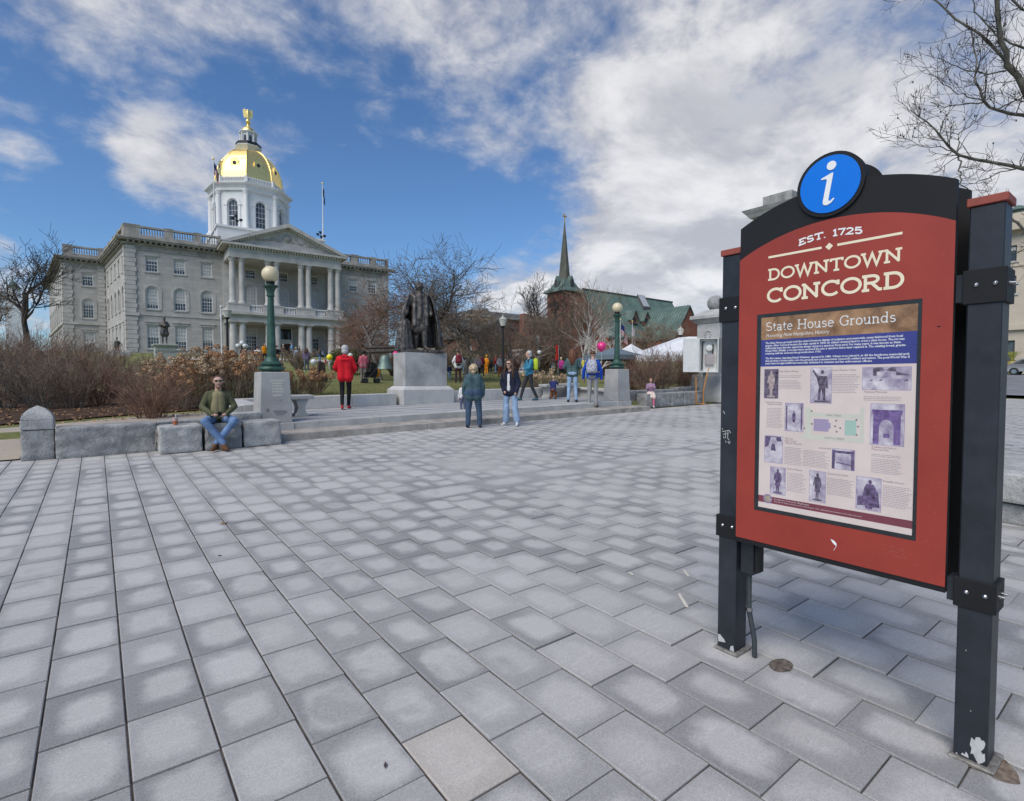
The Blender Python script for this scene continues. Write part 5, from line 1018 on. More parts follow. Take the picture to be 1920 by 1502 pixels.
def small_statue(px, ytop, yfeet, ybase, depth, label, plabel, J, text=None, halfw=.55, mat=m_pale_ped, **kw):
    f_ = atd(px, yfeet, depth); g = T(f_.x, f_.y); H_ = (yfeet-ytop)/FPX*depth
    t_ = thing('statue_pedestal', plabel, 'pedestal', (f_.x, f_.y, g)); z1 = f_.z-.04
    MB().box(f_.x-halfw*1.25, f_.x+halfw*1.25, f_.y-halfw*1.25, f_.y+halfw*1.25, g-.2, g+.35).build('base', mat, t_, bevel=.03)
    MB().box(f_.x-halfw, f_.x+halfw, f_.y-halfw, f_.y+halfw, g+.351, z1-.22).build('die', mat, t_, bevel=.02)
    MB().frus((f_.x, f_.y), (halfw*1.02, halfw*1.02), (halfw*1.22, halfw*1.22), z1-.219, z1-.10).build('cap', mat, t_)
    MB().box(f_.x-halfw*1.2, f_.x+halfw*1.2, f_.y-halfw*1.2, f_.y+halfw*1.2, z1-.099, z1).build('cap_slab', mat, t_, bevel=.02)
    if text:
        cu = bpy.data.curves.new('t', 'FONT'); cu.body = text; cu.size = .24; cu.align_x = 'CENTER'; ob = bpy.data.objects.new('t', cu); COL.objects.link(ob); bpy.context.view_layer.update(); me = bpy.data.meshes.new_from_object(ob.evaluated_get(bpy.context.evaluated_depsgraph_get())); mb = MB()
        mb.add([(f_.x+v.co.x*.9, f_.y-halfw-.006, z1-.62+v.co.y) for v in me.vertices], [tuple(q.vertices) for q in me.polygons]); bpy.data.objects.remove(ob); tag(mb.build('inscription', M('cut letters', (.10, .10, .09), .8), t_), kind='stuff')
    bronze(label, (f_.x, f_.y, z1+.001), face_to(f_, 10), H_, J, kw.pop('extra', ()), .05, **kw)
coat = [((.06, .0, 1.0), (.10, .0, .66), .13, .16, 1), ((-.06, .0, 1.0), (-.10, .0, .66), .13, .16, 1), ((0, -.03, 1.0), (0, -.05, .64), .13, .15, 1)]
fold_arms = dict(elR=(.27, .02, 1.16), wrR=(.02, .17, 1.20), haR=(-.07, .18, 1.22), elL=(-.27, .02, 1.16), wrL=(-.03, .2, 1.14), haL=(.06, .2, 1.15))
small_statue(309, 593, 645, 690, 38, 'dark bronze standing figure with folded arms and long coat among the shrubs', 'greenish granite statue pedestal lettered with a surname above the dried hydrangeas', fold_arms, 'JOHN STARK', .62, extra=coat, bulk=1.1, armw=1.2)
small_statue(220, 632, 667, 700, 48, 'brown bronze figure with one arm held out in front of the long side wing', 'pale block pedestal below the brown bronze figure near the side wing', dict(elL=(-.30, .02, 1.14), wrL=(-.46, .06, .98), haL=(-.53, .08, .94)), None, .75, mat=m_white_gr, extra=coat[:0], bulk=1.05)
small_statue(650, 620, 652, 690, 46, 'weathered bronze figure standing in front of the portico behind bare branches', 'granite statue pedestal hidden behind evergreen shrub by the portico', fold_arms, None, .6, extra=coat, bulk=1.1)
# ================================================================== the state house
def ashlar(name, col, bw, bh, mort=.035, dark=.72):
    m = bpy.data.materials.new(name); m.use_nodes = True; n = NB(m.node_tree); L = m.node_tree.links; bs = m.node_tree.nodes['Principled BSDF']; bs.inputs['Roughness'].default_value = .9; bs.inputs['Specular IOR Level'].default_value = .2
    uv = n.node('ShaderNodeUVMap').outputs[0]; br = n.node('ShaderNodeTexBrick'); L.new(uv, br.inputs['Vector'])
    br.inputs['Scale'].default_value = 1.0; br.inputs['Brick Width'].default_value = bw; br.inputs['Row Height'].default_value = bh; br.inputs['Mortar Size'].default_value = mort*bh*.5; br.inputs['Mortar Smooth'].default_value = .3
    br.inputs['Color1'].default_value = (*col, 1); br.inputs['Color2'].default_value = (*[c*.86 for c in col], 1); br.inputs['Mortar'].default_value = (*[c*dark for c in col], 1)
    geo = n.node('ShaderNodeNewGeometry').outputs['Position']
    c = n.mix(.5, br.outputs[0], n.ramp(n.noise(geo, .35, 6, .65, .4), [(.3, (.36, .35, .35)), (.7, (.66, .66, .66))]), 'SOFT_LIGHT')
    mp = n.node('ShaderNodeMapping'); L.new(geo, mp.inputs[0]); mp.inputs['Scale'].default_value = (.9, .9, .10)
    c = n.mix(n.math('MULTIPLY', n.smooth(n.noise(mp.outputs[0], 1.0, 6, .7), .5, .75), .45), c, tuple(x*.55 for x in col))
    L.new(c, bs.inputs['Base Color']); bn = n.node('ShaderNodeBump'); bn.inputs['Strength'].default_value = .5; bn.inputs['Distance'].default_value = .03; L.new(br.outputs['Fac'], bn.inputs['Height']); bn.invert = True; L.new(bn.outputs[0], bs.inputs['Normal'])
    return m
SHC = (.47, .445, .415)
m_ash = ashlar('state house granite ashlar', SHC, 1.5, .52)
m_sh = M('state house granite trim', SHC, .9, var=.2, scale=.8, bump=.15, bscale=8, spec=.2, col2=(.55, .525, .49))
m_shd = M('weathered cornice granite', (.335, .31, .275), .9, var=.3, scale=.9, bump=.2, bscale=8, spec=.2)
m_wpaint = M('white painted wood', (.68, .675, .66), .6, var=.06, scale=1.2)
m_pane = M('window glass', (.030, .034, .040), .08, var=.5, scale=.8, spec=.6, col2=(.085, .095, .11))
m_blind = M('white window blind', (.50, .49, .47), .8, var=.12, scale=1.0)
m_gold = M('gold leaf', (.97, .72, .28), .46, 1.0, var=.08, scale=1.6, bump=.12, bscale=9)
m_wood = M('oak door', (.16, .06, .03), .5, var=.3, scale=4); m_roof = M('grey roof', (.16, .16, .16), .9, var=.2, scale=.5); m_dark = M('painted opening shade', (.05, .05, .05), .9)  # m_dark: near-black colour standing for the shade inside openings
class Wall:
    """a wall plane: o origin, e along, n outward"""
    def __init__(s, o, e, n): s.o = Vector((o[0], o[1], 0)); s.e = Vector((e[0], e[1], 0)).normalized(); s.n = Vector((n[0], n[1], 0)).normalized()
    def P(s, u, z, d=0.0): q = s.o+s.e*u+s.n*d; return (q.x, q.y, z)
    def box(s, mb, u0, u1, z0, z1, d0, d1, mi=0): return mb.obox(s.o, s.e, s.n, u0, u1, d0, d1, z0, z1, mi)
def opening(cu, w, z0, z1, arched=False, seg=12):
    if not arched: return [(cu-w/2, z0), (cu+w/2, z0), (cu+w/2, z1), (cu-w/2, z1)]
    zs_ = z1-w/2; return [(cu-w/2, z0), (cu+w/2, z0)]+[(cu+w/2*math.cos(math.pi*k/seg), zs_+w/2*math.sin(math.pi*k/seg)) for k in range(seg+1)]
def wall_face(wl, u0, u1, z0, z1, ops, depth, name, mat, parent, uvmat=True):
    outer = [(u0, z0), (u1, z0), (u1, z1), (u0, z1)]; loops = [outer]+ops; allp = [p for l in loops for p in l]
    tri = tessellate_polygon([[Vector((a, b, 0)) for a, b in l] for l in loops]); mb = MB(); N = len(allp)
    v = [wl.P(a, b) for a, b in allp]+[wl.P(a, b, -depth) for a, b in allp]; fs = [tuple(t) for t in tri]; k = 4
    for l in ops:
        m_ = len(l); fs += [(k+i, k+(i+1) % m_, N+k+(i+1) % m_, N+k+i) for i in range(m_)]; k += m_
    mb.add(v, fs); o = mb.build(name, mat, parent); uvl = o.data.uv_layers.new(name='UVMap'); up = allp+allp
    for lp in o.data.loops: uvl.data[lp.index].uv = up[lp.vertex_index]
    bm = bmesh.new(); bm.from_mesh(o.data); bmesh.ops.recalc_face_normals(bm, faces=bm.faces); bm.to_mesh(o.data); bm.free()
    return o
def window(wl, cu, w, z0, z1, parent, arched=False, nx=4, nz=6, depth=.22, blind=.6, frame=m_wpaint, fw=.10, sill=True, name='window'):
    op = opening(cu, w, z0, z1, arched); inn = opening(cu, w-2*fw, z0+fw, z1-fw, arched); mb = MB()
    N = len(op); v = [wl.P(a, b, -depth+.10) for a, b in op]+[wl.P(a, b, -depth+.10) for a, b in inn]+[wl.P(a, b, -depth) for a, b in inn]
    mb.add(v, [(i, (i+1) % N, N+(i+1) % N, N+i) for i in range(N)]+[(N+i, N+(i+1) % N, 2*N+(i+1) % N, 2*N+i) for i in range(N)])
    ztop = lambda u: z1-fw if not arched else (z1-w/2)+math.sqrt(max(0, ((w-2*fw)/2)**2-(u-cu)**2))
    for i in range(1, nx): u = cu-w/2+fw+(w-2*fw)*i/nx; wl.box(mb, u-.022, u+.022, z0+fw, ztop(u), -depth+.002, -depth+.05)
    for j in range(1, nz):
        z = z0+fw+(z1-z0-2*fw)*j/nz; hw = (w-2*fw)/2
        if arched and z > z1-w/2: hw = math.sqrt(max(0.0, hw*hw-(z-(z1-w/2))**2))
        t_ = .045 if j == nz//2 else .02
        if hw > .1: wl.box(mb, cu-hw, cu+hw, z-t_, z+t_, -depth+.003, -depth+.055)
    o = mb.build(name, frame, parent)
    g = MB(); tri = tessellate_polygon([[Vector((a, b, 0)) for a, b in op]]); g.add([wl.P(a, b, -depth-.002) for a, b in op], [tuple(t) for t in tri]); g.build('pane', m_pane, o)
    if blind > 0:
        zb = z1-(z1-z0)*blind; pts = [(a, max(b, zb)) for a, b in inn]; g = MB(); q = [p for i, p in enumerate(pts) if p not in pts[:i]]
        tri = tessellate_polygon([[Vector((a, b, 0)) for a, b in q]]); g.add([wl.P(a, b, -depth+.0005) for a, b in q], [tuple(t) for t in tri]); g.build('blind', m_blind, o)
    if sill: g = MB(); wl.box(g, cu-w/2-.18, cu+w/2+.18, z0-.17, z0-.002, -.10, .12); g.build('sill', m_sh, o)
    return op
rr = random.Random(17)
def rows(wl, cols, parent, w=1.42, surround=True, **kw):
    """three storeys of windows; returns the openings"""
    ops = []
    for cu in cols:
        for (z0, z1, ar, nx, nz) in ((6.1, 9.35, False, 4, 6), (11.6, 14.7, True, 4, 6), (16.75, 18.8, False, 4, 4)):
            bl = rr.choice((.55, .6, .66, .78, .5, 1.0, .3)); ops.append(window(wl, cu, w, z0, z1, parent, ar, nx, nz, blind=bl))
            mb = MB()
            if ar:
                n_ = 14; zs_ = z1-w/2; ri, ro = w/2+.10, w/2+.40; P_ = []
                for k in range(n_+1): a_ = math.pi*k/n_; P_ += [wl.P(cu+ri*math.cos(a_), zs_+ri*math.sin(a_), .06), wl.P(cu+ro*math.cos(a_), zs_+ro*math.sin(a_), .06), wl.P(cu+ro*math.cos(a_), zs_+ro*math.sin(a_), 0)]
                mb.add(P_, [(3*k, 3*k+1, 3*k+4, 3*k+3) for k in range(n_)]+[(3*k+1, 3*k+2, 3*k+5, 3*k+4) for k in range(n_)])
                for s_ in (-1, 1): wl.box(mb, cu+s_*(ri+.15)-.15, cu+s_*(ri+.15)+.15, z0, zs_, 0, .06)
                mb.build('arch_surround', m_sh, parent)
            else:
                wl.box(mb, cu-w/2-.2, cu+w/2+.2, z1+.12, z1+.42, 0, .07)
                if z0 < 9: wl.box(mb, cu-w/2-.32, cu+w/2+.32, z1+.43, z1+.56, 0, .2)
                mb.build('lintel', m_sh, parent)
    return ops
def quoins(wl, u0, u1, z0, z1, parent, d=.16, step=.62):
    mb = MB(); z = z0; k = 0
    while z < z1-.1:
        q = .0 if k % 2 else .12; wl.box(mb, u0, u1-q, z+.03, min(z1, z+step)-.03, -.05, d); z += step; k += 1
    wl.box(mb, u0+.03, u1-.16, z0, z1, -.05, d-.07); return tag(mb.build('quoins', m_sh, parent), kind='stuff')
def cornice(wl, u0, u1, z, parent, ext0=0.0, ext1=0.0, mod=True):
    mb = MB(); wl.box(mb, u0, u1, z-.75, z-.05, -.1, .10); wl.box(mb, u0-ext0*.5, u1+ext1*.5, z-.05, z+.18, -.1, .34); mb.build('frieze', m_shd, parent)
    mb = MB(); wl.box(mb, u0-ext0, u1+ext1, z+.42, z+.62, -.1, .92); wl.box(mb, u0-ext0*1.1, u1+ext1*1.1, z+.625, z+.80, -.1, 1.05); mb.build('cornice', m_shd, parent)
    mb = MB(); k = int((u1-u0)/.62)
    for i in range(k): u = u0+.3+(u1-u0-.6)*i/max(1, k-1); wl.box(mb, u-.12, u+.12, z+.185, z+.415, .05, .78)
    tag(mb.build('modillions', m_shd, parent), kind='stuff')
def parapet(wl, u0, u1, z, parent, bays, back=.45):
    """solid dies with turned balusters between: bays = list of (u0,u1) open bays"""
    edges = [u0]+[q for b in bays for q in b]+[u1]; mb = MB()
    wl.box(mb, u0, u1, z, z+.55, -back, .12); wl.box(mb, u0, u1, z+1.52, z+1.75, -back, .15)
    for a_, b_ in zip(edges[0::2], edges[1::2]): wl.box(mb, a_, b_, z+.551, z+1.519, -back+.02, .10); wl.box(mb, a_-.04, b_+.04, z+1.755, z+1.86, -back-.02, .18)
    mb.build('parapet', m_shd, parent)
    for a_, b_ in bays:
        k = max(3, int((b_-a_)/.30)); mb = MB()
        for i in range(k):
            c_ = wl.P(a_+(b_-a_)*(i+.5)/k, 0, -back/2+.05); mb.lathe([(.08, z+.551), (.08, z+.62), (.055, z+.68), (.10, z+.85), (.06, z+1.15), (.05, z+1.38), (.08, z+1.45), (.08, z+1.519)], 8, (c_[0], c_[1], 0))
        tag(mb.build('balusters', m_shd, parent, smooth=50), kind='stuff')
SH = thing('state_house', 'grey granite state house with columned portico and gold dome', 'building', (22.5, 90, 4.7))
GZ0 = 4.3; ZC = 20.9
al = R(2.4); e = (math.cos(al), -math.sin(al)); nrm = (-math.sin(al), -math.cos(al)); F0 = Wall((3.4, 90.0), e, nrm); FW = 37.6
vdir = Vector((-.1, 1, 0)).normalized(); S0 = Wall((3.4+vdir.x*19.6, 90+vdir.y*19.6), (-vdir.x, -vdir.y), (-vdir.y, vdir.x))       # south side wall, u runs towards the street
# front wall: left bays, behind the portico, right bays
colsL = [2.95, 6.25, 9.6]; colsR = [FW-9.6, FW-6.25, FW-2.95]; colsP = [15.45, 20.15, 24.75]
ops = rows(F0, colsL, SH)+rows(F0, colsR, SH)
for cu in colsP: ops.append(window(F0, cu, 1.7, 12.3, 16.4, SH, True, 4, 7, blind=.75)); ops.append(window(F0, cu, 1.4, 17.2, 18.7, SH, False, 4, 3, blind=.2))
for cu in (15.45, 24.75): ops.append(window(F0, cu, 1.6, 6.2, 9.6, SH, False, 4, 6, blind=.35))
dop = opening(20.35, 2.3, 4.85, 9.8); ops.append(dop)
wall_face(F0, 0, FW, GZ0, ZC, ops, .35, 'front_wall', m_ash, SH)
mb = MB(); F0.box(mb, 19.2, 19.45, 4.85, 9.8, -.3, -.1); F0.box(mb, 21.25, 21.5, 4.85, 9.8, -.3, -.1); F0.box(mb, 19.45, 21.25, 7.5, 8.15, -.3, -.1); fr_ = mb.build('door_frame', m_wpaint, SH)
mb = MB(); F0.box(mb, 19.45, 21.25, 8.15, 9.8, -.34, -.28); mb.build('fanlight', m_pane, fr_)
mb = MB(); F0.box(mb, 19.75, 20.95, 4.87, 7.5, -.33, -.22); dr = mb.build('door', m_wood, SH); mb = MB(); F0.box(mb, 20.05, 20.65, 5.9, 7.2, -.22, -.20); mb.build('door_glass', m_pane, dr)
quoins(F0, 0, 1.25, GZ0, 10.55, SH); quoins(F0, 0, 1.2, 11.0, ZC-.8, SH); quoins(F0, FW-1.2, FW, GZ0, ZC-.8, SH)
mb = MB(); F0.box(mb, -.15, 1.45, 10.56, 10.98, -.05, .30); F0.box(mb, 1.45, 11.4, 10.70, 10.95, 0, .10); mb.build('belt_course', m_sh, SH); mb = MB(); F0.box(mb, 27.6, FW-.02, 10.70, 10.95, 0, .10); mb.build('belt_course', m_sh, SH)
cornice(F0, 0, 11.5, ZC-.6, SH, .95, 0); cornice(F0, 27.7, FW, ZC-.6, SH, 0, .95)
parapet(F0, 0, 11.5, ZC+.22, SH, [(1.7, 4.5), (5.6, 8.1), (9.0, 11.2)]); parapet(F0, 27.7, FW, ZC+.22, SH, [(28.6, 31.0), (32.2, 34.4), (35.3, 37.2)])
# south side wall
ops = rows(S0, [2.6, 6.4, 10.2, 13.6, 17.2], SH); wall_face(S0, 0, 19.6, GZ0, ZC, ops, .35, 'side_wall', m_ash, SH)
quoins(S0, 18.4, 19.6, GZ0, ZC-.8, SH); cornice(S0, 0, 19.5, ZC-.6, SH); parapet(S0, 0, 19.5, ZC+.22, SH, [(2, 5), (6.2, 9.2), (10.4, 13.4), (14.6, 17.6)])
# rear wing: front and side
wo_ = S0.o; WW = 5.3; F1 = Wall((wo_.x-WW, wo_.y), (1, 0), (0, -1)); wv = Wall((wo_.x-WW+vdir.x*36, wo_.y+vdir.y*36), (-vdir.x, -vdir.y), (-vdir.y, vdir.x))
ops = rows(F1, [3.0], SH); wall_face(F1, 0, WW, GZ0, ZC, ops, .35, 'wing_front_wall', m_ash, SH)
quoins(F1, 0, 1.15, GZ0, 10.55, SH); quoins(F1, 0, 1.15, 11.0, ZC-.8, SH); quoins(F1, WW-1.0, WW-.02, GZ0, ZC-.8, SH); cornice(F1, 0, WW-.1, ZC-.6, SH, .95, 0); parapet(F1, 0, WW-.2, ZC+.22, SH, [(1.3, 4.4)])
mb = MB(); F1.box(mb, -.15, WW-.05, 10.56, 10.98, -.05, .26); mb.build('belt_course', m_sh, SH)
ops = rows(wv, [4+4.4*i for i in range(8)], SH); wall_face(wv, 0, 36, GZ0, ZC, ops, .35, 'wing_side_wall', m_ash, SH); cornice(wv, 0, 35.9, ZC-.6, SH); quoins(wv, 34.9, 36, GZ0, ZC-.8, SH)
mb = MB(); wv.box(mb, 0, 36.1, 10.56, 10.98, -.05, .26); mb.build('belt_course', m_sh, SH)
# north and rear walls, roof
c0 = F0.P(FW, 0); mb = MB(); pts = [F0.P(0, 0), F0.P(FW, 0), (c0[0]+3, c0[1]+56, 0), (wv.o.x, wv.o.y, 0), (wo_.x-WW, wo_.y, 0), (wo_.x, wo_.y, 0)]
n_ = len(pts); mb.add([(p[0], p[1], ZC+.15) for p in pts], [tuple(range(n_))]); mb.build('roof', m_roof, SH)
mb = MB()
for a_, b_ in ((1, 2), (2, 3)): mb.add([(pts[a_][0], pts[a_][1], GZ0), (pts[b_][0], pts[b_][1], GZ0), (pts[b_][0], pts[b_][1], ZC), (pts[a_][0], pts[a_][1], ZC)], [(0, 1, 2, 3)])
mb.build('rear_wall', m_sh, SH)
# portico
PD_ = 5.0; PU0, PU1 = 11.9, 27.45; cu_ = [12.25, 13.45, 16.95, 18.1, 21.55, 22.65, 26.0, 27.1]
mb = MB()
for k in range(6): F0.box(mb, PU0-.4-.35*(6-k)*.0, PU1+.4, GZ0, 4.85-.001-.12*k*0, -.0, PD_+.9) if k == 0 else F0.box(mb, 15.5, 24.0, GZ0-.6, 4.85-.16*k, 0, PD_+.9+.34*k)
mb.build('portico_floor', m_sh, SH)
for zb, zt_, r0, cap_, nm in ((4.852, 10.1, .50, 'd', 'column'), (12.62, 19.15, .42, 'c', 'column')):
    for u in cu_:
        c_ = F0.P(u, 0, PD_); mb = MB(); h_ = zt_-zb
        mb.lathe([(r0*1.35, zb), (r0*1.35, zb+.16), (r0*1.25, zb+.22), (r0*1.12, zb+.34), (r0, zb+.42), (r0, zb+h_*.33), (r0*.86, zt_-.62 if cap_ == 'c' else zt_-.38)], 20, (c_[0], c_[1], 0))
        o = mb.build(nm, m_sh, SH, smooth=40); mb = MB()
        if cap_ == 'c':
            mb.lathe([(r0*.86, zt_-.62), (r0*.98, zt_-.58), (r0*.92, zt_-.5), (r0*1.12, zt_-.30), (r0*1.02, zt_-.27), (r0*1.35, zt_-.10)], 16, (c_[0], c_[1], 0))
            for k in range(8): a_ = math.pi/4*k; mb.sphere((c_[0]+r0*1.12*math.cos(a_), c_[1]+r0*1.12*math.sin(a_), zt_-.22), .10, 6, 4); mb.sphere((c_[0]+r0*1.02*math.cos(a_+.39), c_[1]+r0*1.02*math.sin(a_+.39), zt_-.42), .09, 6, 4)
            F0.box(mb, u-r0*1.3, u+r0*1.3, zt_-.10, zt_, PD_-r0*1.3, PD_+r0*1.3)
        else: mb.lathe([(r0*.88, zt_-.38), (r0*.98, zt_-.34), (r0*.9, zt_-.28), (r0*1.2, zt_-.14)], 16, (c_[0], c_[1], 0)); F0.box(mb, u-r0*1.25, u+r0*1.25, zt_-.14, zt_, PD_-r0*1.25, PD_+r0*1.25)
        mb.build('capital', m_sh, o, smooth=40)
    for u in (cu_[0]-.15, 27.25):                      # pilasters on the wall and one column depth behind
        mb = MB(); F0.box(mb, u-.42, u+.42, zb, zt_, 0, .3); mb.build('pilaster', m_sh, SH)
mb = MB(); F0.box(mb, PU0-.25, PU1+.25, 10.101, 10.85, 0, PD_+.55); mb.build('lower_entablature', m_sh, SH)
mb = MB(); F0.box(mb, PU0-.5, PU1+.5, 10.851, 11.05, 0, PD_+.80); F0.box(mb, PU0-.75, PU1+.75, 11.051, 11.45, 0, PD_+1.05); mb.build('balcony_slab', m_sh, SH)
gaps = [(14.35, 16.15), (18.95, 20.75), (23.5, 25.2)]; ed = [PU0-.3]+[q for g_ in gaps for q in g_]+[PU1+.3]; mb = MB()
for a_, b_ in zip(ed[0::2], ed[1::2]): mb = MB(); F0.box(mb, a_, b_, 11.451, 12.45, PD_-.55, PD_+.62); F0.box(mb, a_-.05, b_+.05, 12.45, 12.62, PD_-.6, PD_+.68); mb.build('column_pedestal', m_sh, SH)
for a_, b_ in gaps:
    mb = MB(); F0.box(mb, a_+.06, b_-.06, 11.451, 11.60, PD_+.1, PD_+.4); F0.box(mb, a_+.06, b_-.06, 12.40, 12.56, PD_+.1, PD_+.4); ra = mb.build('balcony_rail', m_wpaint, SH); mb = MB()
    for i in range(7): c_ = F0.P(a_+.1+(b_-a_-.2)*(i+.5)/7, 0, PD_+.25); mb.lathe([(.08, 11.601), (.05, 11.7), (.095, 11.86), (.05, 12.15), (.07, 12.399)], 8, (c_[0], c_[1], 0))
    tag(mb.build('balusters', m_wpaint, ra, smooth=50), kind='stuff')
mb = MB(); F0.box(mb, PU0-.1, PU1+.1, 19.151, 19.75, -.05, PD_+.45); mb.build('architrave', m_sh, SH)
mb = MB(); F0.box(mb, PU0-.05, PU1+.05, 19.751, 20.45, -.05, PD_+.40); mb.build('frieze', m_sh, SH)
def dentils(a_, b_, z, d, k):
    mb = MB()
    for i in range(k): u = a_+(b_-a_)*(i+.5)/k; F0.box(mb, u-.11, u+.11, z, z+.24, d-.02, d+.34)
    tag(mb.build('dentils', m_wpaint, SH), kind='stuff')
dentils(PU0-.1, PU1+.1, 20.455, PD_+.4, 40)
mb = MB(); F0.box(mb, PU0-1.0, PU1+1.0, 20.70, 21.02, -.05, PD_+1.15); mb.build('cornice', m_sh, SH)
PC_ = (PU0+PU1)/2; PA_ = 24.75
fP = lambda u, z, d: F0.P(u, z, d)
MB().prism([(PU0-.3, 21.021), (PU1+.3, 21.021), (PC_, PA_-.55)], fP, PD_+.25, 0).build('tympanum', m_sh, SH)
for s_ in (-1, 1):
    x0, x1 = (PU0-1.15, PC_) if s_ < 0 else (PU1+1.15, PC_)
    MB().prism([(x0, 21.03), (x1, PA_), (x1, PA_-.55), (x0+(x1-x0)*.13, 21.03)], fP, PD_+1.2, -6.0).build('raking_cornice', m_sh, SH)
    mb = MB()
    for i in range(24):
        t_ = (i+1.5)/26; u = x0+(x1-x0)*t_; z = 21.03+(PA_-21.03)*t_-.60
        if z > 21.1: F0.box(mb, u-.11, u+.11, z-.12, z+.16, PD_+.25, PD_+.75)
    tag(mb.build('dentils', m_wpaint, SH), kind='stuff')
mb = MB(); rr2 = random.Random(9)                      # carved relief in the pediment
c_ = F0.P(PC_, 22.7, PD_+.28); mb.sphere(c_, .62, 16, 8, (1, .28, 1)); mb.sphere(F0.P(PC_, 22.7, PD_+.42), .40, 14, 6, (1, .3, 1))
for s_ in (-1, 1):
    for i in range(16):
        t_ = .7+i*.23; mb.sphere(F0.P(PC_+s_*t_+rr2.uniform(-.05, .05), 22.7-.33*t_*.55+rr2.uniform(-.45, .4)*max(.15, 1-t_/4.2), PD_+.27), rr2.uniform(.12, .22), 8, 5, (1, .5, 1))
tag(mb.build('pediment_carving', m_shd, SH, smooth=60), kind='stuff')
# white attic and dome
mb = MB(); F0.box(mb, 11.2, 26.650, ZC+.2, 24.6, -16, -.6); F0.box(mb, 11.0, 26.850, 24.601, 24.9, -16.2, -.4); mb.build('attic', m_wpaint, SH)
DC = Vector((22.4, 106.0, 0)); OCT = R(253.5)
mb = MB(); mb.lathe([(6.9, 24.9), (6.9, 25.850), (7.1, 25.950), (7.1, 26.200), (6.6, 26.250)], 8, DC, OCT); mb.build('drum_base', m_wpaint, SH)
def octwall(k): a0_ = OCT+k*math.pi/4; a1_ = a0_+math.pi/4; r_ = 6.15; p0 = DC+Vector((math.cos(a0_), math.sin(a0_), 0))*r_; p1 = DC+Vector((math.cos(a1_), math.sin(a1_), 0))*r_; mid = (p0+p1)/2-DC; return Wall(p0, p1-p0, mid), (p1-p0).length
for k in range(8):
    wlk, ln = octwall(k); cu = ln/2; vis = k in (0, 1, 6, 7)
    op = window(wlk, cu, 1.75, 27.850, 32.450, SH, True, 3, 5, depth=.3, blind=0, frame=m_wpaint, fw=.12, sill=False) if vis else opening(cu, 1.75, 27.850, 32.450, True)
    wall_face(wlk, 0, ln, 26.250, 33.850, [op] if vis else [], .35, 'drum_wall', m_wpaint, SH)
    mb = MB(); n_ = 12; ri, ro, zs_ = .95, 1.35, 32.450-.875; P_ = []
    for j in range(n_+1): a_ = math.pi*j/n_; P_ += [wlk.P(cu+ri*math.cos(a_), zs_+ri*math.sin(a_), .12), wlk.P(cu+ro*math.cos(a_), zs_+ro*math.sin(a_), .12), wlk.P(cu+ro*math.cos(a_), zs_+ro*math.sin(a_), 0), wlk.P(cu+ri*math.cos(a_), zs_+ri*math.sin(a_), 0)]
    mb.add(P_, [(4*j+q, 4*j+(q+1) % 4, 4*j+4+(q+1) % 4, 4*j+4+q) for j in range(n_) for q in range(4)])
    for s_ in (-1, 1): wlk.box(mb, cu+s_*1.15-.2, cu+s_*1.15+.2, 27.450, zs_-.14, 0, .12); wlk.box(mb, cu+s_*1.2-.36, cu+s_*1.2+.36, zs_-.135, zs_+.05, 0, .2)
    wlk.box(mb, .3, ln-.3, 26.251, 27.400, 0, .10); mb.build('window_surround', m_wpaint, SH)
    a_ = OCT+k*math.pi/4; c_ = DC+Vector((math.cos(a_), math.sin(a_), 0))*6.22
    mb = MB(); mb.lathe([(.58, 27.450), (.58, 27.600), (.46, 27.700), (.42, 27.850), (.36, 33.250), (.46, 33.350), (.42, 33.450), (.58, 33.750), (.58, 33.849)], 12, (c_.x, c_.y, 0)); mb.build('drum_column', m_wpaint, SH, smooth=40)
    mb = MB(); mb.lathe([(.75, 26.250), (.75, 27.440)], 8, (c_.x, c_.y, 0)); mb.build('column_base', m_wpaint, SH)
mb = MB(); mb.lathe([(6.2, 33.850), (6.52, 33.870), (6.52, 34.300), (6.66, 34.400), (6.66, 34.600), (7.2, 34.850), (7.25, 35.100), (5.9, 35.300)], 8, DC, OCT); mb.build('drum_cornice', m_wpaint, SH)
mb = MB(); mb.lathe([(5.8, 35.250), (5.8, 35.450), (5.65, 35.450), (5.65, 36.150), (5.85, 36.150), (5.85, 36.330), (5.3, 36.350)], 8, DC, OCT); mb.build('drum_parapet', m_wpaint, SH); mb = MB()
for k in range(8):
    p0 = DC+Vector((math.cos(OCT+k*math.pi/4), math.sin(OCT+k*math.pi/4), 0))*5.79; p1 = DC+Vector((math.cos(OCT+(k+1)*math.pi/4), math.sin(OCT+(k+1)*math.pi/4), 0))*5.79
    for i in range(16): q = p0.lerp(p1, (i+1)/17); mb.lathe([(.07, 35.451), (.07, 36.149)], 5, (q.x, q.y, 0))
    mb.lathe([(.3, 35.300), (.3, 36.450)], 4, (p0.x, p0.y, 0), OCT+k*math.pi/4+R(45))
tag(mb.build('drum_balusters', m_wpaint, SH), kind='stuff')
dp = [(5.5, 36.3), (5.5, 36.55), (5.42, 37.4), (5.25, 38.4), (4.85, 39.5), (4.3, 40.5), (3.55, 41.4), (2.7, 42.05), (1.8, 42.42), (1.5, 42.5)]
dm = MB().lathe(dp, 8, DC, OCT).build('dome', m_gold, SH)
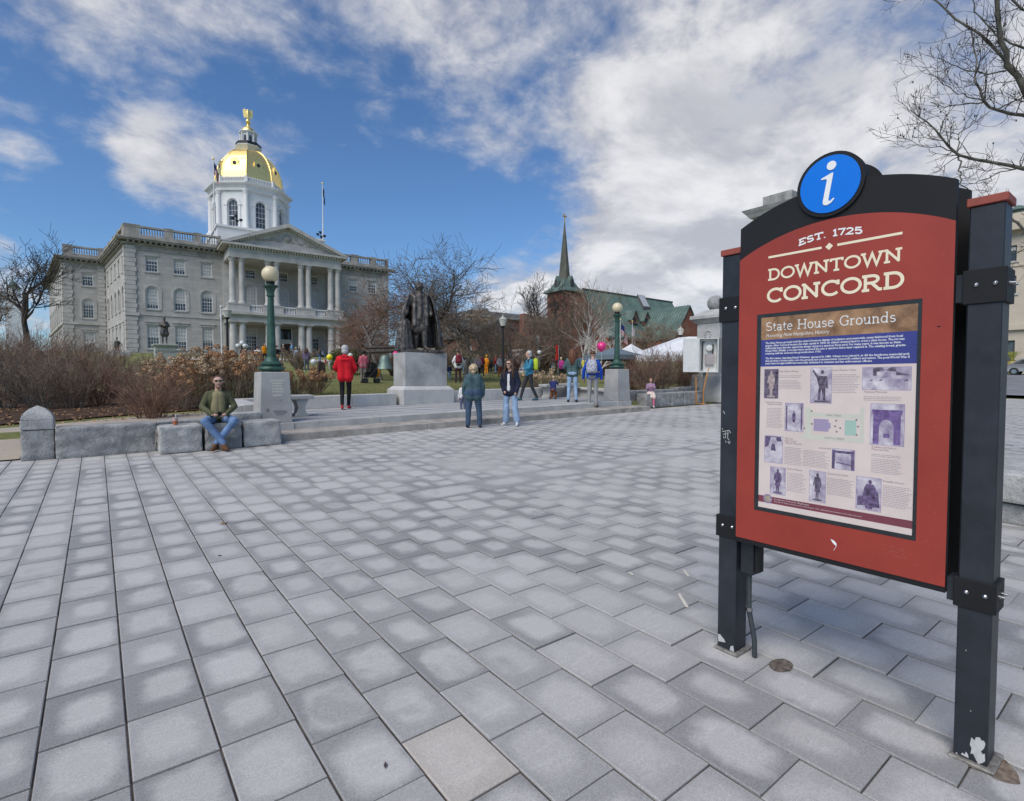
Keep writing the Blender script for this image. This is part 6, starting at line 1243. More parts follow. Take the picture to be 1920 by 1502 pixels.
for k in range(8):
    a_ = OCT+k*math.pi/4; MB().tube([DC+Vector((math.cos(a_)*r_, math.sin(a_)*r_, z+.03)) for r_, z in dp[1:]], .10, 6).build('dome_rib', m_gold, dm, smooth=50)
    b_ = a_+math.pi/8; r_ = 5.12*math.cos(math.pi/8); c_ = DC+Vector((math.cos(b_)*r_, math.sin(b_)*r_, 38.75)); wv_ = Wall(c_, (-math.sin(b_), math.cos(b_)), (math.cos(b_), math.sin(b_)))
    mb = MB(); mb.prism([(-.75, -.6), (.75, -.6), (.62, .55), (.3, .95), (-.3, .95), (-.62, .55)], lambda u, w, d, wv_=wv_, c_=c_: wv_.P(u, c_.z+w, d), .12, -.9); dmr = mb.build('dome_dormer', m_gold, dm)
    MB().prism(circ(0, .1, .32, 14), lambda u, w, d, wv_=wv_, c_=c_: wv_.P(u, c_.z+w, d), .17, .10).build('dormer_opening', m_dark, dmr)  # solid dark disc; the opening's shade is put into its colour
ln_ = MB().lathe([(1.6, 42.450), (1.75, 42.700), (1.95, 42.950), (2.2, 43.250), (2.2, 43.350), (1.4, 43.400)], 8, DC, OCT).build('lantern_base', m_wpaint, SH)
mb = MB(); mb.lathe([(2.1, 43.360), (2.1, 43.900), (2.05, 43.900), (2.05, 43.360)], 8, DC, OCT, cap=False); mb.build('lantern_rail', M('black iron rail', (.03, .03, .03), .5, .3, var=.2), ln_)
MB().lathe([(1.25, 43.400), (1.25, 45.600)], 8, DC, OCT).build('lantern_body', m_wpaint, SH)
for k in range(8):
    a_ = OCT+(k+.5)*math.pi/4; r_ = 1.25*math.cos(math.pi/8); wv_ = Wall(DC+Vector((math.cos(a_)*r_, math.sin(a_)*r_, 0)), (-math.sin(a_), math.cos(a_)), (math.cos(a_), math.sin(a_))); op = opening(0, .46, 43.900, 45.250, True)
    mb = MB(); tri = tessellate_polygon([[Vector((a__, b__, 0)) for a__, b__ in op]]); mb.add([wv_.P(a__, b__, .012) for a__, b__ in op], [tuple(t) for t in tri]); mb.build('lantern_window', m_pane, ln_)
    a_ = OCT+k*math.pi/4; c_ = DC+Vector((math.cos(a_), math.sin(a_), 0))*1.3; MB().lathe([(.17, 43.400), (.14, 43.600), (.14, 45.300), (.19, 45.600)], 8, (c_.x, c_.y, 0)).build('lantern_column', m_wpaint, ln_, smooth=40)
MB().lathe([(1.35, 45.600), (1.6, 45.800), (1.6, 45.950), (1.3, 46.000)], 8, DC, OCT).build('lantern_cornice', m_wpaint, ln_)
MB().lathe([(1.2, 46.000), (1.12, 46.300), (.95, 46.600), (.6, 46.900), (.28, 47.100), (.24, 47.500), (.38, 47.550), (.24, 47.650)], 16, DC).build('lantern_cap', m_gold, SH, smooth=40)
MB().sphere((DC.x, DC.y, 48.000), .40, 14, 10).build('finial_ball', m_gold, SH, smooth=80)
eg = MB(); eo = Vector((DC.x, DC.y, 48.350)); vd = Vector((-.2, -.98, 0)); vr = Vector((.98, -.2, 0)); up_v = Vector((0, 0, 1))
capsule(eg, eo+up_v*.15, eo+up_v*1.15+vd*.1, .24, .30); capsule(eg, eo+up_v*1.25+vd*.1, eo+up_v*1.55+vd*.18, .20, .17); capsule(eg, eo+up_v*1.58+vd*.2-vr*.05, eo+up_v*1.52+vd*.2-vr*.30, .08, .03); capsule(eg, eo-vd*.1, eo-vd*.3-up_v*.35, .18, .10)
for s_ in (-1, 1):
    wing = [(.1, 1.2), (.35, 1.75), (.62, 1.85), (.80, 1.6), (.80, 1.1), (.72, .55), (.58, .15), (.45, .25), (.32, .45), (.18, .6)]
    eg.prism(wing, lambda u, w, d, s_=s_: eo+vr*s_*u+up_v*w+vd*(d-.1*u), .06, -.08)
eg.build('eagle', m_gold, SH, smooth=50)
# flagpoles and floodlights on the roof
def flagpole(px, ytop, ybot, Y, r, label, flag, name='flagpole', zb=None):
    a_, b_ = at(px, ytop, Y), at(px+2, ybot, Y); zb = b_.z if zb is None else zb; t_ = thing(name, label, 'flagpole', (b_.x, b_.y, zb))
    MB().tube([(b_.x, b_.y, zb), (b_.x, b_.y, a_.z)], [r, r*.55], 8).build('pole', m_wpaint, t_, smooth=50); MB().sphere((b_.x, b_.y, a_.z+r), r*1.6, 8, 6).build('finial', m_gold, t_, smooth=80)
    if flag:
        L_, H_, mats, fold = flag; mb = MB(); N, K = 18, 13; P_ = []; z1 = a_.z-r*2
        for j in range(K+1):
            for i in range(N+1):
                s_ = i/N; q = j/K; dr_ = Vector((vr.x, vr.y, 0)); dd = L_*s_*fold; P_.append((b_.x+dr_.x*(dd+r)+.06*H_*math.sin(s_*11+q*2)*vd.x, b_.y+dr_.y*(dd+r)+.10*H_*math.sin(s_*9+q*2), z1-H_*q-(L_*s_*(1-fold))*.9+.04*math.sin(s_*7)))
        m_ = N+1; mb.v = P_; mb.f = [(j*m_+i, j*m_+i+1, (j+1)*m_+i+1, (j+1)*m_+i) for j in range(K) for i in range(N)]
        mb.m = [(0 if (j < 7 and i < 8) else 1+(j % 2)) if len(mats) == 3 else 0 for j in range(K) for i in range(N)]; mb.build('flag', list(mats), t_, smooth=60)
USF = (cloth('flag blue', (.02, .03, .12)), cloth('flag red', (.35, .03, .04)), cloth('flag white', (.55, .53, .52)))
flagpole(401, 299, 442, 93, .11, 'white flagpole with limp striped flag on the roof left of the gold dome', (2.6, 1.9, USF, .22))
flagpole(604, 345, 455, 93, .11, 'white flagpole with limp dark flag on the roof right of the portico', (2.4, 1.7, (cloth('dark blue flag', (.02, .03, .07)),), .10))
m_bk = M('black iron', (.015, .016, .016), .5, .2, var=.2)
for px, py, lab in ((444, 430, 'cluster of black floodlights on the white attic below the drum'), (602, 452, 'cluster of black floodlights on the attic beside the right roof flagpole')):
    c_ = at(px, py, 90.8 if px < 500 else 92); c_.z = 24.91; t_ = thing('floodlights', lab, 'floodlight', c_)
    MB().tube([c_, c_+Vector((0, 0, 1.9))], .06, 6).build('stand', m_bk, t_)
    for dx, dz in ((-.55, 1.35), (.6, 1.25), (-.1, 1.75), (.05, 1.0)): mb = MB(); q = c_+Vector((dx, 0, dz)); mb.tube([c_+Vector((0, 0, dz*.8)), q], .04, 5); mb.lathe([(.10, -.2), (.26, .08), (.26, .16), (.02, .17)], 10, q); mb.build('lamp_head', m_bk, t_, smooth=50)
# ================================================================== other buildings round the green
def brickm(name, col, bw=.6, bh=.2):
    m = ashlar(name, col, bw, bh, .25, 1.25); return m
m_brick = brickm('red brick', (.235, .095, .065)); m_brick2 = brickm('brown brick', (.20, .095, .07)); m_verdi = M('verdigris copper', (.095, .145, .125), .78, .1, var=.3, scale=.5, bump=.15, bscale=6, col2=(.165, .225, .195)); m_verdd = M('dark bronze slate spire', (.075, .08, .06), .7, .1, var=.25, scale=.6, bump=.2, bscale=5, col2=(.13, .125, .10)); m_slate = M('grey slate', (.10, .095, .09), .85, var=.25, scale=1)
m_lime = M('beige limestone', (.50, .43, .34), .9, var=.1, scale=.5, bump=.1, bscale=6); m_lime2 = M('grey-beige stone', (.36, .335, .30), .9, var=.18, scale=.5)
def brick_wall(wl, u0, u1, z0, z1, ops, name, mat, parent): return wall_face(wl, u0, u1, z0, z1, ops, .3, name, mat, parent)
# --- church with green copper roof
R0 = atd(1094, 543, 108.0); CX, CY, ZR = R0.x, R0.y, R0.z
d_ = ray(1142, 631); E0 = C0+d_*(CX/d_.x); ZE = E0.z; YE = E0.y; hd_ = CY-YE
XE = at(1260, 565, CY).x; gzc = T(CX, CY)-.5
ch = thing('church', 'red brick church with green copper roof and tall dark spire', 'church', (CX, CY, gzc))
sag = lambda s_: ZE+(ZR-ZE)*(1-s_)**1.18
for sd in (1, -1):
    NP = 10; mb = MB(); P_ = []
    for i in range(NP+1): s_ = i/NP; P_ += [(CX-.25, CY-sd*hd_*s_*1.02, sag(s_)), (XE, CY-sd*hd_*s_*1.02, sag(s_)), (XE, CY-sd*hd_*s_*1.02, sag(s_)-.3), (CX-.25, CY-sd*hd_*s_*1.02, sag(s_)-.3)]
    mb.add(P_, [(4*i+q, 4*i+(q+1) % 4, 4*i+4+(q+1) % 4, 4*i+4+q) for i in range(NP) for q in range(4)]); rf = mb.build('roof', m_verdi, ch)
    if sd == 1:
        mb = MB(); k = 44                                    # standing seams
        for i in range(k): x = CX+(XE-CX)*(i+.5)/k; mb.tube([(x, CY-hd_*s_, sag(s_)+.05) for s_ in (0, .15, .3, .45, .6, .75, .9, 1.0)], .085, 4)
        tag(mb.build('standing_seams', M('dark verdigris', (.065, .135, .115), .7, .1, var=.25), rf), kind='stuff')
MB().tube([(CX-.3, CY, ZR+.12), (XE+.2, CY, ZR+.12)], .2, 6).build('ridge', m_verdd, ch)
gw = Wall((CX, CY+hd_*.98), (0, -1), (-1, 0)); mb = MB(); poly = [(0, gzc), (2*hd_*.98, gzc)]+[(hd_*.98*(1+s_), sag(s_)-.3) for s_ in (1, .8, .6, .4, .2, 0)]+[(hd_*.98*(1-s_), sag(s_)-.3) for s_ in (.2, .4, .6, .8, 1)]
mb.prism(poly, lambda u, w, d: gw.P(u, w, d), 0, -.5); o = mb.build('gable_wall', m_brick, ch)
def boxuv(o):
    u = o.data.uv_layers.new(name='UVMap')
    for f in o.data.polygons:
        n_ = f.normal
        for li in f.loop_indices: c_ = o.data.vertices[o.data.loops[li].vertex_index].co; u.data[li].uv = (c_.x+c_.y, c_.z)
boxuv(o)
ew = Wall((CX, YE+.4), (1, 0), (0, -1)); brick_wall(ew, 0, XE-CX, gzc, ZE, [], 'side_wall', m_brick, ch)
nw_ = Wall((CX, CY+hd_-.4), (1, 0), (0, 1)); brick_wall(nw_, 0, XE-CX, gzc, ZE, [], 'side_wall', m_brick, ch)
for px in (1183, 1205):                                      # dormers
    q = at(px, 605, CY-hd_*.55); zq = sag(.55)+.1; mb = MB(); w_ = .95
    mb.prism([(-w_, 0), (w_, 0), (w_, 1.0), (0, 2.6), (-w_, 1.0)], lambda u, w, d, q=q, zq=zq: (q.x+u, CY-hd_*.55-1.0+d, zq+w-.6), 0, 3.5); dm_ = mb.build('dormer', m_brick2, ch)
    for s_ in (-1, 1): mb = MB(); mb.add([(q.x, CY-hd_*.55-1.35, zq+2.25), (q.x+s_*(w_+.3), CY-hd_*.55-1.35, zq+.15), (q.x+s_*(w_+.3), CY-hd_*.55+2.5, zq+.15), (q.x, CY-hd_*.55+2.5, zq+2.25), (q.x, CY-hd_*.55-1.35, zq+2.05), (q.x+s_*(w_+.3), CY-hd_*.55-1.35, zq-.05), (q.x+s_*(w_+.3), CY-hd_*.55+2.5, zq-.05), (q.x, CY-hd_*.55+2.5, zq+2.05)], [(0, 1, 2, 3), (4, 7, 6, 5), (0, 4, 5, 1), (1, 5, 6, 2)]); mb.build('dormer_roof', m_verdi, dm_)
    mb = MB(); mb.box(q.x-.45, q.x+.45, CY-hd_*.55-1.03, CY-hd_*.55-1.005, zq-.3, zq+.7); mb.build('dormer_window', m_pane, dm_)
q0, q1 = at(1206, 553, CY-1.0), at(1228, 574, CY-hd_*.30)     # skylight box on the ridge
mb = MB(); xa, xb = at(1207, 560, CY-2).x, at(1221, 560, CY-2).x; slp = lambda s_, lift: (CY-hd_*s_, sag(s_)+lift)
for lift0, lift1, mat_, nm, ins in ((0.0, .9, m_slate, 'skylight_frame', 0), (.901, .95, m_lime2, 'skylight_glass', .25)):
    mb = MB(); a_, b_ = slp(.02+ins*.03, lift1), slp(.27-ins*.03, lift1); c_, e_ = slp(.02+ins*.03, lift0), slp(.27-ins*.03, lift0)
    mb.add([(xa+ins, a_[0], a_[1]), (xb-ins, a_[0], a_[1]), (xb-ins, b_[0], b_[1]), (xa+ins, b_[0], b_[1]), (xa+ins, c_[0], c_[1]), (xb-ins, c_[0], c_[1]), (xb-ins, e_[0], e_[1]), (xa+ins, e_[0], e_[1])], [(0, 1, 2, 3), (0, 4, 5, 1), (1, 5, 6, 2), (2, 6, 7, 3), (3, 7, 4, 0)]); mb.build(nm, M('skylight panes', (.42, .42, .43), .3, var=.15, scale=1) if ins else mat_, ch)
# transept with its own gable towards the street
YT = CY-hd_-6.5; AP = at(1292, 573, YT); fl_, fr_2 = at(1264, 632, YT), at(1309, 628, YT); xm = AP.x; hw_ = max(xm-fl_.x, fr_2.x-xm)*.98; zt_ = AP.z; ze_ = fl_.z
mb = MB(); mb.prism([(-hw_, gzc), (hw_, gzc), (hw_, ze_), (0, zt_-.2), (-hw_, ze_)], lambda u, w, d: (xm+u, YT+d, w), 0, .6); o = mb.build('transept_gable', m_brick, ch); boxuv(o)
for s_ in (-1, 1):
    mb = MB(); y1_ = CY+1; mb.add([(xm, YT-.3, zt_+.1), (xm+s_*(hw_+.4), YT-.3, ze_-.1), (xm+s_*(hw_+.4), y1_, ze_-.1), (xm, y1_, zt_+.1), (xm, YT-.3, zt_-.2), (xm+s_*(hw_+.4), YT-.3, ze_-.4), (xm+s_*(hw_+.4), y1_, ze_-.4), (xm, y1_, zt_-.2)], [(0, 1, 2, 3), (4, 7, 6, 5), (0, 4, 5, 1), (1, 5, 6, 2)]); rf = mb.build('transept_roof', m_verdi, ch)
    if s_ < 0:
        mb = MB(); k = 22
        for i in range(k): y = YT+(y1_-YT)*(i+.5)/k; mb.tube([(xm, y, zt_+.14), (xm-(hw_+.4), y, ze_-.06)], .085, 4)
        tag(mb.build('standing_seams', M('dark verdigris', (.065, .135, .115)), rf), kind='stuff')
mb = MB(); mb.box(xm-hw_, xm-hw_+.4, YT+.6, CY, gzc, ze_-.3); o = mb.build('transept_wall', m_brick, ch); boxuv(o)
# tower and spire
TC = atd(1058, 600, 104.0); zt0 = atd(1058, 549, 104).z; hw_ = 2.35; tx, ty = TC.x, TC.y
for nm, w_ in (('s', Wall((tx-hw_, ty+hw_), (0, -1), (-1, 0))), ('e', Wall((tx-hw_, ty-hw_), (1, 0), (0, -1)))):
    ops = []
    for cu in (hw_,): ops.append(opening(cu, 1.0, zt0-7, zt0-2.0, True))
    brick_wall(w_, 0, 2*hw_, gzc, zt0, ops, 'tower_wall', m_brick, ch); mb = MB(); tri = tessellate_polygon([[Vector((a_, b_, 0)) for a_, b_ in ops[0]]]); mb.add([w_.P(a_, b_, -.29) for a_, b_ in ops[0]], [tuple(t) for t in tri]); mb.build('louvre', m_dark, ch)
mb = MB(); mb.box(tx-hw_+.31, tx+hw_, ty-hw_+.31, ty+hw_, gzc, zt0-.01); o = mb.build('tower_core', m_brick, ch); boxuv(o)
zs0 = atd(1058, 526, 104).z; zs1 = atd(1056, 417, 104).z
mb = MB(); P_ = []
for h_, z in ((3.0, zt0-.15), (2.75, zt0+.25), (1.95, zt0+.9), (1.15, zs0)): P_ += [(tx+sx*h_, ty+sy*h_, z) for sx, sy in ((-1, -1), (1, -1), (1, 1), (-1, 1))]
mb.add(P_, [(4*i+k, 4*i+(k+1) % 4, 4*i+4+(k+1) % 4, 4*i+4+k) for i in range(3) for k in range(4)]+[(3, 2, 1, 0), (12, 13, 14, 15)]); mb.build('spire_skirt', m_verdi, ch)
MB().lathe([(1.22, zs0-.3), (1.08, zs0+(zs1-zs0)*.12), (.06, zs1)], 8, (tx, ty, 0), R(22.5)).build('spire', m_verdd, ch)
for dx, dy in ((-1, 0), (0, -1), (1, 0), (0, 1)):
    mb = MB(); c_ = Vector((tx+dx*2.0, ty+dy*2.0, zt0+.7)); e_ = Vector((-dy, dx, 0)); n_ = Vector((dx, dy, 0))
    mb.prism([(-.55, 0), (.55, 0), (.55, 1.3), (0, 2.3), (-.55, 1.3)], lambda u, w, d, c_=c_, e_=e_, n_=n_: c_+e_*u+n_*d+Vector((0, 0, w)), .15, -1.4); o = mb.build('spire_lucarne', m_verdi, ch)
    mb = MB(); mb.prism([(-.35, .15), (.35, .15), (.35, 1.2), (0, 1.8), (-.35, 1.2)], lambda u, w, d, c_=c_, e_=e_, n_=n_: c_+e_*u+n_*d+Vector((0, 0, w)), .18, .14); mb.build('lucarne_opening', m_dark, o)  # dark plate on the face, painted as the shade within the lucarne
mb = MB(); mb.tube([(tx, ty, zs1-.3), (tx, ty, zs1+1.55)], .10, 6); mb.box(tx-.48, tx+.48, ty-.09, ty+.09, zs1+.85, zs1+1.07); mb.build('cross', M('dull gilt', (.55, .36, .12), .4, .6, var=.1), ch)
# --- brick house with a pointed gable, and the long stone hall behind it
def house(label, cx, cy, w, d, zg, ze, zr, mat, roofm, name='house', gable='y', wins=(), depth_face='y'):
    t_ = thing(name, label, 'building', (cx, cy, zg)); f_ = Wall((cx-w/2, cy-d/2), (1, 0), (0, -1)); l_ = Wall((cx-w/2, cy+d/2), (0, -1), (-1, 0)); ops = []; opl = []
    for (cu, z0, w_, h_, ar) in wins: ops.append(window(f_, cu, w_, zg+z0, zg+z0+h_, t_, ar, 2, 4, blind=.4, depth=.18))
    k = int(d/3.2)
    for j in range(int((ze-zg)/3.4)):
        for i in range(k): opl.append(window(l_, d*(i+.5)/k, 1.0, zg+1.0+j*3.4, zg+2.8+j*3.4, t_, False, 2, 4, blind=.4, depth=.18))
    wall_face(l_, 0, d, zg, ze, opl, .3, 'side_wall', mat, t_); wall_face(f_, 0, w, zg, ze, ops, .3, 'front_wall', mat, t_)
    mb = MB(); mb.add([(cx+w/2, cy-d/2, zg), (cx+w/2, cy+d/2, zg), (cx+w/2, cy+d/2, ze), (cx+w/2, cy-d/2, ze), (cx-w/2, cy+d/2, zg), (cx-w/2, cy+d/2, ze)], [(0, 1, 2, 3), (1, 4, 5, 2)]); o = mb.build('rear_wall', mat, t_); boxuv(o)
    if gable == 'y':
        for s_ in (-1, 1): mb = MB(); mb.prism([(0, zr), (s_*(w/2+.5), ze-.25), (s_*(w/2+.5), ze-.6), (0, zr-.35)], lambda u, z, q: (cx+u, cy+q, z), -d/2-.4, d/2+.4); mb.build('roof', roofm, t_)
        mb = MB(); mb.prism([(-w/2, ze), (w/2, ze), (0, zr-.36)], lambda u, z, q: (cx+u, cy+q, z), -d/2, -d/2+.35); o = mb.build('gable', mat, t_); boxuv(o)
    elif gable == 'hip': mb = MB(); mb.frus((cx, cy), (w/2+.5, d/2+.5), (w/2-3, d/2-3), ze+.6, zr); mb.build('roof', roofm, t_); mb = MB(); mb.box(cx-w/2-.45, cx+w/2+.45, cy-d/2-.45, cy+d/2+.45, ze, ze+.6); mb.build('cornice', m_lime2, t_)
    else: mb = MB(); mb.box(cx-w/2-.4, cx+w/2+.4, cy-d/2-.4, cy+d/2+.4, ze, ze+.7); mb.build('cornice', m_lime2, t_); mb = MB(); mb.box(cx-w/2+.2, cx+w/2-.2, cy-d/2+.2, cy+d/2-.2, ze+.7, zr); mb.build('parapet', m_lime2, t_)
    return t_
h1 = atd(937, 640, 92); zg = T(h1.x, h1.y)-.4; zr = atd(934, 596, 92).z; ze = atd(934, 627, 92).z
hs = house('dark red brick house with a steep pointed gable behind bare trees', h1.x, h1.y+6, 9.5, 12, zg, ze, zr, m_brick2, m_slate, wins=[(c_, z_, 1.1, 1.7, False) for c_ in (2.0, 4.75, 7.5) for z_ in ((1.0, 3.6) if ze-zg > 5.6 else (1.0,))])
mb = MB(); hf = Wall((h1.x-4.75, h1.y), (1, 0), (0, -1)); op = opening(4.75, 1.1, ze+.3, ze+2.4, True); tri = tessellate_polygon([[Vector((a_, b_, 0)) for a_, b_ in op]]); mb.add([hf.P(a_, b_, .02) for a_, b_ in op], [tuple(t) for t in tri]); mb.build('gable_window', m_pane, hs)
c1 = atd(983, 605, 96); mb = MB(); mb.box(c1.x-.6, c1.x+.6, c1.y-.6, c1.y+.6, zg, atd(983, 589, 96).z); o = mb.build('chimney', m_brick, hs); boxuv(o)
h2 = atd(965, 640, 125); zg2 = T(h2.x, h2.y)-.5; ze2 = atd(965, 600, 125).z; zr2 = atd(965, 585, 125).z
hs2 = house('long grey stone and brick hall with low hipped roof behind the gabled house', h2.x, h2.y+9, 26, 18, zg2, ze2, zr2, m_brick2, m_slate, gable='hip', wins=[(2+3.6*i, 1.2+4*j, 1.3, 2.3, j == 1) for i in range(7) for j in range(2)])
h3 = atd(905, 640, 118); zg3 = T(h3.x, h3.y)-.5
hs3 = house('pale stone library block with arched windows and roof balustrade beside the brick house', h3.x-2, h3.y+8, 15, 14, zg3, atd(905, 602, 118).z, atd(905, 592, 118).z, m_lime2, m_slate, gable='flat', wins=[(2.2+3.4*i, 1.2+4.4*j, 1.4, 2.6, j == 1) for i in range(4) for j in range(2)])
c1 = atd(914, 590, 120); mb = MB(); mb.box(c1.x-1.0, c1.x+1.0, c1.y+1, c1.y+3, atd(905, 592, 118).z, atd(914, 577, 120).z); mb.build('chimney', m_lime2, hs3)
# --- limestone block at the end of the street
XB = 70.0
def atX(px, py, X): d = ray(px, py); return C0+d*(X/d.x)
b1 = thing('office_block', 'cream limestone block with shopfront and cornice at the end of the street', 'building', (XB, 0, T(XB, 8))); wb = Wall((XB, 22.0), (0, -1), (-1, 0)); zg = T(XB, 8)-.6; zt = atX(1900, 400, XB).z
ops = []
for (x0, x1, y0, y1) in ((1888.5, 1907, 459, 491), (1883.5, 1906, 517, 552), (1880, 1892, 579, 612)):
    a_, b_ = atX(x0, y1, XB), atX(x1, y0, XB); c0_ = (22-a_.y, 22-b_.y); cu, w_ = sum(c0_)/2, abs(c0_[1]-c0_[0])
    for k in range(-3, 7): q = cu+k*2.75; ops.append(window(wb, q, min(1.7, w_), a_.z, b_.z, b1, False, 1, 2, blind=.55 if k % 2 else .3, frame=M('dark green sash', (.02, .04, .035), .5, var=.1), fw=.08))
a_, b_ = atX(1880, 696, XB), atX(1903, 638, XB); c0_ = 22-b_.y
for k in range(-1, 4): q = c0_-1.05+k*5.2; ops.append(window(wb, q, 2.1, zg+.65, b_.z, b1, False, 2, 3, blind=0, frame=M('dark green sash', (.02, .04, .035)), sill=False, name='shopfront'))
wall_face(wb, 0, 40, zg, zt, ops, .3, 'front_wall', m_lime, b1)
for z0, z1, d1, nm in ((atX(1900, 434, XB).z, atX(1900, 418, XB).z, .9, 'cornice'), (atX(1900, 619, XB).z, atX(1900, 610, XB).z, .35, 'belt_course'), (atX(1900, 500, XB).z, atX(1900, 497, XB).z, .12, 'belt_course')): mb = MB(); wb.box(mb, -.3, 40, z0, z1, -.1, d1); mb.build(nm, m_lime, b1)
mb = MB(); mb.box(XB+.3, XB+15, -18, 22, zg, zt-.05); mb.build('block_core', m_lime, b1)
cz = atX(1897, 392, XB); mb = MB(); mb.frus((XB+3, cz.y), (.5, .5), (.35, .35), zt-.1, zt+.9); mb.lathe([(.75, .9), (.3, 1.3), (.02, 1.4)], 8, (XB+3, cz.y, zt)); mb.build('roof_vent', m_verdi, b1)
# far white steeple on the left
st_ = atd(27, 590, 170); s1 = thing('steeple', 'distant white steeple with green spire beyond the bare tree', 'steeple', (st_.x, st_.y, 4)); zq = atd(27, 560, 170).z
mb = MB(); mb.box(st_.x-2, st_.x+2, st_.y-2, st_.y+2, 3, zq); mb.build('tower', m_wpaint, s1); MB().lathe([(1.7, zq), (1.5, zq+3.2), (1.9, zq+3.3)], 8, (st_.x, st_.y, 0)).build('belfry', m_wpaint, s1); MB().lathe([(1.95, zq+3.3), (.05, atd(27, 526, 170).z)], 8, (st_.x, st_.y, 0)).build('spire', m_verdi, s1)
# --- memorial arch (its near end shows past the sign) and the ball-topped pier
ar = thing('memorial_arch', 'granite memorial arch with heavy cornice showing past the sign top', 'arch', (31, 13, gz(31, 13))); g0 = gz(31, 13)-.1; AX0, AX1, AY0, AY1 = 26.3, 36.3, 12.1, 13.6; zcor = 9.1
mb = MB(); poly = [(AX0, g0), (AX0+3.1, g0), (AX0+3.1, g0+4.2)]+[(31.3-1.9*math.cos(math.pi*k/16), g0+4.2+1.9*math.sin(math.pi*k/16)) for k in range(17)]+[(AX1-3.1, g0+4.2), (AX1-3.1, g0), (AX1, g0), (AX1, zcor), (AX0, zcor)]
mb.prism([p for i, p in enumerate(poly) if i == 0 or (abs(p[0]-poly[i-1][0])+abs(p[1]-poly[i-1][1])) > 1e-4], lambda u, z, d: (u, AY0+d, z), 0, AY1-AY0); mb.build('arch_body', m_gr, ar)
MB().box(AX0-.12, AX1+.12, AY0-.12, AY1+.12, zcor+.001, zcor+.42).build('architrave', m_gr, ar)
mb = MB()
for i in range(9): y = AY0-.1+(AY1-AY0+.2)*(i+.5)/9; mb.box(AX0-.40, AX0-.1, y-.09, y+.09, zcor+.421, zcor+.60)
for i in range(30): x = AX0-.1+(AX1-AX0+.2)*(i+.5)/30; mb.box(x-.09, x+.09, AY0-.40, AY0-.1, zcor+.421, zcor+.60)
tag(mb.build('modillions', m_gr, ar), kind='stuff')
mb = MB(); cxa, cya = (AX0+AX1)/2, (AY0+AY1)/2; hx, hy = (AX1-AX0)/2, (AY1-AY0)/2
mb.frus((cxa, cya), (hx+.45, hy+.45), (hx+.58, hy+.58), zcor+.601, zcor+.80); mb.frus((cxa, cya), (hx+.60, hy+.60), (hx+.72, hy+.72), zcor+.801, zcor+.96); mb.build('cornice', m_gr, ar)
MB().frus((cxa, cya), (hx+.45, hy+.45), (hx+.20, hy+.20), zcor+.961, zcor+1.12).build('blocking_course', m_gr, ar)
MB().box(AX0-.1, AX1+.1, AY0+.05, AY1-.05, zcor+1.121, zcor+1.58).build('attic', granite('streaked attic granite', (.26, .255, .24), .5, .4, 12, 2.2), ar)
mb = MB(); e0 = Vector((27.0, 11.55, zcor+.98)); m_eag = M('verdigris eagle', (.06, .14, .10), .6, .2, var=.3); capsule(mb, e0+Vector((0, .35, .25)), e0+Vector((0, -.1, .38)), .17, .15); capsule(mb, e0+Vector((0, -.15, .48)), e0+Vector((0, -.2, .62)), .09, .08); capsule(mb, e0+Vector((0, .45, .22)), e0+Vector((0, .85, .12)), .10, .05)
for s_ in (-1, 1): capsule(mb, e0+Vector((s_*.15, .1, .40)), e0+Vector((s_*.45, .35, .62)), .08, .03)
mb.tube([e0, e0+Vector((0, 0, .2))], .05, 6); mb.build('copper_eagle', m_eag, ar, smooth=60)
pr_ = atd(1336, 700, 22.3); px_, py_ = pr_.x+.15, pr_.y; g0 = gz(px_, py_); pier = thing('gate_pier', 'granite pier with moulded cap and stone ball beside the utility cabinet', 'pier', (px_, py_, g0)); zz = lambda y: atd(1336, y, 22.3).z
MB().box(px_-.72, px_+.72, py_-.72, py_+.72, g0, zz(706)).build('base', m_gr, pier, bevel=.03); MB().frus((px_, py_), (.70, .70), (.60, .60), zz(706)+.001, zz(702)).build('base_slope', m_gr, pier)
MB().box(px_-.52, px_+.52, py_-.52, py_+.52, zz(702)+.001, zz(608)).build('shaft', m_gr, pier, bevel=.02)
for k in range(3): z_ = zz(690)+k*.28; MB().box(px_-.535, px_+.535, py_-.535, py_+.535, z_, z_+.22).build('band', m_gr, pier)
MB().frus((px_, py_), (.53, .53), (.70, .70), zz(608)+.001, zz(600)).build('necking', m_gr, pier); MB().box(px_-.74, px_+.74, py_-.74, py_+.74, zz(600)+.001, zz(593)).build('cap_slab', m_gr, pier, bevel=.02); MB().frus((px_, py_), (.66, .66), (.34, .34), zz(593)+.001, zz(582)).build('cap', m_gr, pier)
MB().sphere((px_, py_, zz(569)), .33, 20, 14).build('ball', m_rock, pier, smooth=80)
mb = MB()
for k, (z0_, r_) in enumerate(((zz(650), .16), (zz(628), .12), (zz(672), .12))):
    for a_ in range(10): q = 2*math.pi*a_/10; mb.sphere((px_-.52, py_+.0+r_*math.cos(q), z0_+r_*1.3*math.sin(q)), .045, 6, 4); mb.sphere((px_+.0+r_*math.cos(q), py_-.52, z0_+r_*1.3*math.sin(q)), .045, 6, 4)
tag(mb.build('carved_swag', m_gr, pier, smooth=60), kind='stuff')
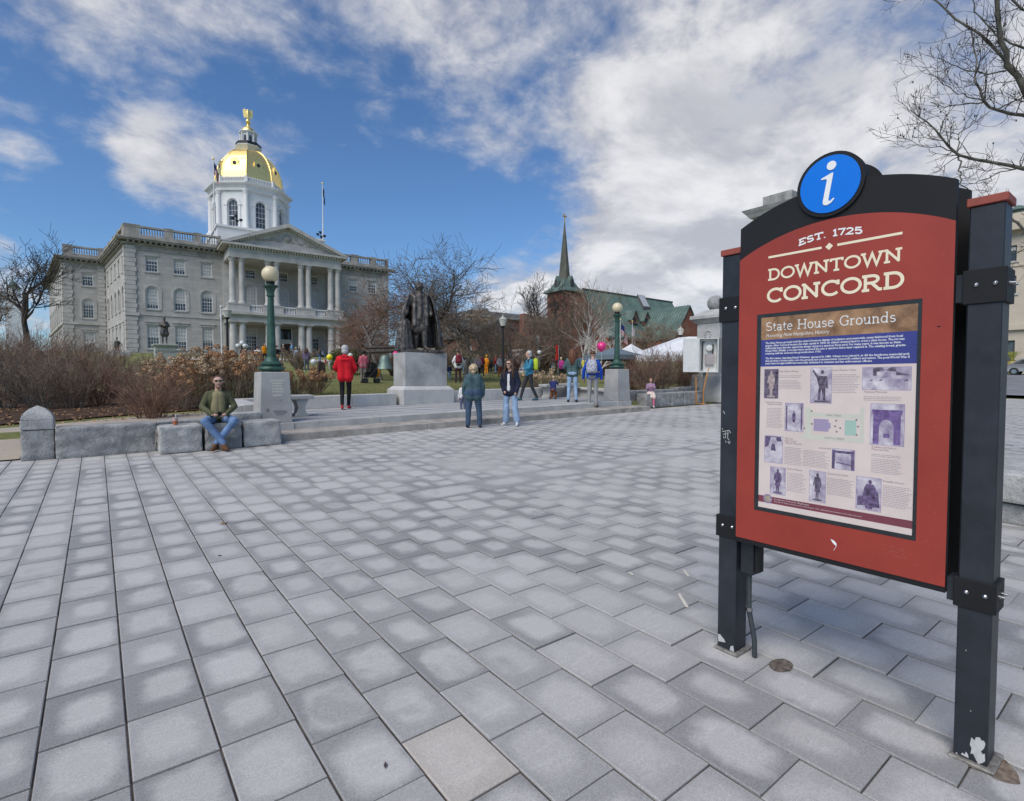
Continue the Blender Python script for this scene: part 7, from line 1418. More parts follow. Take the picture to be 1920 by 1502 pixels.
# utility cabinet on a post before the pier
uc = atd(1316, 665, 20.8); t_ = thing('utility_cabinet', 'open white utility cabinet with meters mounted in front of the granite pier', 'cabinet', (uc.x, uc.y, T(uc.x, uc.y))); rv = Vector((math.cos(YAW+R(8)), -math.sin(YAW+R(8)), 0)); fv = Vector((-rv.y, rv.x, 0))*-1; cw = Wall(uc-rv*0, rv, fv); m_wm = M('white enamel', (.62, .615, .59), .5, var=.08, scale=5); zc0, zc1 = atd(1316, 698, 20.8).z, atd(1316, 634, 20.8).z
mb = MB()
for u0, u1, d0, d1, za, zb in ((-.12, .62, -.30, -.27, zc0, zc1), (-.12, -.09, -.27, 0, zc0, zc1), (.59, .62, -.27, 0, zc0, zc1), (-.09, .59, -.27, 0, zc0, zc0+.03), (-.09, .59, -.27, 0, zc1-.03, zc1)): cw.box(mb, u0, u1, za, zb, d0, d1)
mb.build('box', m_wm, t_); mb = MB(); cw.box(mb, -.70, -.125, zc0+.01, zc1-.01, -.02, .01); cw.box(mb, -.42, -.41, zc0+.01, zc1-.01, .0101, .016); mb.build('door', m_wm, t_)
mb = MB(); cw.box(mb, .62, .80, zc0, zc1, -.3, -.02); mb.build('side_panel', M('grey steel', (.16, .165, .16), .5, .3, var=.1), t_)
mb = MB(); cw.box(mb, .17, .50, zc0+.30, zc0+.72, -.265, -.16); mt = mb.build('meter', M('grey meter case', (.34, .30, .29), .5, var=.1), t_)
mb = MB(); c_ = cw.P(.30, 0, -.19); mb.lathe([(.12, 0), (.12, .08), (.04, .10)], 14); mb.v = [tuple(Vector(cw.P(.30+x, zc0+.95+y, -.2+z))) for x, y, z in mb.v]; mb.build('meter_dial', m_wm, mt, smooth=40)
mb = MB(); mb.tube([cw.P(.05, zc0+.1, -.2), cw.P(.06, zc0+1.15, -.2), cw.P(.14, zc0+1.2, -.2)], .03, 6); mb.tube([cw.P(.45, zc0+.7, -.2), cw.P(.46, zc0+1.1, -.2)], .03, 6); mb.build('conduit', m_cond, t_, smooth=50)
mb = MB(); mb.tube([cw.P(.30, zc0+.2, -.1), cw.P(.16, zc0-.2, .05), cw.P(.06, zc0-.7, .1), cw.P(.05, T(uc.x, uc.y)+.05, .1)], .02, 6); mb.tube([cw.P(-.22, zc0-.2, .05), cw.P(-.21, T(uc.x, uc.y)+.05, .1), cw.P(.1, T(uc.x, uc.y)+.04, .2)], .02, 6); mb.build('orange_cable', M('orange cable', (.50, .20, .02), .6, var=.1), t_)
mb = MB(); cw.box(mb, .1, .2, T(uc.x, uc.y)-.1, zc0, -.25, -.15); mb.build('post', M('grey steel', (.16, .165, .16)), t_)
# --- granite planter edge at the right margin of the square
pl_ = thing('planter', 'low granite planter block with rough base at the street side of the square', 'planter', (7.7, .2, gz(7.7, .2)))
rockblock(MB(), 7.25, 9.0, -2.4, 1.55, .22, .012, 61, 12).build('base', m_rock, pl_, smooth=35)
rockblock(MB(), 7.17, 9.1, -2.5, 1.62, .30, .012, 62, 12, base=.235).build('rim', m_rockt, pl_, smooth=35)
# --- car and shop vase at the kerb
def car(label, loc, rot):
    t_ = thing('parked_car', label, 'car', loc, rot); m_sil = M('silver paint', (.46, .465, .47), .3, .6, var=.05, coat=.5); prof = [(-2.2, .35), (-2.25, .62), (-2.1, .82), (-1.2, .95), (-.55, 1.42), (.95, 1.45), (1.65, 1.02), (2.2, .95), (2.3, .6), (2.2, .35)]
    mb = MB(); mb.prism(prof, lambda u, z, d: (d, u, z), -.85, .85); mb.build('body', m_sil, t_, bevel=.06, smooth=50, local=True)
    mb = MB(); mb.prism([(-1.05, .98), (-.5, 1.37), (.9, 1.40), (1.45, 1.02)], lambda u, z, d: (d, u, z), -.86, .86); mb.build('window', m_pane, t_, local=True)
    for y in (-1.4, 1.4):
        for x in (-.78, .78):
            mb = MB(); mb.lathe([(.20, -.10), (.33, -.10), (.34, 0), (.33, .10), (.20, .10)], 18); mb.v = [(x+q[2], y+q[0], .34+q[1]) for q in mb.v]; w_ = mb.build('wheel', m_bk, t_, smooth=40, local=True)
            mb = MB(); mb.lathe([(.02, -.105), (.19, -.108), (.19, .108), (.02, .105)], 14); mb.v = [(x+q[2], y+q[0], .34+q[1]) for q in mb.v]; mb.build('rim', m_steel, w_, smooth=40, local=True)
    for x in (-.6, .6): mb = MB(); mb.sphere((x, 2.2, .74), .16, 10, 8, (1.2, .5, .7)); mb.build('headlight', M('lamp glass', (.6, .6, .6), .15, var=.05), t_, smooth=60, local=True)
cq = atX(1899, 702, 66); car('silver car parked by the kerb in front of the cream block', (66, cq.y-1.6, T(66, cq.y-2)+.09), 0)
vq = atX(1897, 693, 68.6); t_ = thing('planted_vase', 'tall yellow-green vase of grasses by the shopfront', 'vase', (68.6, vq.y, T(68.6, vq.y))); mb = MB(); mb.lathe([(.2, 0), (.38, .5), (.42, .9), (.3, 1.3), (.34, 1.35)], 14, (68.6, vq.y, T(68.6, vq.y))); mb.build('vase', M('ochre glaze', (.36, .28, .07), .4, var=.1), t_, smooth=40)
rr = random.Random(31); L_ = []
for i in range(60): a_ = rr.uniform(0, 6.3); r_ = rr.uniform(.1, .8); b_ = np.array([68.6, vq.y, T(68.6, vq.y)+1.3]); L_.append((np.array([b_, b_+[r_*.4*math.cos(a_), r_*.4*math.sin(a_), .6], b_+[r_*math.cos(a_), r_*math.sin(a_), .9]]), np.array([.03, .025, .005])))
polytubes(L_, 4, M('yellow grass', (.33, .34, .08), .8, var=.2), 'foliage', t_)
# ================================================================== trees and shrubs (late winter, bare)
def bark(name, c, c2=None): return M('bark '+name, c, .9, var=.35, scale=6, bump=.5, bscale=20, spec=.15, col2=c2)
b_brown = bark('brown', (.18, .132, .10), (.31, .235, .18)); b_grey = bark('grey', (.12, .105, .093), (.23, .20, .175)); b_red = bark('red-brown', (.21, .115, .08), (.33, .20, .145)); b_tan = bark('tan', (.24, .17, .12), (.40, .30, .215)); b_birch = bark('birch', (.52, .48, .44), (.70, .66, .61)); b_dark = bark('dark', (.05, .042, .038), (.10, .085, .075))
def rot_about(v, ax, a): return Matrix.Rotation(a, 3, ax) @ v
def grow(L, p, d, ln, r, lev, mx, rnd, kids, ang, upw, shrink=.66, rmin=.008, droop=0.0):
    n_ = 5; pts = [p.copy()]; rad = [r]; q = p.copy(); dd = d.copy()
    for i in range(1, n_):
        dd = (dd+Vector((rnd.gauss(0, .13), rnd.gauss(0, .13), rnd.gauss(0, .09)+upw*(.10 if lev else .05)-droop*.10*lev))).normalized(); q = q+dd*(ln/(n_-1)); pts.append(q.copy()); rad.append(max(rmin, r*(1-.62*i/(n_-1)) if lev else r*(1-.45*i/(n_-1))))
    L[min(lev, 1) if lev < 2 else 2].append((np.array([tuple(v) for v in pts]), np.array(rad)))
    if lev >= mx: return
    k = kids[min(lev, len(kids)-1)]
    for c in range(k):
        t_ = (.30 if lev else .42)+(1-(.30 if lev else .42))*(c+rnd.random()*.7)/k; t_ = min(.999, t_); i = min(n_-2, int(t_*(n_-1))); f_ = t_*(n_-1)-i; bp = pts[i].lerp(pts[i+1], f_); bd = (pts[i+1]-pts[i]).normalized()
        perp = bd.cross(Vector((rnd.gauss(0, 1), rnd.gauss(0, 1), rnd.gauss(0, .6)))).normalized(); nd = rot_about(bd, perp, R(rnd.uniform(ang[0], ang[1])))
        grow(L, bp, nd, ln*shrink*rnd.uniform(.75, 1.15), max(rmin, rad[i]*.62), lev+1, mx, rnd, kids, ang, upw, shrink, rmin, droop)
def bare_tree(label, base, H, r, mats, seed, kids=(6, 6, 5, 4), mx=4, ang=(28, 60), upw=.5, shrink=.64, stems=1, lean=(0, 0), rmin=.010, group=None, droop=0.0, trunk_frac=.48, name='bare_tree', cat='tree', dens_fix=True):
    rnd = random.Random(seed); t_ = thing(name, label, cat, base, group=group); L = [[], [], []]
    for s_ in range(stems):
        d = Vector((lean[0]+rnd.gauss(0, .12 if stems > 1 else .03), lean[1]+rnd.gauss(0, .12 if stems > 1 else .03), 1)).normalized()
        grow(L, Vector(base)+Vector((rnd.uniform(-.15, .15), rnd.uniform(-.15, .15), -.1)) if stems > 1 else Vector(base)+Vector((0, 0, -.1)), d, H*trunk_frac, r*(1 if stems == 1 else rnd.uniform(.6, 1)), 0, mx, rnd, kids, ang, upw, shrink, rmin, droop)
    zm = float(np.percentile(np.concatenate([l[0][:, 2] for g_ in L for l in g_]), 98.5))-base[2]; k_ = H/zm; b0_ = np.array(base)
    L = [[(b0_+(p-b0_)*np.array([k_, k_, k_]), r_) for p, r_ in g_] for g_ in L]
    m1, m2 = mats
    polytubes(L[0]+L[1], 8, m1, 'trunk', t_); polytubes(L[2], 4 if mx < 4 else 3, m2, 'crown', t_); return t_
def at_ground(px, depth): p = atd(px, 714, depth); return Vector((p.x, p.y, T(p.x, p.y)))
def zat(py, depth): return CH+(714-py)/FPX*depth
bt = [  # label, px, depth, top y, trunk r, mats, kw
 ('large bare tree at the far side of the shrubs beside the rear wing', 52, 50, 452, .26, (b_dark, b_dark), dict(kids=(7, 6, 5, 4), ang=(28, 62), rmin=.016, trunk_frac=.50)),
 ('bare tree with round twiggy crown standing right behind the cloaked statue', 800, 34, 482, .20, (b_dark, b_grey), dict(kids=(9, 8, 7, 5), ang=(38, 74), rmin=.010, trunk_frac=.40, upw=.22, shrink=.66)),
 ('low bare crabapple tree with arching limbs left of the cloaked statue', 716, 30, 535, .13, (b_grey, b_red), dict(kids=(7, 6, 6, 4), ang=(40, 75), rmin=.009, trunk_frac=.42, upw=.25, lean=(-.25, .15), shrink=.68)),
 ('dense brown bare tree between the cloaked statue and the brick house', 872, 34, 545, .15, (b_grey, b_tan), dict(kids=(7, 6, 6, 5), ang=(35, 72), rmin=.010, trunk_frac=.40, upw=.25, shrink=.67)),
 ('tall slim bare tree with upright dark branches left of the church tower', 988, 62, 515, .17, (b_dark, b_dark), dict(kids=(9, 6, 5, 3), ang=(20, 42), rmin=.014, trunk_frac=.62, upw=.8, shrink=.52)),
 ('second slim dark bare tree close beside the church tower', 1012, 70, 535, .15, (b_dark, b_dark), dict(kids=(8, 6, 4, 3), ang=(20, 45), rmin=.014, trunk_frac=.6, upw=.7, shrink=.52)),
 ('spreading bare tree with many crooked limbs in front of the brick hall', 1000, 44, 588, .17, (b_grey, b_brown), dict(kids=(7, 6, 6, 4), ang=(38, 75), rmin=.011, trunk_frac=.40, upw=.2, shrink=.68)),
 ('bare multi-limbed tree behind the walker in the teal jacket', 955, 40, 605, .13, (b_grey, b_brown), dict(kids=(6, 6, 6, 4), ang=(38, 75), rmin=.010, trunk_frac=.40, upw=.2, shrink=.68)),
 ('bare tree with fine brown twigs in front of the transept gable', 1222, 46, 606, .15, (b_grey, b_tan), dict(kids=(7, 6, 6, 4), ang=(35, 70), rmin=.011, trunk_frac=.42, upw=.3, shrink=.66)),
 ('bare tree with reddish twigs beside the white tent', 1285, 42, 622, .12, (b_grey, b_red), dict(kids=(7, 6, 5, 4), ang=(35, 70), rmin=.010, trunk_frac=.42, upw=.3, shrink=.66)),
 ('small bare ornamental tree in front of the right bays of the state house', 676, 38, 575, .12, (b_grey, b_brown), dict(kids=(7, 6, 6, 4), ang=(38, 75), rmin=.010, trunk_frac=.40, upw=.2, shrink=.68)),
 ('bare brown tree standing in front of the church tower', 1040, 48, 572, .14, (b_grey, b_brown), dict(kids=(8, 7, 6, 4), ang=(30, 65), rmin=.011, trunk_frac=.42, upw=.3, shrink=.66)),
 ('bare twiggy tree at the left edge behind the shrub bank', 8, 38, 540, .16, (b_dark, b_brown), dict(kids=(6, 6, 5, 4), ang=(30, 65), rmin=.013, trunk_frac=.45)),
]
for i, (lab, px, dep, ty, r_, mats_, kw) in enumerate(bt):
    b_ = at_ground(px, dep); bare_tree(lab, b_, (zat(ty, dep)-b_.z)*1.0, r_, mats_, 100+i, group='bare trees on the green', **kw)
b_ = at_ground(1092, 46); bare_tree('white-barked birch clump with several pale stems before the church gable', b_, (zat(540, 46)-b_.z)*1.0, .10, (b_birch, b_tan), 140, kids=(8, 6, 5), mx=3, ang=(22, 50), upw=.45, stems=5, rmin=.010, trunk_frac=.62, shrink=.5, lean=(.02, 0))
b_ = at_ground(1108, 40); bare_tree('pale arching birch leaning over behind the pink balloon', b_, (zat(610, 40)-b_.z)*1.0, .07, (b_birch, b_birch), 141, kids=(7, 5, 4), mx=3, ang=(25, 60), upw=.1, stems=4, rmin=.008, trunk_frac=.65, shrink=.5, lean=(.35, -.2))
# --- the big tree whose limbs hang in at the top right
tb = Vector((9.9, .05, gz(9.9, .05))); tt = thing('bare_tree', 'bare street tree with lichen-grey limbs reaching over the sign', 'tree', tb, group=None); rnd = random.Random(77); DT = 8.2
def PT(px, py, dd=0.0): return np.array(atd(px, py, DT+dd))
limbs = [([(2010, 330, .2), (1960, 250, .1), (1920, 165, 0), (1893, 122, 0), (1880, 75, -.1), (1868, -20, -.2), (1862, -120, -.2)], .060, .024), ([(1905, 140, 0), (1885, 112, .1), (1840, 68, .2), (1790, 32, .3), (1752, -4, .4), (1730, -20, .4)], .028, .009), ([(1985, 240, .2), (1920, 217, .2), (1870, 206, .1), (1846, 190, 0), (1829, 152, 0), (1831, 112, .1), (1823, 62, .2)], .032, .008),
         ([(2010, 335, 0), (1920, 315, -.1), (1868, 305, -.1), (1795, 291, -.2), (1768, 262, -.2), (1738, 228, -.2), (1706, 206, -.1)], .036, .006), ([(1797, 291, -.2), (1800, 318, -.2), (1803, 345, -.2), (1822, 362, -.2)], .013, .008), ([(1846, 192, 0), (1800, 197, .1), (1772, 200, .2), (1745, 192, .3)], .011, .004), ([(2000, 470, .4), (1950, 450, .4), (1918, 428, .3), (1885, 405, .3), (1850, 392, .3)], .030, .014),
         ([(1868, 205, .1), (1900, 190, .3), (1930, 178, .4)], .012, .010), ([(1925, 92, .1), (1895, 82, .1), (1860, 58, .2), (1828, 20, .3), (1820, -20, .3)], .018, .007), ([(1990, 60, .2), (1935, 30, .2), (1897, 0, .1), (1880, -30, .1)], .022, .012), ([(1885, 133, 0), (1850, 138, -.2), (1815, 135, -.3), (1785, 122, -.3), (1760, 108, -.3)], .013, .004), ([(1797, 288, -.2), (1770, 277, -.3), (1735, 275, -.4), (1700, 262, -.4)], .010, .003), ([(1795, 286, -.2), (1800, 250, -.1), (1822, 232, 0), (1835, 214, 0)], .010, .004),
         ([(1945, 455, .4), (1915, 470, .5), (1890, 480, .5)], .012, .006), ([(1920, 312, 0), (1880, 322, .1), (1840, 338, .2), (1812, 348, .2)], .010, .004), ([(1846, 190, 0), (1815, 182, -.2), (1790, 172, -.2), (1760, 152, -.2), (1742, 138, -.2)], .010, .003)]
Lb = []; Lt = []
Lb.append((np.array([tuple(tb+Vector((0, 0, -.1))), tuple(tb+Vector((.02, 0, 1.2))), tuple(tb+Vector((.0, .02, 2.4))), tuple(atd(2085, 470, DT)), tuple(atd(2050, 390, DT)), tuple(atd(2012, 332, DT+.1)), tuple(atd(1980, 285, DT+.1))]), np.array([.17, .14, .13, .11, .09, .072, .06])))
Lb.append((np.array([tuple(atd(2085, 480, DT)), tuple(atd(2060, 475, DT+.2)), tuple(atd(2040, 472, DT+.3)), tuple(atd(2020, 471, DT+.4)), tuple(atd(2000, 470, DT+.4)), tuple(atd(1990, 468, DT+.4)), tuple(atd(1985, 466, DT+.4))]), np.linspace(.06, .03, 7)))
Lb.append((np.array([tuple(atd(2050, 390, DT)), tuple(atd(2080, 250, DT+.2)), tuple(atd(2050, 130, DT+.2)), tuple(atd(2000, 65, DT+.2)), tuple(atd(1990, 60, DT+.2)), tuple(atd(1985, 58, DT+.2)), tuple(atd(1980, 55, DT+.2))]), np.linspace(.08, .022, 7)))
def twig(p, d, ln, r, lev):
    pts = [p]; q = p.copy(); dd = d.copy()
    for i in range(4): dd = dd+np.array([rnd.gauss(0, .20), rnd.gauss(0, .20), rnd.gauss(.05, .20)]); dd /= np.linalg.norm(dd); q = q+dd*ln/4; pts.append(q.copy())
    Lt.append((np.array(pts), np.linspace(r, max(.0022, r*.4), 5)))
    if lev > 0:
        for c in range(rnd.choice((1, 2, 3, 3))):
            i = rnd.randint(1, 4); v = np.array([rnd.gauss(0, 1), rnd.gauss(0, 1), rnd.gauss(.2, .8)]); v = dd+v/np.linalg.norm(v)*.9; v /= np.linalg.norm(v); twig(pts[i], v, ln*rnd.uniform(.4, .7), max(.0024, r*.6), lev-1)
for pts, r0, r1 in limbs:
    P_ = np.array([PT(*q) for q in pts]); t0 = np.linspace(0, 1, len(P_)); tt_ = np.linspace(0, 1, 13); Q = np.stack([np.interp(tt_, t0, P_[:, k]) for k in range(3)], 1); Q[1:-1] += np.random.RandomState(int(r0*1e5)+len(pts)).normal(0, .010, (11, 3)); Lb.append((Q, r0+(r1-r0)*tt_**.8)); ln = np.linalg.norm(P_[1:]-P_[:-1], axis=1).sum()
    for k in range(int(ln*8)+3):
        s_ = rnd.uniform(.12, 1.0); i = min(11, int(s_*12)); p = Q[i]+(Q[i+1]-Q[i])*(s_*12-i); ax = (Q[i+1]-Q[i]); ax /= np.linalg.norm(ax); v = np.array([rnd.gauss(0, 1), rnd.gauss(0, 1), rnd.gauss(.25, .9)]); v -= ax*(v@ax)*.7; v = v/np.linalg.norm(v)+ax*.7; v /= np.linalg.norm(v); rr_ = (r0+(r1-r0)*s_); twig(p, v, rnd.uniform(.18, .52), min(.007, max(.0028, rr_*.4)), 2)
polytubes([l for l in Lb], 9, bark('lichen', (.08, .075, .062), (.19, .18, .145)), 'trunk', tt); polytubes(Lt, 4, b_dark, 'crown', tt)
mb = MB()
for i in range(40): q = Lt[rnd.randrange(len(Lt))][0][-1]; mb.sphere((q[0], q[1], q[2]-.012), .012, 5, 4, (1, 1, 1.4))
tag(mb.build('seed_pods', m_bud, tt), kind='stuff')
# --- shrubs
def shrub(label, base, H, spread, mats, seed, stems=70, twigs=9, name='shrub', upright=.8, r=.009, rmin=.0035, group=None, base_r=.25, heads=0, head_mat=None, sub=3, cat='shrub'):
    rnd = random.Random(seed); t_ = thing(name, label, cat, base, group=group); A = []; B = []; tips = []
    for i in range(stems):
        a_ = rnd.uniform(0, 6.283); e_ = rnd.random()**.6; q = np.array([base[0]+base_r*rnd.random()*math.cos(a_), base[1]+base_r*rnd.random()*math.sin(a_), base[2]-.03]); d = np.array([math.cos(a_)*e_*spread, math.sin(a_)*e_*spread, H*rnd.uniform(.6, 1.0)]); ln = np.linalg.norm(d)*rnd.uniform(.8, 1.05); d = d/np.linalg.norm(d)*(1-upright*.3)+np.array([0, 0, upright*.45]); d /= np.linalg.norm(d); pts = [q]
        for k in range(5): d = d+np.array([rnd.gauss(0, .09)+math.cos(a_)*.05*e_, rnd.gauss(0, .09)+math.sin(a_)*.05*e_, rnd.gauss(.0, .05)]); d /= np.linalg.norm(d); q = q+d*ln/5; pts.append(q.copy())
        A.append((np.array(pts), np.linspace(r*rnd.uniform(.7, 1.2), rmin, 6))); tips.append(pts[-1])
        for k in range(twigs):
            j = rnd.randint(1, 4); p = pts[j]+(pts[j+1]-pts[j])*rnd.random(); v = d+np.array([rnd.gauss(0, .55), rnd.gauss(0, .55), rnd.gauss(.15, .4)]); v /= np.linalg.norm(v); l_ = H*rnd.uniform(.10, .26); tp = [p, p+v*l_*.5, p+v*l_+np.array([rnd.gauss(0, .03), rnd.gauss(0, .03), .02])]; B.append((np.array(tp), np.array([rmin*1.3, rmin, rmin*.6])))
            if k % 2 == 0: tips.append(tp[-1])
            for m_ in range(sub): w_ = v+np.array([rnd.gauss(0, .7), rnd.gauss(0, .7), rnd.gauss(.1, .5)]); w_ /= np.linalg.norm(w_); s0 = tp[rnd.choice((0, 1, 1, 2))]; B.append((np.array([s0, s0+w_*l_*.3, s0+w_*l_*.62]), np.array([rmin, rmin*.8, rmin*.5])))
    polytubes(A, 5, mats[0], 'stems', t_); tag(polytubes(B, 3, mats[1], 'twigs', t_), kind='stuff')
    if heads:
        hm = head_meshes(head_mat); rnd.shuffle(tips); tips.sort(key=lambda q: -q[2]-rnd.random()*.9*H)
        for q in tips[:heads]:
            k = rnd.uniform(.75, 1.25); inst('flower_head', rnd.choice(hm), t_, Vector(q)-ORG[t_]+Vector((0, 0, .02)), (rnd.uniform(-.5, .5), rnd.uniform(-.5, .5), rnd.uniform(0, 6.3)), (k, k, k*1.05))
    return t_
HM = {}
def head_meshes(mat):
    if mat.name in HM: return HM[mat.name]
    out = []
    for s_ in range(4):
        rnd = random.Random(s_+50); V = []; F = []
        for i in range(70):
            a_ = rnd.uniform(0, 6.283); z = rnd.uniform(-.5, 1); r_ = math.sqrt(max(0, 1-z*z)); n_ = Vector((r_*math.cos(a_), r_*math.sin(a_), z)); c_ = n_*.085*rnd.uniform(.75, 1.0); n_ = (n_+Vector((rnd.gauss(0, .5), rnd.gauss(0, .5), rnd.gauss(0, .5)))).normalized(); u = n_.orthogonal().normalized(); w_ = n_.cross(u); k = rnd.uniform(.014, .024); o = len(V)
            V += [c_+u*k+n_*.004, c_+w_*k, c_-u*k+n_*.004, c_-w_*k]; F.append((o, o+1, o+2, o+3))
        me = bpy.data.meshes.new('flower_head'); me.from_pydata(V, [], F); me.materials.append(mat); out.append(me)
    HM[mat.name] = out; return out
m_head = M('dried hydrangea', (.40, .27, .165), .9, var=.35, scale=18, col2=(.62, .46, .30), spec=.1); m_head2 = M('rusty dried flower', (.36, .19, .10), .9, var=.35, scale=18, col2=(.52, .31, .17), spec=.1)
sh_grp = 'bare brown shrubs in the bed behind the rough wall'
SHL = [(-10, 17.5, 2.3, 1.5, 0, 95), (48, 16.0, 2.1, 1.4, 1, 95), (104, 17.5, 2.2, 1.4, 2, 95), (160, 19.0, 2.0, 1.3, 0, 90), (212, 20.5, 1.9, 1.3, 1, 90), (258, 22.0, 1.7, 1.2, 2, 80), (20, 20.5, 2.7, 1.6, 2, 90), (85, 22.5, 2.6, 1.6, 0, 90), (140, 24.0, 2.3, 1.5, 1, 85), (190, 26.0, 2.0, 1.5, 2, 80), (312, 23.0, 1.5, 1.1, 0, 70), (80, 14.2, 1.5, 1.0, 1, 75), (135, 14.6, 1.55, 1.05, 0, 80), (185, 15.5, 1.45, 1.0, 2, 75), (5, 14.4, 1.3, 1.0, 1, 70), (240, 17.6, 1.4, 1.0, 0, 75)]
kinds = [(b_brown, b_tan), (b_grey, b_brown), (b_red, b_red)]
for i, (px, dep, H_, sp_, kd, ns) in enumerate(SHL):
    b_ = at_ground(px, dep); shrub('%s bare %s shrub in the mulch bed behind the rough wall' % ('tall' if H_ > 2.05 else 'waist-high' if H_ < 1.6 else 'shoulder-high', ('tan-brown', 'grey-brown', 'reddish')[kd]), b_, H_, sp_, kinds[kd], 200+i, int(ns*.62), 7, group=sh_grp, rmin=.0042, sub=2)
b_ = at_ground(283, 12.0); shrub('bare reddish shrub fanning out close behind the path by the seat blocks', b_, 1.15, .8, (b_red, b_red), 230, 70, 7, rmin=.0032, upright=.55, sub=2)
for i, (px, dep, H_, n_) in enumerate(((345, 14.3, 1.35, 46), (392, 14.6, 1.55, 52), (438, 14.9, 1.55, 52), (335, 15.6, 1.40, 40), (465, 16.0, 1.35, 34))):
    b_ = at_ground(px, dep); shrub('bare hydrangea with dense %s dried flower heads behind the sitting man' % ('pale tan' if i % 2 else 'rusty brown'), b_, H_, .85, (b_tan, b_tan), 240+i, 60, 6, name='hydrangea', heads=n_+26, head_mat=m_head if i % 2 else m_head2, sub=1, group='dried hydrangeas behind the sitting man', rmin=.004)
for px, dep, H_ in ((560, 17.3, .95), (590, 17.6, .85)): b_ = at_ground(px, dep); b_.y = max(b_.y, 16.2); b_.z = T(b_.x, b_.y); shrub('low rusty dried shrub behind the terrace wall near the red-topped man', b_, H_*.8, .55, (b_tan, b_red), int(px), 55, 7, name='shrub', heads=26, head_mat=m_head2, sub=1, group='low rusty shrubs behind the terrace wall')
for px, dep, H_ in ((1015, 20.5, .8), (1045, 20.8, .85), (1095, 21.5, .8)): b_ = at_ground(px, dep); b_.y = max(b_.y, 16.3); b_.z = T(b_.x, b_.y); shrub('low tan dried shrub behind the wall by the toddler', b_, H_*.75, .6, (b_tan, b_tan), int(px), 50, 7, name='shrub', heads=20, head_mat=m_head, sub=1, group='low tan shrubs behind the terrace wall')
for i, (px, dep, H_, sp_) in enumerate(((1215, 21.0, 1.75, 1.0), (1243, 22.0, 1.9, 1.1), (1272, 22.6, 1.95, 1.1), (1297, 23.4, 1.7, 1.0), (1190, 21.8, 1.3, .8))):
    b_ = at_ground(px, dep); shrub('%s bare %s shrub behind the wall between girl in pink and pier' % ('low' if H_ < 1.5 else 'tall', 'brown-twigged' if i % 2 else 'reddish-twigged'), b_, H_, sp_, (b_tan, b_brown if i % 2 else b_red), 260+i, 60, 8, group='bare forsythia shrubs by the arch', rmin=.0045, sub=2)
for i, (px, dep, H_) in enumerate(((560, 40, 1.6), (700, 36, 1.6), (790, 40, 1.7), (830, 42, 2.0), (900, 46, 2.2), (965, 44, 2.2), (1020, 46, 2.6), (1060, 46, 2.4), (1130, 45, 2.0), (740, 38, 2.3), (660, 36, 1.9), (935, 52, 2.8), (985, 52, 2.8), (1160, 48, 2.2))):
    b_ = at_ground(px, dep); shrub('%s bare %s shrub on the green beyond the crowd' % ('large' if H_ > 2.1 else 'small', ('tan-brown', 'grey-brown', 'reddish')[i % 3]), b_, H_, H_*.75, (kinds[i % 3]), 300+i, 60, 9, group='bare shrubs on the green beyond the crowd', rmin=.009, r=.014)
# evergreens: small leaf faces over a bushy volume
m_ever = M('evergreen leaf', (.045, .062, .018), .6, var=.5, scale=6, col2=(.12, .135, .04)); m_ever2 = M('dull olive leaf', (.07, .07, .028), .65, var=.5, scale=6, col2=(.17, .15, .06))
def evergreen(label, base, rx, rz, mat, seed, nl=2600, ls=.07, group=None):
    rnd = random.Random(seed); t_ = thing('evergreen_shrub', label, 'shrub', base, group=group); V = []; F = []; cl = [(Vector((rnd.gauss(0, rx*.42), rnd.gauss(0, rx*.42), rz*rnd.uniform(.2, .85))), rx*rnd.uniform(.25, .42)) for _ in range(22)]
    for i in range(nl):
        c_, r_ = rnd.choice(cl); n_ = Vector((rnd.gauss(0, 1), rnd.gauss(0, 1), rnd.gauss(.3, 1))).normalized(); p = c_+n_*r_*rnd.random()**.4; p.z = max(.03, p.z); n_ = (n_+Vector((rnd.gauss(0, .6), rnd.gauss(0, .6), rnd.gauss(0, .6)))).normalized(); u = n_.orthogonal().normalized(); u = Matrix.Rotation(rnd.uniform(0, 6.3), 3, n_) @ u; w_ = n_.cross(u); o = len(V); V += [p+u*ls, p+w_*ls*.4, p-u*ls, p-w_*ls*.4]; F.append((o, o+1, o+2, o+3))
    me = bpy.data.meshes.new('foliage'); me.from_pydata(V, [], F); me.materials.append(mat); o = bpy.data.objects.new('foliage', me); COL.objects.link(o); o.parent = t_
    MB().tube([base-Vector((0, 0, .1)), base+Vector((.05, 0, rz*.6))], [.06, .02], 6).build('stem', b_brown, t_)
for px, dep, rx, rz, mt_, lab in ((640, 34, 1.0, 1.9, m_ever, 'rounded evergreen bush by the portico right of the red-topped man'), (60, 17.5, .75, .85, m_ever2, 'low olive evergreen among the bare shrubs by the path'), (880, 50, 1.6, 2.0, m_ever, 'dark evergreen hedge clump behind the crowd by the cloaked statue'), (915, 51, 1.6, 1.9, m_ever, 'dark evergreen hedge clump in front of the brick house'), (937, 48, 1.4, 2.6, m_ever, 'taller evergreen beside the black lamp post'), (845, 49, 1.5, 1.9, m_ever2, 'olive evergreen hedge clump right of the cloaked statue'), (1230, 27, .5, .8, m_ever2, 'small evergreen bush among the forsythia')):
    evergreen(lab, at_ground(px, dep), rx, rz, mt_, int(px), 2200 if dep > 30 else 1800, .09 if dep > 30 else .045)
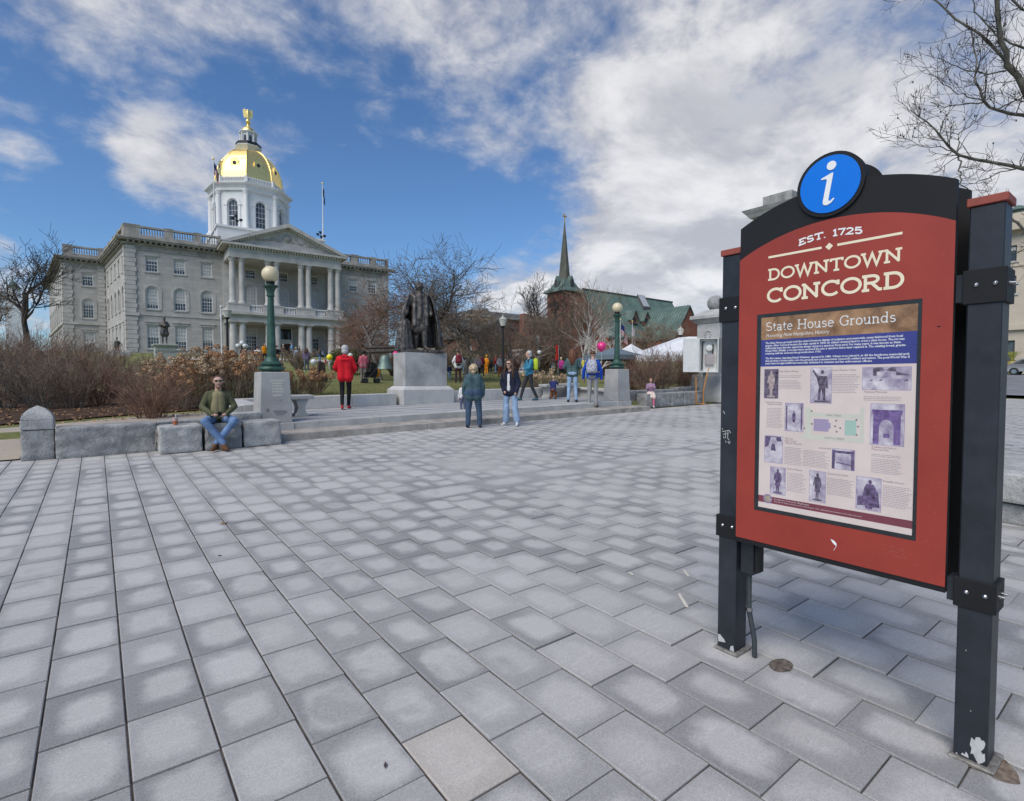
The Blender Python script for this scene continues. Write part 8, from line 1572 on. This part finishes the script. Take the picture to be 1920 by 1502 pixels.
# dead leaves on the bed
rnd = random.Random(5); V = []; F = []
for i in range(1500):
    x, y = rnd.uniform(-6, 3), 14.2+rnd.random()**1.5*6; p = Vector((x, y, T(x, y)+.04)); n_ = Vector((rnd.gauss(0, .4), rnd.gauss(0, .4), 1)).normalized(); u = n_.orthogonal().normalized(); u = Matrix.Rotation(rnd.uniform(0, 6.3), 3, n_) @ u; w_ = n_.cross(u); k = rnd.uniform(.02, .045); o = len(V); V += [p+u*k, p+w_*k*.5, p-u*k, p-w_*k*.5]; F.append((o, o+1, o+2, o+3))
me = bpy.data.meshes.new('leaf_litter'); me.from_pydata(V, [], F); me.materials.append(m_leaf); o = bpy.data.objects.new('leaf_litter', me); COL.objects.link(o); tag(o, 'brown dead leaves scattered over the mulch bed', 'leaves', kind='stuff')
# short grass blades along the near lawn edge
V = []; F = []
for i in range(26000):
    x = rnd.uniform(3.2, 15.2); y = 15.85+rnd.random()**1.8*9
    if 7.3 < x < 9.5 and y < 17.2: continue
    z = T(x, y); a_ = rnd.uniform(0, 6.3); h_ = rnd.uniform(.03, .075); o = len(V); V += [(x+.006*math.cos(a_), y+.006*math.sin(a_), z-.005), (x-.006*math.cos(a_), y-.006*math.sin(a_), z-.005), (x+rnd.gauss(0, .02), y+rnd.gauss(0, .02), z+h_)]; F.append((o, o+1, o+2))
me = bpy.data.meshes.new('grass'); me.from_pydata(V, [], F); me.materials.append(M('grass blade', (.12, .15, .035), .8, var=.45, scale=2, col2=(.27, .24, .10))); o = bpy.data.objects.new('grass', me); COL.objects.link(o); tag(o, 'short patchy grass on the lawn behind the terrace wall', 'grass', kind='stuff')
# ================================================================== crowd and things on the green
def C(name, c): return cloth('crowd '+name, c, .2)
CR = [  # label, px, head y, foot y, H, top, legs, hair, style, turn
 ('curly-haired woman in dusty pink hooded top beside the dark pushchair', 682, 668, 729, 1.66, C('pink', (.42, .10, .13)), C('grey check', (.17, .15, .14)), hair_bk, 'curly', 185),
 ('person in orange-red jumper half hidden behind the statue pedestal', 738, 672, 714, 1.65, C('coral', (.45, .12, .08)), charcoal, hair_br, 'short', 150),
 ('child in blue jeans standing under the bell frame', 729, 690, 712, 1.1, charcoal, denim, hair_br, 'short', 30),
 ('girl in white dress on the lawn near the red-topped man', 619, 690, 717, 1.15, white_c, white_c, hair_br, 'bob', 20),
 ('small child in red sitting low on the lawn by the girl in white', 611, 702, 718, .72, C('bright red', (.55, .03, .02)), C('bright red', (.55, .03, .02)), hair_br, 'short', 60),
 ('woman in purple patterned jacket pushing a pushchair by the low shrubs', 575, 680, 724, 1.66, C('purple', (.13, .10, .17)), C('slate', (.10, .11, .14)), hair_br, 'long', 170),
 ('dark-haired person in white shirt seen above the hydrangeas', 484, 678, 722, 1.70, white_c, charcoal, hair_bk, 'short', 180),
 ('person in black coat right of the globe lamp base', 520, 675, 715, 1.70, black, charcoal, hair_br, 'short', 200),
 ('person in dark brown coat with cap near the portico walk', 532, 676, 712, 1.68, C('umber', (.05, .035, .03)), charcoal, hair_gr, 'short', 160),
 ('person in charcoal jacket crouching beside the portico walk', 562, 682, 704, 1.3, charcoal, charcoal, hair_bk, 'short', 90),
 ('child in navy hooded coat right of the statue pedestal', 843, 696, 726, 1.05, C('navy', (.02, .03, .09)), denim2, hair_lt, 'short', 200),
 ('person in white jumper carrying a maroon backpack on the lawn', 859, 663, 724, 1.70, white_c, C('plum trousers', (.05, .02, .025)), hair_br, 'short', 190),
 ('person in white and black striped top next to the maroon backpack', 877, 670, 718, 1.66, C('pale grey', (.50, .48, .48)), C('white trousers', (.55, .52, .52)), hair_gr, 'bob', 185),
 ('long-haired woman in lilac top in the crowd', 896, 669, 712, 1.66, C('lilac', (.42, .32, .42)), black, hair_bl, 'long', 170),
 ('person in maroon jacket beside the lilac woman', 903, 669, 710, 1.70, C('maroon', (.15, .02, .03)), charcoal, hair_bk, 'short', 160),
 ('person in bright orange chick costume with big yellow head', 912, 672, 709, 1.60, C('orange', (.80, .28, .01)), C('orange', (.80, .28, .01)), C('yellow plush', (.80, .42, .02)), 'curly', 150),
 ('woman in navy dress with white sleeves beside the orange costume', 919, 674, 709, 1.62, C('navy', (.02, .03, .09)), C('navy', (.02, .03, .09)), hair_bl, 'bob', 140),
 ('person in grey sweater and brick red trousers by the black lamp post', 938, 668, 711, 1.72, C('grey marl', (.30, .31, .33)), C('brick', (.24, .05, .03)), hair_br, 'short', 10),
 ('person in black coat behind the long-haired woman', 972, 675, 706, 1.68, black, charcoal, hair_bk, 'short', 140),
 ('person in pale pink coat in the group behind the long-haired woman', 980, 675, 706, 1.66, C('pale pink', (.50, .33, .33)), charcoal, hair_br, 'bob', 120),
 ('person in white top behind the walker with the lime backpack', 1010, 676, 710, 1.68, white_c, C('slate', (.10, .11, .14)), hair_bk, 'short', 170),
 ('person in dark coat and blue cap below the spreading tree', 1023, 668, 706, 1.74, black, charcoal, C('blue cap', (.16, .22, .55)), 'short', 180),
 ('girl in light pink jacket and jeans beyond the toddler', 1036, 679, 706, 1.45, C('light pink', (.66, .30, .36)), denim2, hair_br, 'bob', 170),
 ('woman in pink jacket and black skirt beyond the toddler', 1046, 677, 706, 1.60, C('rose', (.60, .30, .30)), black, hair_lt, 'long', 160),
 ('person in mint green hooded top beside the plaid woman', 1058, 673, 708, 1.70, C('mint', (.20, .42, .33)), C('slate', (.10, .11, .14)), hair_br, 'short', 150),
 ('person in white jacket left of the green globe lamp near the canopy', 1136, 673, 708, 1.70, white_c, charcoal, hair_br, 'short', 130),
 ('red-haired woman in black jacket and pale jeans behind the right pedestal', 1183, 670, 722, 1.70, black, denim2, M('auburn hair', (.12, .045, .02)), 'long', 200),
 ('person in orange vest under the blue canopy', 1145, 674, 705, 1.70, C('orange', (.80, .28, .01)), charcoal, hair_bk, 'short', 30),
 ('person in grey jacket beside the white tent', 1166, 674, 704, 1.70, C('slate', (.10, .11, .14)), charcoal, hair_gr, 'short', 60),
 ('person in teal jumper in front of the white tent', 1174, 675, 706, 1.66, C('teal', (.05, .22, .24)), charcoal, hair_br, 'bob', 90),
 ('person in yellow top behind the hydrangeas by the globe lamp', 508, 675, 706, 1.62, C('yellow', (.60, .42, .05)), denim2, hair_bl, 'short', 46),
 ('person in sky blue top on the portico walk by the black coat', 548, 674, 704, 1.67, C('sky blue', (.14, .30, .48)), black, hair_br, 'short', 266),
 ('person in charcoal top on the lawn behind the pushchair', 600, 672, 706, 1.65, C('charcoal', (.035, .036, .04)), denim, hair_br, 'bob', 109),
 ('person in cream top beyond the red-topped man', 640, 676, 706, 1.74, C('cream', (.55, .48, .38)), denim, hair_bk, 'bob', 148),
 ('person in forest green top behind the woman in dusty pink', 700, 671, 706, 1.62, C('forest green', (.03, .10, .05)), black, hair_bl, 'long', 127),
 ('person in wine red top beyond the child in navy', 851, 674, 705, 1.69, C('wine red', (.25, .03, .05)), charcoal, hair_lt, 'short', 149),
 ('person in white top between the two white-topped people', 869, 672, 706, 1.75, C('white', (.6, .59, .58)), denim, hair_bl, 'bob', 306),
 ('person in violet top behind the striped top', 886, 675, 707, 1.68, C('violet', (.16, .08, .24)), denim, hair_lt, 'bob', 22),
 ('person in tan top behind the orange costume', 926, 674, 704, 1.68, C('tan', (.33, .23, .14)), black, hair_bl, 'long', 175),
 ('person in bright blue top at the foot of the black lamp post', 946, 674, 705, 1.61, C('bright blue', (.03, .10, .40)), denim, hair_bl, 'bob', 94),
 ('person in coral pink top behind the long-haired woman', 962, 675, 707, 1.73, C('coral pink', (.55, .18, .18)), black, hair_bk, 'bob', 51),
 ('person in grey top by the white kiosk', 995, 668, 704, 1.73, C('grey', (.25, .25, .26)), black, hair_bk, 'short', 169),
 ('person in yellow top beyond the plaid woman', 1065, 675, 706, 1.68, C('yellow', (.60, .42, .05)), charcoal, hair_lt, 'long', 42),
 ('person in sky blue top between the plaid woman and the blue jacket', 1088, 674, 706, 1.60, C('sky blue', (.14, .30, .48)), black, hair_lt, 'short', 333),
 ('person in charcoal top under the pink balloon', 1125, 675, 708, 1.72, C('charcoal', (.035, .036, .04)), charcoal, hair_lt, 'long', 98),
 ('person in cream top at the blue canopy edge', 1155, 673, 706, 1.62, C('cream', (.55, .48, .38)), denim2, hair_bk, 'bob', 293),
 ('person in orange jacket seen over the hydrangea heads', 497, 675, 710, 1.65, C('orange', (.75, .25, .02)), black, hair_lt, 'long', 37),
 ('person in pale blue jacket walking past the low rusty shrubs', 556, 670, 711, 1.68, C('pale blue', (.25, .40, .55)), denim2, hair_bl, 'short', 134),
 ('person in ivory jacket near the girl in the white dress', 626, 675, 712, 1.66, C('ivory', (.62, .56, .46)), black, hair_lt, 'long', 323),
 ('person in magenta jacket beside the pale green balloon', 668, 667, 709, 1.63, C('magenta', (.45, .05, .25)), black, hair_bk, 'short', 333),
 ('person in lemon jacket just right of the statue pedestal', 836, 673, 708, 1.71, C('lemon', (.65, .55, .10)), charcoal, hair_br, 'bob', 104),
 ('person in navy jacket walking with the maroon backpack group', 866, 673, 713, 1.70, C('navy', (.02, .03, .09)), denim2, hair_br, 'long', 351),
 ('person in mint jacket in front of the evergreen hedge', 890, 677, 712, 1.63, C('mint', (.20, .42, .33)), charcoal, hair_bl, 'long', 344),
 ('person in scarlet jacket talking with the brick-trousered person', 930, 674, 711, 1.68, C('scarlet', (.50, .03, .03)), denim, hair_bl, 'bob', 256),
 ('person in light grey jacket close to the lamp post foot', 950, 670, 708, 1.62, C('light grey', (.45, .45, .46)), charcoal, hair_lt, 'bob', 60),
 ('person in turquoise jacket next to the pale pink coat', 968, 675, 709, 1.73, C('turquoise', (.05, .32, .36)), charcoal, hair_br, 'bob', 245),
 ('person in orange jacket beside the white balloon string', 1003, 677, 713, 1.68, C('orange', (.75, .25, .02)), denim2, hair_bl, 'bob', 213),
 ('person in pale blue jacket under the spreading tree', 1016, 676, 711, 1.69, C('pale blue', (.25, .40, .55)), denim, hair_bl, 'long', 250),
 ('person in ivory jacket near the blue cap', 1030, 674, 709, 1.69, C('ivory', (.62, .56, .46)), black, hair_bl, 'short', 360),
 ('person in magenta jacket near the mint hooded person', 1052, 673, 713, 1.60, C('magenta', (.45, .05, .25)), black, hair_bl, 'bob', 182),
 ('person in lemon jacket behind the stone bench', 1096, 672, 710, 1.61, C('lemon', (.65, .55, .10)), denim2, hair_lt, 'short', 198),
 ('person in navy jacket beside the green globe lamp', 1130, 672, 707, 1.63, C('navy', (.02, .03, .09)), charcoal, hair_br, 'long', 259),
 ('person in mint jacket in front of the small peaked canopy', 1160, 674, 712, 1.78, C('mint', (.20, .42, .33)), charcoal, hair_br, 'short', 101),
 ('person in scarlet jacket by the forsythia stems', 1194, 676, 710, 1.65, C('scarlet', (.50, .03, .03)), black, hair_bk, 'short', 106),
]
def crowd_loc(px, y0, y1, H): dep = H*FPX/(y1-y0); p = atd(px, 714, dep); return Vector((p.x, p.y, T(p.x, p.y))), dep
rnd = random.Random(90)
for (lab, px, y0, y1, H_, tp, lg, hr, stl, turn) in CR:
    l_, dep = crowd_loc(px, y0, y1, H_); a_ = rnd.uniform(-.06, .10); w_ = rnd.uniform(-.02, .05)
    J = dict(elR=(.24+w_, -.02, 1.13), elL=(-.24-w_, -.02, 1.13), wrR=(.22, .12+a_, .95), wrL=(-.22, .12-a_, .95), haR=(.20, .18, .90), haL=(-.20, .18, .90), knR=(.10, .02+a_, .5), knL=(-.10, .02-a_, .5), anR=(.12, -.02+a_*.8, .085), anL=(-.12, -.02-a_*.8, .085), toR=(.14, .13+a_*.8, .03), toL=(-.14, .13-a_*.8, .03))
    person(lab, l_, face_to(l_, turn), H_, J, tp, lg, shoe_w if rnd.random() < .4 else shoe_d, m_skin2, hr, stl, .026, near=False, bulk=rnd.uniform(1.0, 1.18), armw=1.2, legw=1.1, hem=rnd.uniform(0, .08), wide=1.05)
for lab, px, py, Yp in (('tiny dark-coated figure on the portico steps', 589, 660, 83.6), ('tiny pale-coated figure on the portico floor', 605, 662, 86.0)):
    q = at(px, 668, Yp); q.z = 4.86; person(lab, q, face_to(q, 20), 1.72, {}, charcoal if 'dark' in lab else white_c, black, shoe_d, m_skin2, hair_br, 'short', .04, near=False)
l_, dep = crowd_loc(859, 663, 724, 1.70); backpack(l_, face_to(l_, 190), 1.24, 'maroon backpack on the person in the white jumper', C('maroon', (.15, .02, .03)), C('maroon', (.15, .02, .03)), 1.1)
l_, dep = crowd_loc(877, 670, 718, 1.66); backpack(l_, face_to(l_, 185), 1.22, 'black backpack on the person in the striped top', black, black, .9)
def small_balloon(px, py, dep, c, lab): balloon(atd(px, py, dep), .15, M('balloon '+lab, c, .25, var=.05), lab, (.05, 0, -1.0))
small_balloon(618, 670, 26, (.80, .68, .02), 'yellow balloon on a string above the lawn left of the red-topped man'); small_balloon(657, 667, 30, (.55, .66, .55), 'pale green balloon right of the red-topped man'); small_balloon(588, 679, 26, (.62, .62, .60), 'white balloon above the pushchair'); small_balloon(742, 664, 27, (.72, .03, .20), 'pink balloon at the corner of the statue pedestal'); small_balloon(1011, 661, 36, (.66, .65, .62), 'white balloon floating above the crowd below the spreading tree')
# pushchairs
def pushchair(label, px, y1, dep, col):
    p = atd(px, 714, dep); p.z = T(p.x, p.y); t_ = thing('pushchair', label, 'pushchair', p, face_to(p, 100))
    mb = MB(); mb.prism([(-.25, .35), (.2, .30), (.32, .55), (.25, .95), (.05, 1.05), (-.02, .6), (-.25, .55)], lambda u, z, d: (d, u, z), -.22, .22); mb.build('seat', col, t_, bevel=.03, smooth=60, local=True)
    for s_ in (-.24, .24): MB().tube([(s_, .45, 1.05), (s_, .25, .75), (s_, -.25, .15)], .016, 6).build('frame_tube', m_bk, t_, local=True); MB().tube([(s_, .28, .12), (s_, .0, .5)], .016, 6).build('frame_tube', m_bk, t_, local=True)
    MB().tube([(-.24, .45, 1.05), (.24, .45, 1.05)], .016, 6).build('handle', m_bk, t_, local=True)
    for x in (-.25, .25):
        for y in (-.28, .30): mb = MB(); mb.lathe([(.03, -.02), (.13, -.02), (.13, .02), (.03, .02)], 12); mb.v = [(x+q[2], y+q[0], .135+q[1]) for q in mb.v]; mb.build('wheel', m_bk, t_, smooth=40, local=True)
    return t_
pushchair('black pushchair next to the woman in dusty pink', 695, 727, 27, black); pushchair('dark brown pushchair pushed by the woman in purple', 597, 722, 27.5, C('umber', (.05, .035, .03)))
p = atd(707, 714, 27.3); p.z = T(p.x, p.y)+.30; t_ = thing('orange_bag', 'bright orange bag hanging by the black pushchair', 'bag', p); mb = MB(); mb.lathe([(.03, 0), (.15, .06), (.17, .25), (.10, .42), (.03, .46)], 12, p, sy=.6); mb.build('sack', C('orange', (.80, .22, .01)), t_, smooth=60); MB().tube([p+Vector((-.05, 0, .44)), p+Vector((0, 0, .56)), p+Vector((.05, 0, .44))], .01, 5).build('strap', m_bk, t_)
# bell in its timber frame
bp = atd(722, 714, 29.5); bz = T(bp.x, bp.y); t_ = thing('bell', 'green bronze bell hanging in its dark timber frame', 'bell', (bp.x, bp.y, bz)); zb = zat(692, 29.5)
MB().lathe([(.46, 0), (.44, .05), (.36, .20), (.30, .45), (.27, .62), (.22, .72), (.10, .78), (.02, .80)], 20, (bp.x, bp.y, zb)).build('bell_body', M('bell verdigris', (.16, .22, .19), .5, .4, var=.25, scale=4), t_, smooth=50)
e_ = Vector((math.cos(YAW), -math.sin(YAW), 0)); mb = MB(); mb.tube([Vector((bp.x, bp.y, zb+.92))-e_*1.0, Vector((bp.x, bp.y, zb+1.0))+e_*.9], .11, 6); mb.build('yoke', b_dark, t_)
fr_ = thing('timber_stand', 'dark timber frame that carries the green bell', 'stand', (bp.x, bp.y, bz))
for s_ in (-1, 1): MB().tube([Vector((bp.x, bp.y, bz-.1))+e_*s_*1.15, Vector((bp.x, bp.y, zb+1.05))+e_*s_*.8], .10, 6).build('post', b_dark, fr_)
MB().tube([Vector((bp.x, bp.y, zb+1.16))-e_*1.1, Vector((bp.x, bp.y, zb+1.2))+e_*1.1], .09, 6).build('beam', b_dark, fr_)
# black lantern lamps
m_lan = M('lantern glass', (.58, .56, .50), .3, var=.08, scale=8)
def lantern(px, ytop, dep, label, sc=1.0):
    g = at_ground(px, dep); zt = zat(ytop, dep); t_ = thing('street_lamp', label, 'lamp', g, group='black lantern lamps on the green'); x, y = g.x, g.y; hl = .75*sc
    MB().lathe([(.17, 0), (.17, .3), (.12, .38), (.11, .7), (.075, .8)], 12, g).build('base', m_bk, t_, smooth=40); MB().tube([(x, y, g.z+.78), (x, y, zt-hl)], [.062*sc, .05*sc], 10).build('pole', m_bk, t_, smooth=50)
    MB().lathe([(.05, 0), (.10, .06), (.13, .09), (.13, .12)], 10, (x, y, zt-hl)).build('collar', m_bk, t_, smooth=40); MB().lathe([(.12*sc, .12), (.21*sc, .42), (.20*sc, .45)], 8, (x, y, zt-hl)).build('lantern', m_lan, t_); MB().lathe([(.24*sc, .45), (.20*sc, .50), (.09*sc, .60), (.03, .66), (.035, .70), (.005, .75)], 8, (x, y, zt-hl)).build('lantern_cap', M('pale lantern cap', (.40, .38, .33), .5, var=.1), t_)
lantern(943, 590, 29, 'black lantern lamp post on the lawn before the brick house', 1.0); lantern(428, 571, 27, 'black lantern lamp post before the portico left of the green globe lamp', 1.05); lantern(1275, 611, 36, 'pale topped lantern lamp post behind the white tent', 1.0)
g = at_ground(455, 60); zt = zat(641, 60); t_ = thing('cluster_lamp', 'small black lamp with five white globes at the portico steps', 'lamp', g); MB().tube([g, (g.x, g.y, zt-.4)], .08, 8).build('pole', m_bk, t_); MB().lathe([(.22, 0), (.22, .5), (.1, .7)], 10, g).build('base', m_bk, t_)
for k in range(4): a_ = math.pi/2*k+.4; MB().tube([(g.x, g.y, zt-.75), (g.x+.5*math.cos(a_), g.y+.5*math.sin(a_), zt-.7)], .04, 6).build('arm', m_bk, t_); MB().sphere((g.x+.5*math.cos(a_), g.y+.5*math.sin(a_), zt-.48), .24, 12, 8).build('globe', m_wpaint, t_, smooth=80)
MB().sphere((g.x, g.y, zt-.15), .26, 12, 8).build('globe', m_wpaint, t_, smooth=80)
p = at_ground(417, 40); zt = zat(576, 40); t_ = thing('white_pole', 'slim white pole beside the black lantern lamp post', 'pole', p); MB().tube([p, (p.x, p.y, zt)], .045, 8).build('shaft', m_wpaint, t_, smooth=50); MB().sphere((p.x, p.y, zt), .09, 8, 6).build('cap', m_wpaint, t_, smooth=80)
# flagpoles in front of the church
def park_flag(px, ytop, dep, label, flag): g = at_ground(px, dep); q = atd(px, ytop, dep); flagpole(px, ytop, 690, g.y, .05, label, flag, zb=g.z)
park_flag(1161, 600, 48, 'flagpole with red and white striped flag in front of the church', (1.9, 1.1, USF, .35)); park_flag(1183, 603, 50, 'flagpole with pale limp flag in front of the church', (1.7, 1.1, (cloth('pale flag', (.40, .34, .38)),), .15))
# tents
m_tent = M('white tent vinyl', (.70, .70, .71), .55, var=.06, scale=1.2, bump=.1, bscale=3); m_tentb = M('slate blue canopy', (.13, .17, .20), .7, var=.1, scale=1.2); m_tentp = M('white tent wall', (.60, .60, .61), .6, var=.08, scale=1.0)
def canopy(label, px, dep, half, zeave_y, zpeak_y, mat, legs=True, skirt=.28, hy=None):
    g = at_ground(px, dep); ze, zp = zat(zeave_y, dep), zat(zpeak_y, dep); hy = hy or half; t_ = thing('canopy_tent', label, 'tent', g); x, y = g.x, g.y; mb = MB(); P_ = []; N = 6
    c4 = [(-half, -hy), (half, -hy), (half, hy), (-half, hy)]
    for i in range(N+1): s_ = i/N; z = ze+(zp-ze)*(s_**1.25); P_ += [(x+a*(1-s_), y+b*(1-s_), z) for a, b in c4]
    mb.add(P_, [(4*i+k, 4*i+(k+1) % 4, 4*i+4+(k+1) % 4, 4*i+4+k) for i in range(N) for k in range(4)]); mb.build('roof', mat, t_)
    mb = MB(); Q = []
    for z in (ze-skirt, ze): Q += [(x+a*1.003, y+b*1.003, z) for a, b in c4]
    mb.add(Q, [(k, (k+1) % 4, 4+(k+1) % 4, 4+k) for k in range(4)]); mb.build('valance', mat, t_)
    for a, b in c4: MB().tube([(x+a*.97, y+b*.97, T(x+a, y+b)-.05), (x+a*.97, y+b*.97, ze)], .03, 6).build('leg', m_steel, t_)
canopy('slate blue pop-up canopy behind the pink balloon', 1153, 33, 1.35, 667, 651, m_tentb); canopy('small white peaked canopy beside the blue canopy', 1183, 42, 1.4, 668, 645, m_tent)
g = at_ground(1262, 34); t_ = thing('marquee', 'long white marquee tent behind the forsythia shrubs', 'tent', g); ew_ = e_; nwv = Vector((math.sin(YAW), math.cos(YAW), 0)); c_ = Vector((g.x, g.y, 0)); P3f = lambda u, d, z: tuple(c_+ew_*u+nwv*d+Vector((0, 0, z)))
ze, zp = zat(668, 34), zat(628, 34); U0, U1 = -2.9, 2.6; rt_ = [(U0, ze), (-1.2, ze+(zp-ze)*.42), (0.2, ze+(zp-ze)*.78), (1.0, zp), (U1+1.2, zp)]
mb = MB(); P_ = []
for u, z in rt_: P_ += [P3f(u, 2.2, z), P3f(u, 0, max(ze-.02, z-.12)), P3f(u, -2.2, ze-.05 if z > ze else ze-.1)]
mb.add(P_, [(3*i+k, 3*i+3+k, 3*i+4+k, 3*i+1+k) for i in range(len(rt_)-1) for k in range(2)]); mb.build('roof', m_tent, t_)
mb = MB(); mb.add([P3f(U0, -2.2, ze-.05), P3f(U1+1.2, -2.2, ze-.05), P3f(U1+1.2, -2.2, ze-.40), P3f(U0, -2.2, ze-.40)], [(0, 1, 2, 3)]); mb.build('valance', m_tentp, t_)
for u in (U0+.1, 0, U1): MB().tube([P3f(u, -2.15, T(g.x, g.y)-.1), P3f(u, -2.15, ze)], .04, 6).build('leg', m_steel, t_); MB().tube([P3f(u, 2.1, T(g.x, g.y)-.1), P3f(u, 2.1, ze)], .04, 6).build('leg', m_steel, t_)
# white kiosk behind the crowd and a red banner
g = at_ground(986, 50); t_ = thing('kiosk', 'small white kiosk with a dark window behind the crowd', 'kiosk', g); zt = zat(660, 50); mb = MB(); mb.box(g.x-1.1, g.x+1.1, g.y-.9, g.y+.9, g.z-.1, zt); mb.build('walls', m_wpaint, t_); mb = MB(); mb.box(g.x-1.3, g.x+1.3, g.y-1.1, g.y+1.1, zt+.001, zt+.18); mb.build('roof', m_lime2, t_); mb = MB(); mb.box(g.x-.6, g.x+.5, g.y-.93, g.y-.905, zt-1.5, zt-.4); mb.build('window', m_pane, t_)
g = at_ground(1047, 40); t_ = thing('banner', 'red fabric banner on a thin pole behind the crowd', 'banner', g); zt = zat(648, 40); MB().tube([g, (g.x, g.y, zt)], .03, 6).build('pole', m_steel, t_); mb = MB(); mb.prism([(-.30, 0), (-.05, .1), (-.02, -.7), (.02, -.95), (-.32, -1.1), (-.22, -.5)], lambda u, w, d: (g.x+u, g.y+d, zt+w-.05), -.02, .02); mb.build('cloth', C('bright red', (.55, .03, .02)), t_)
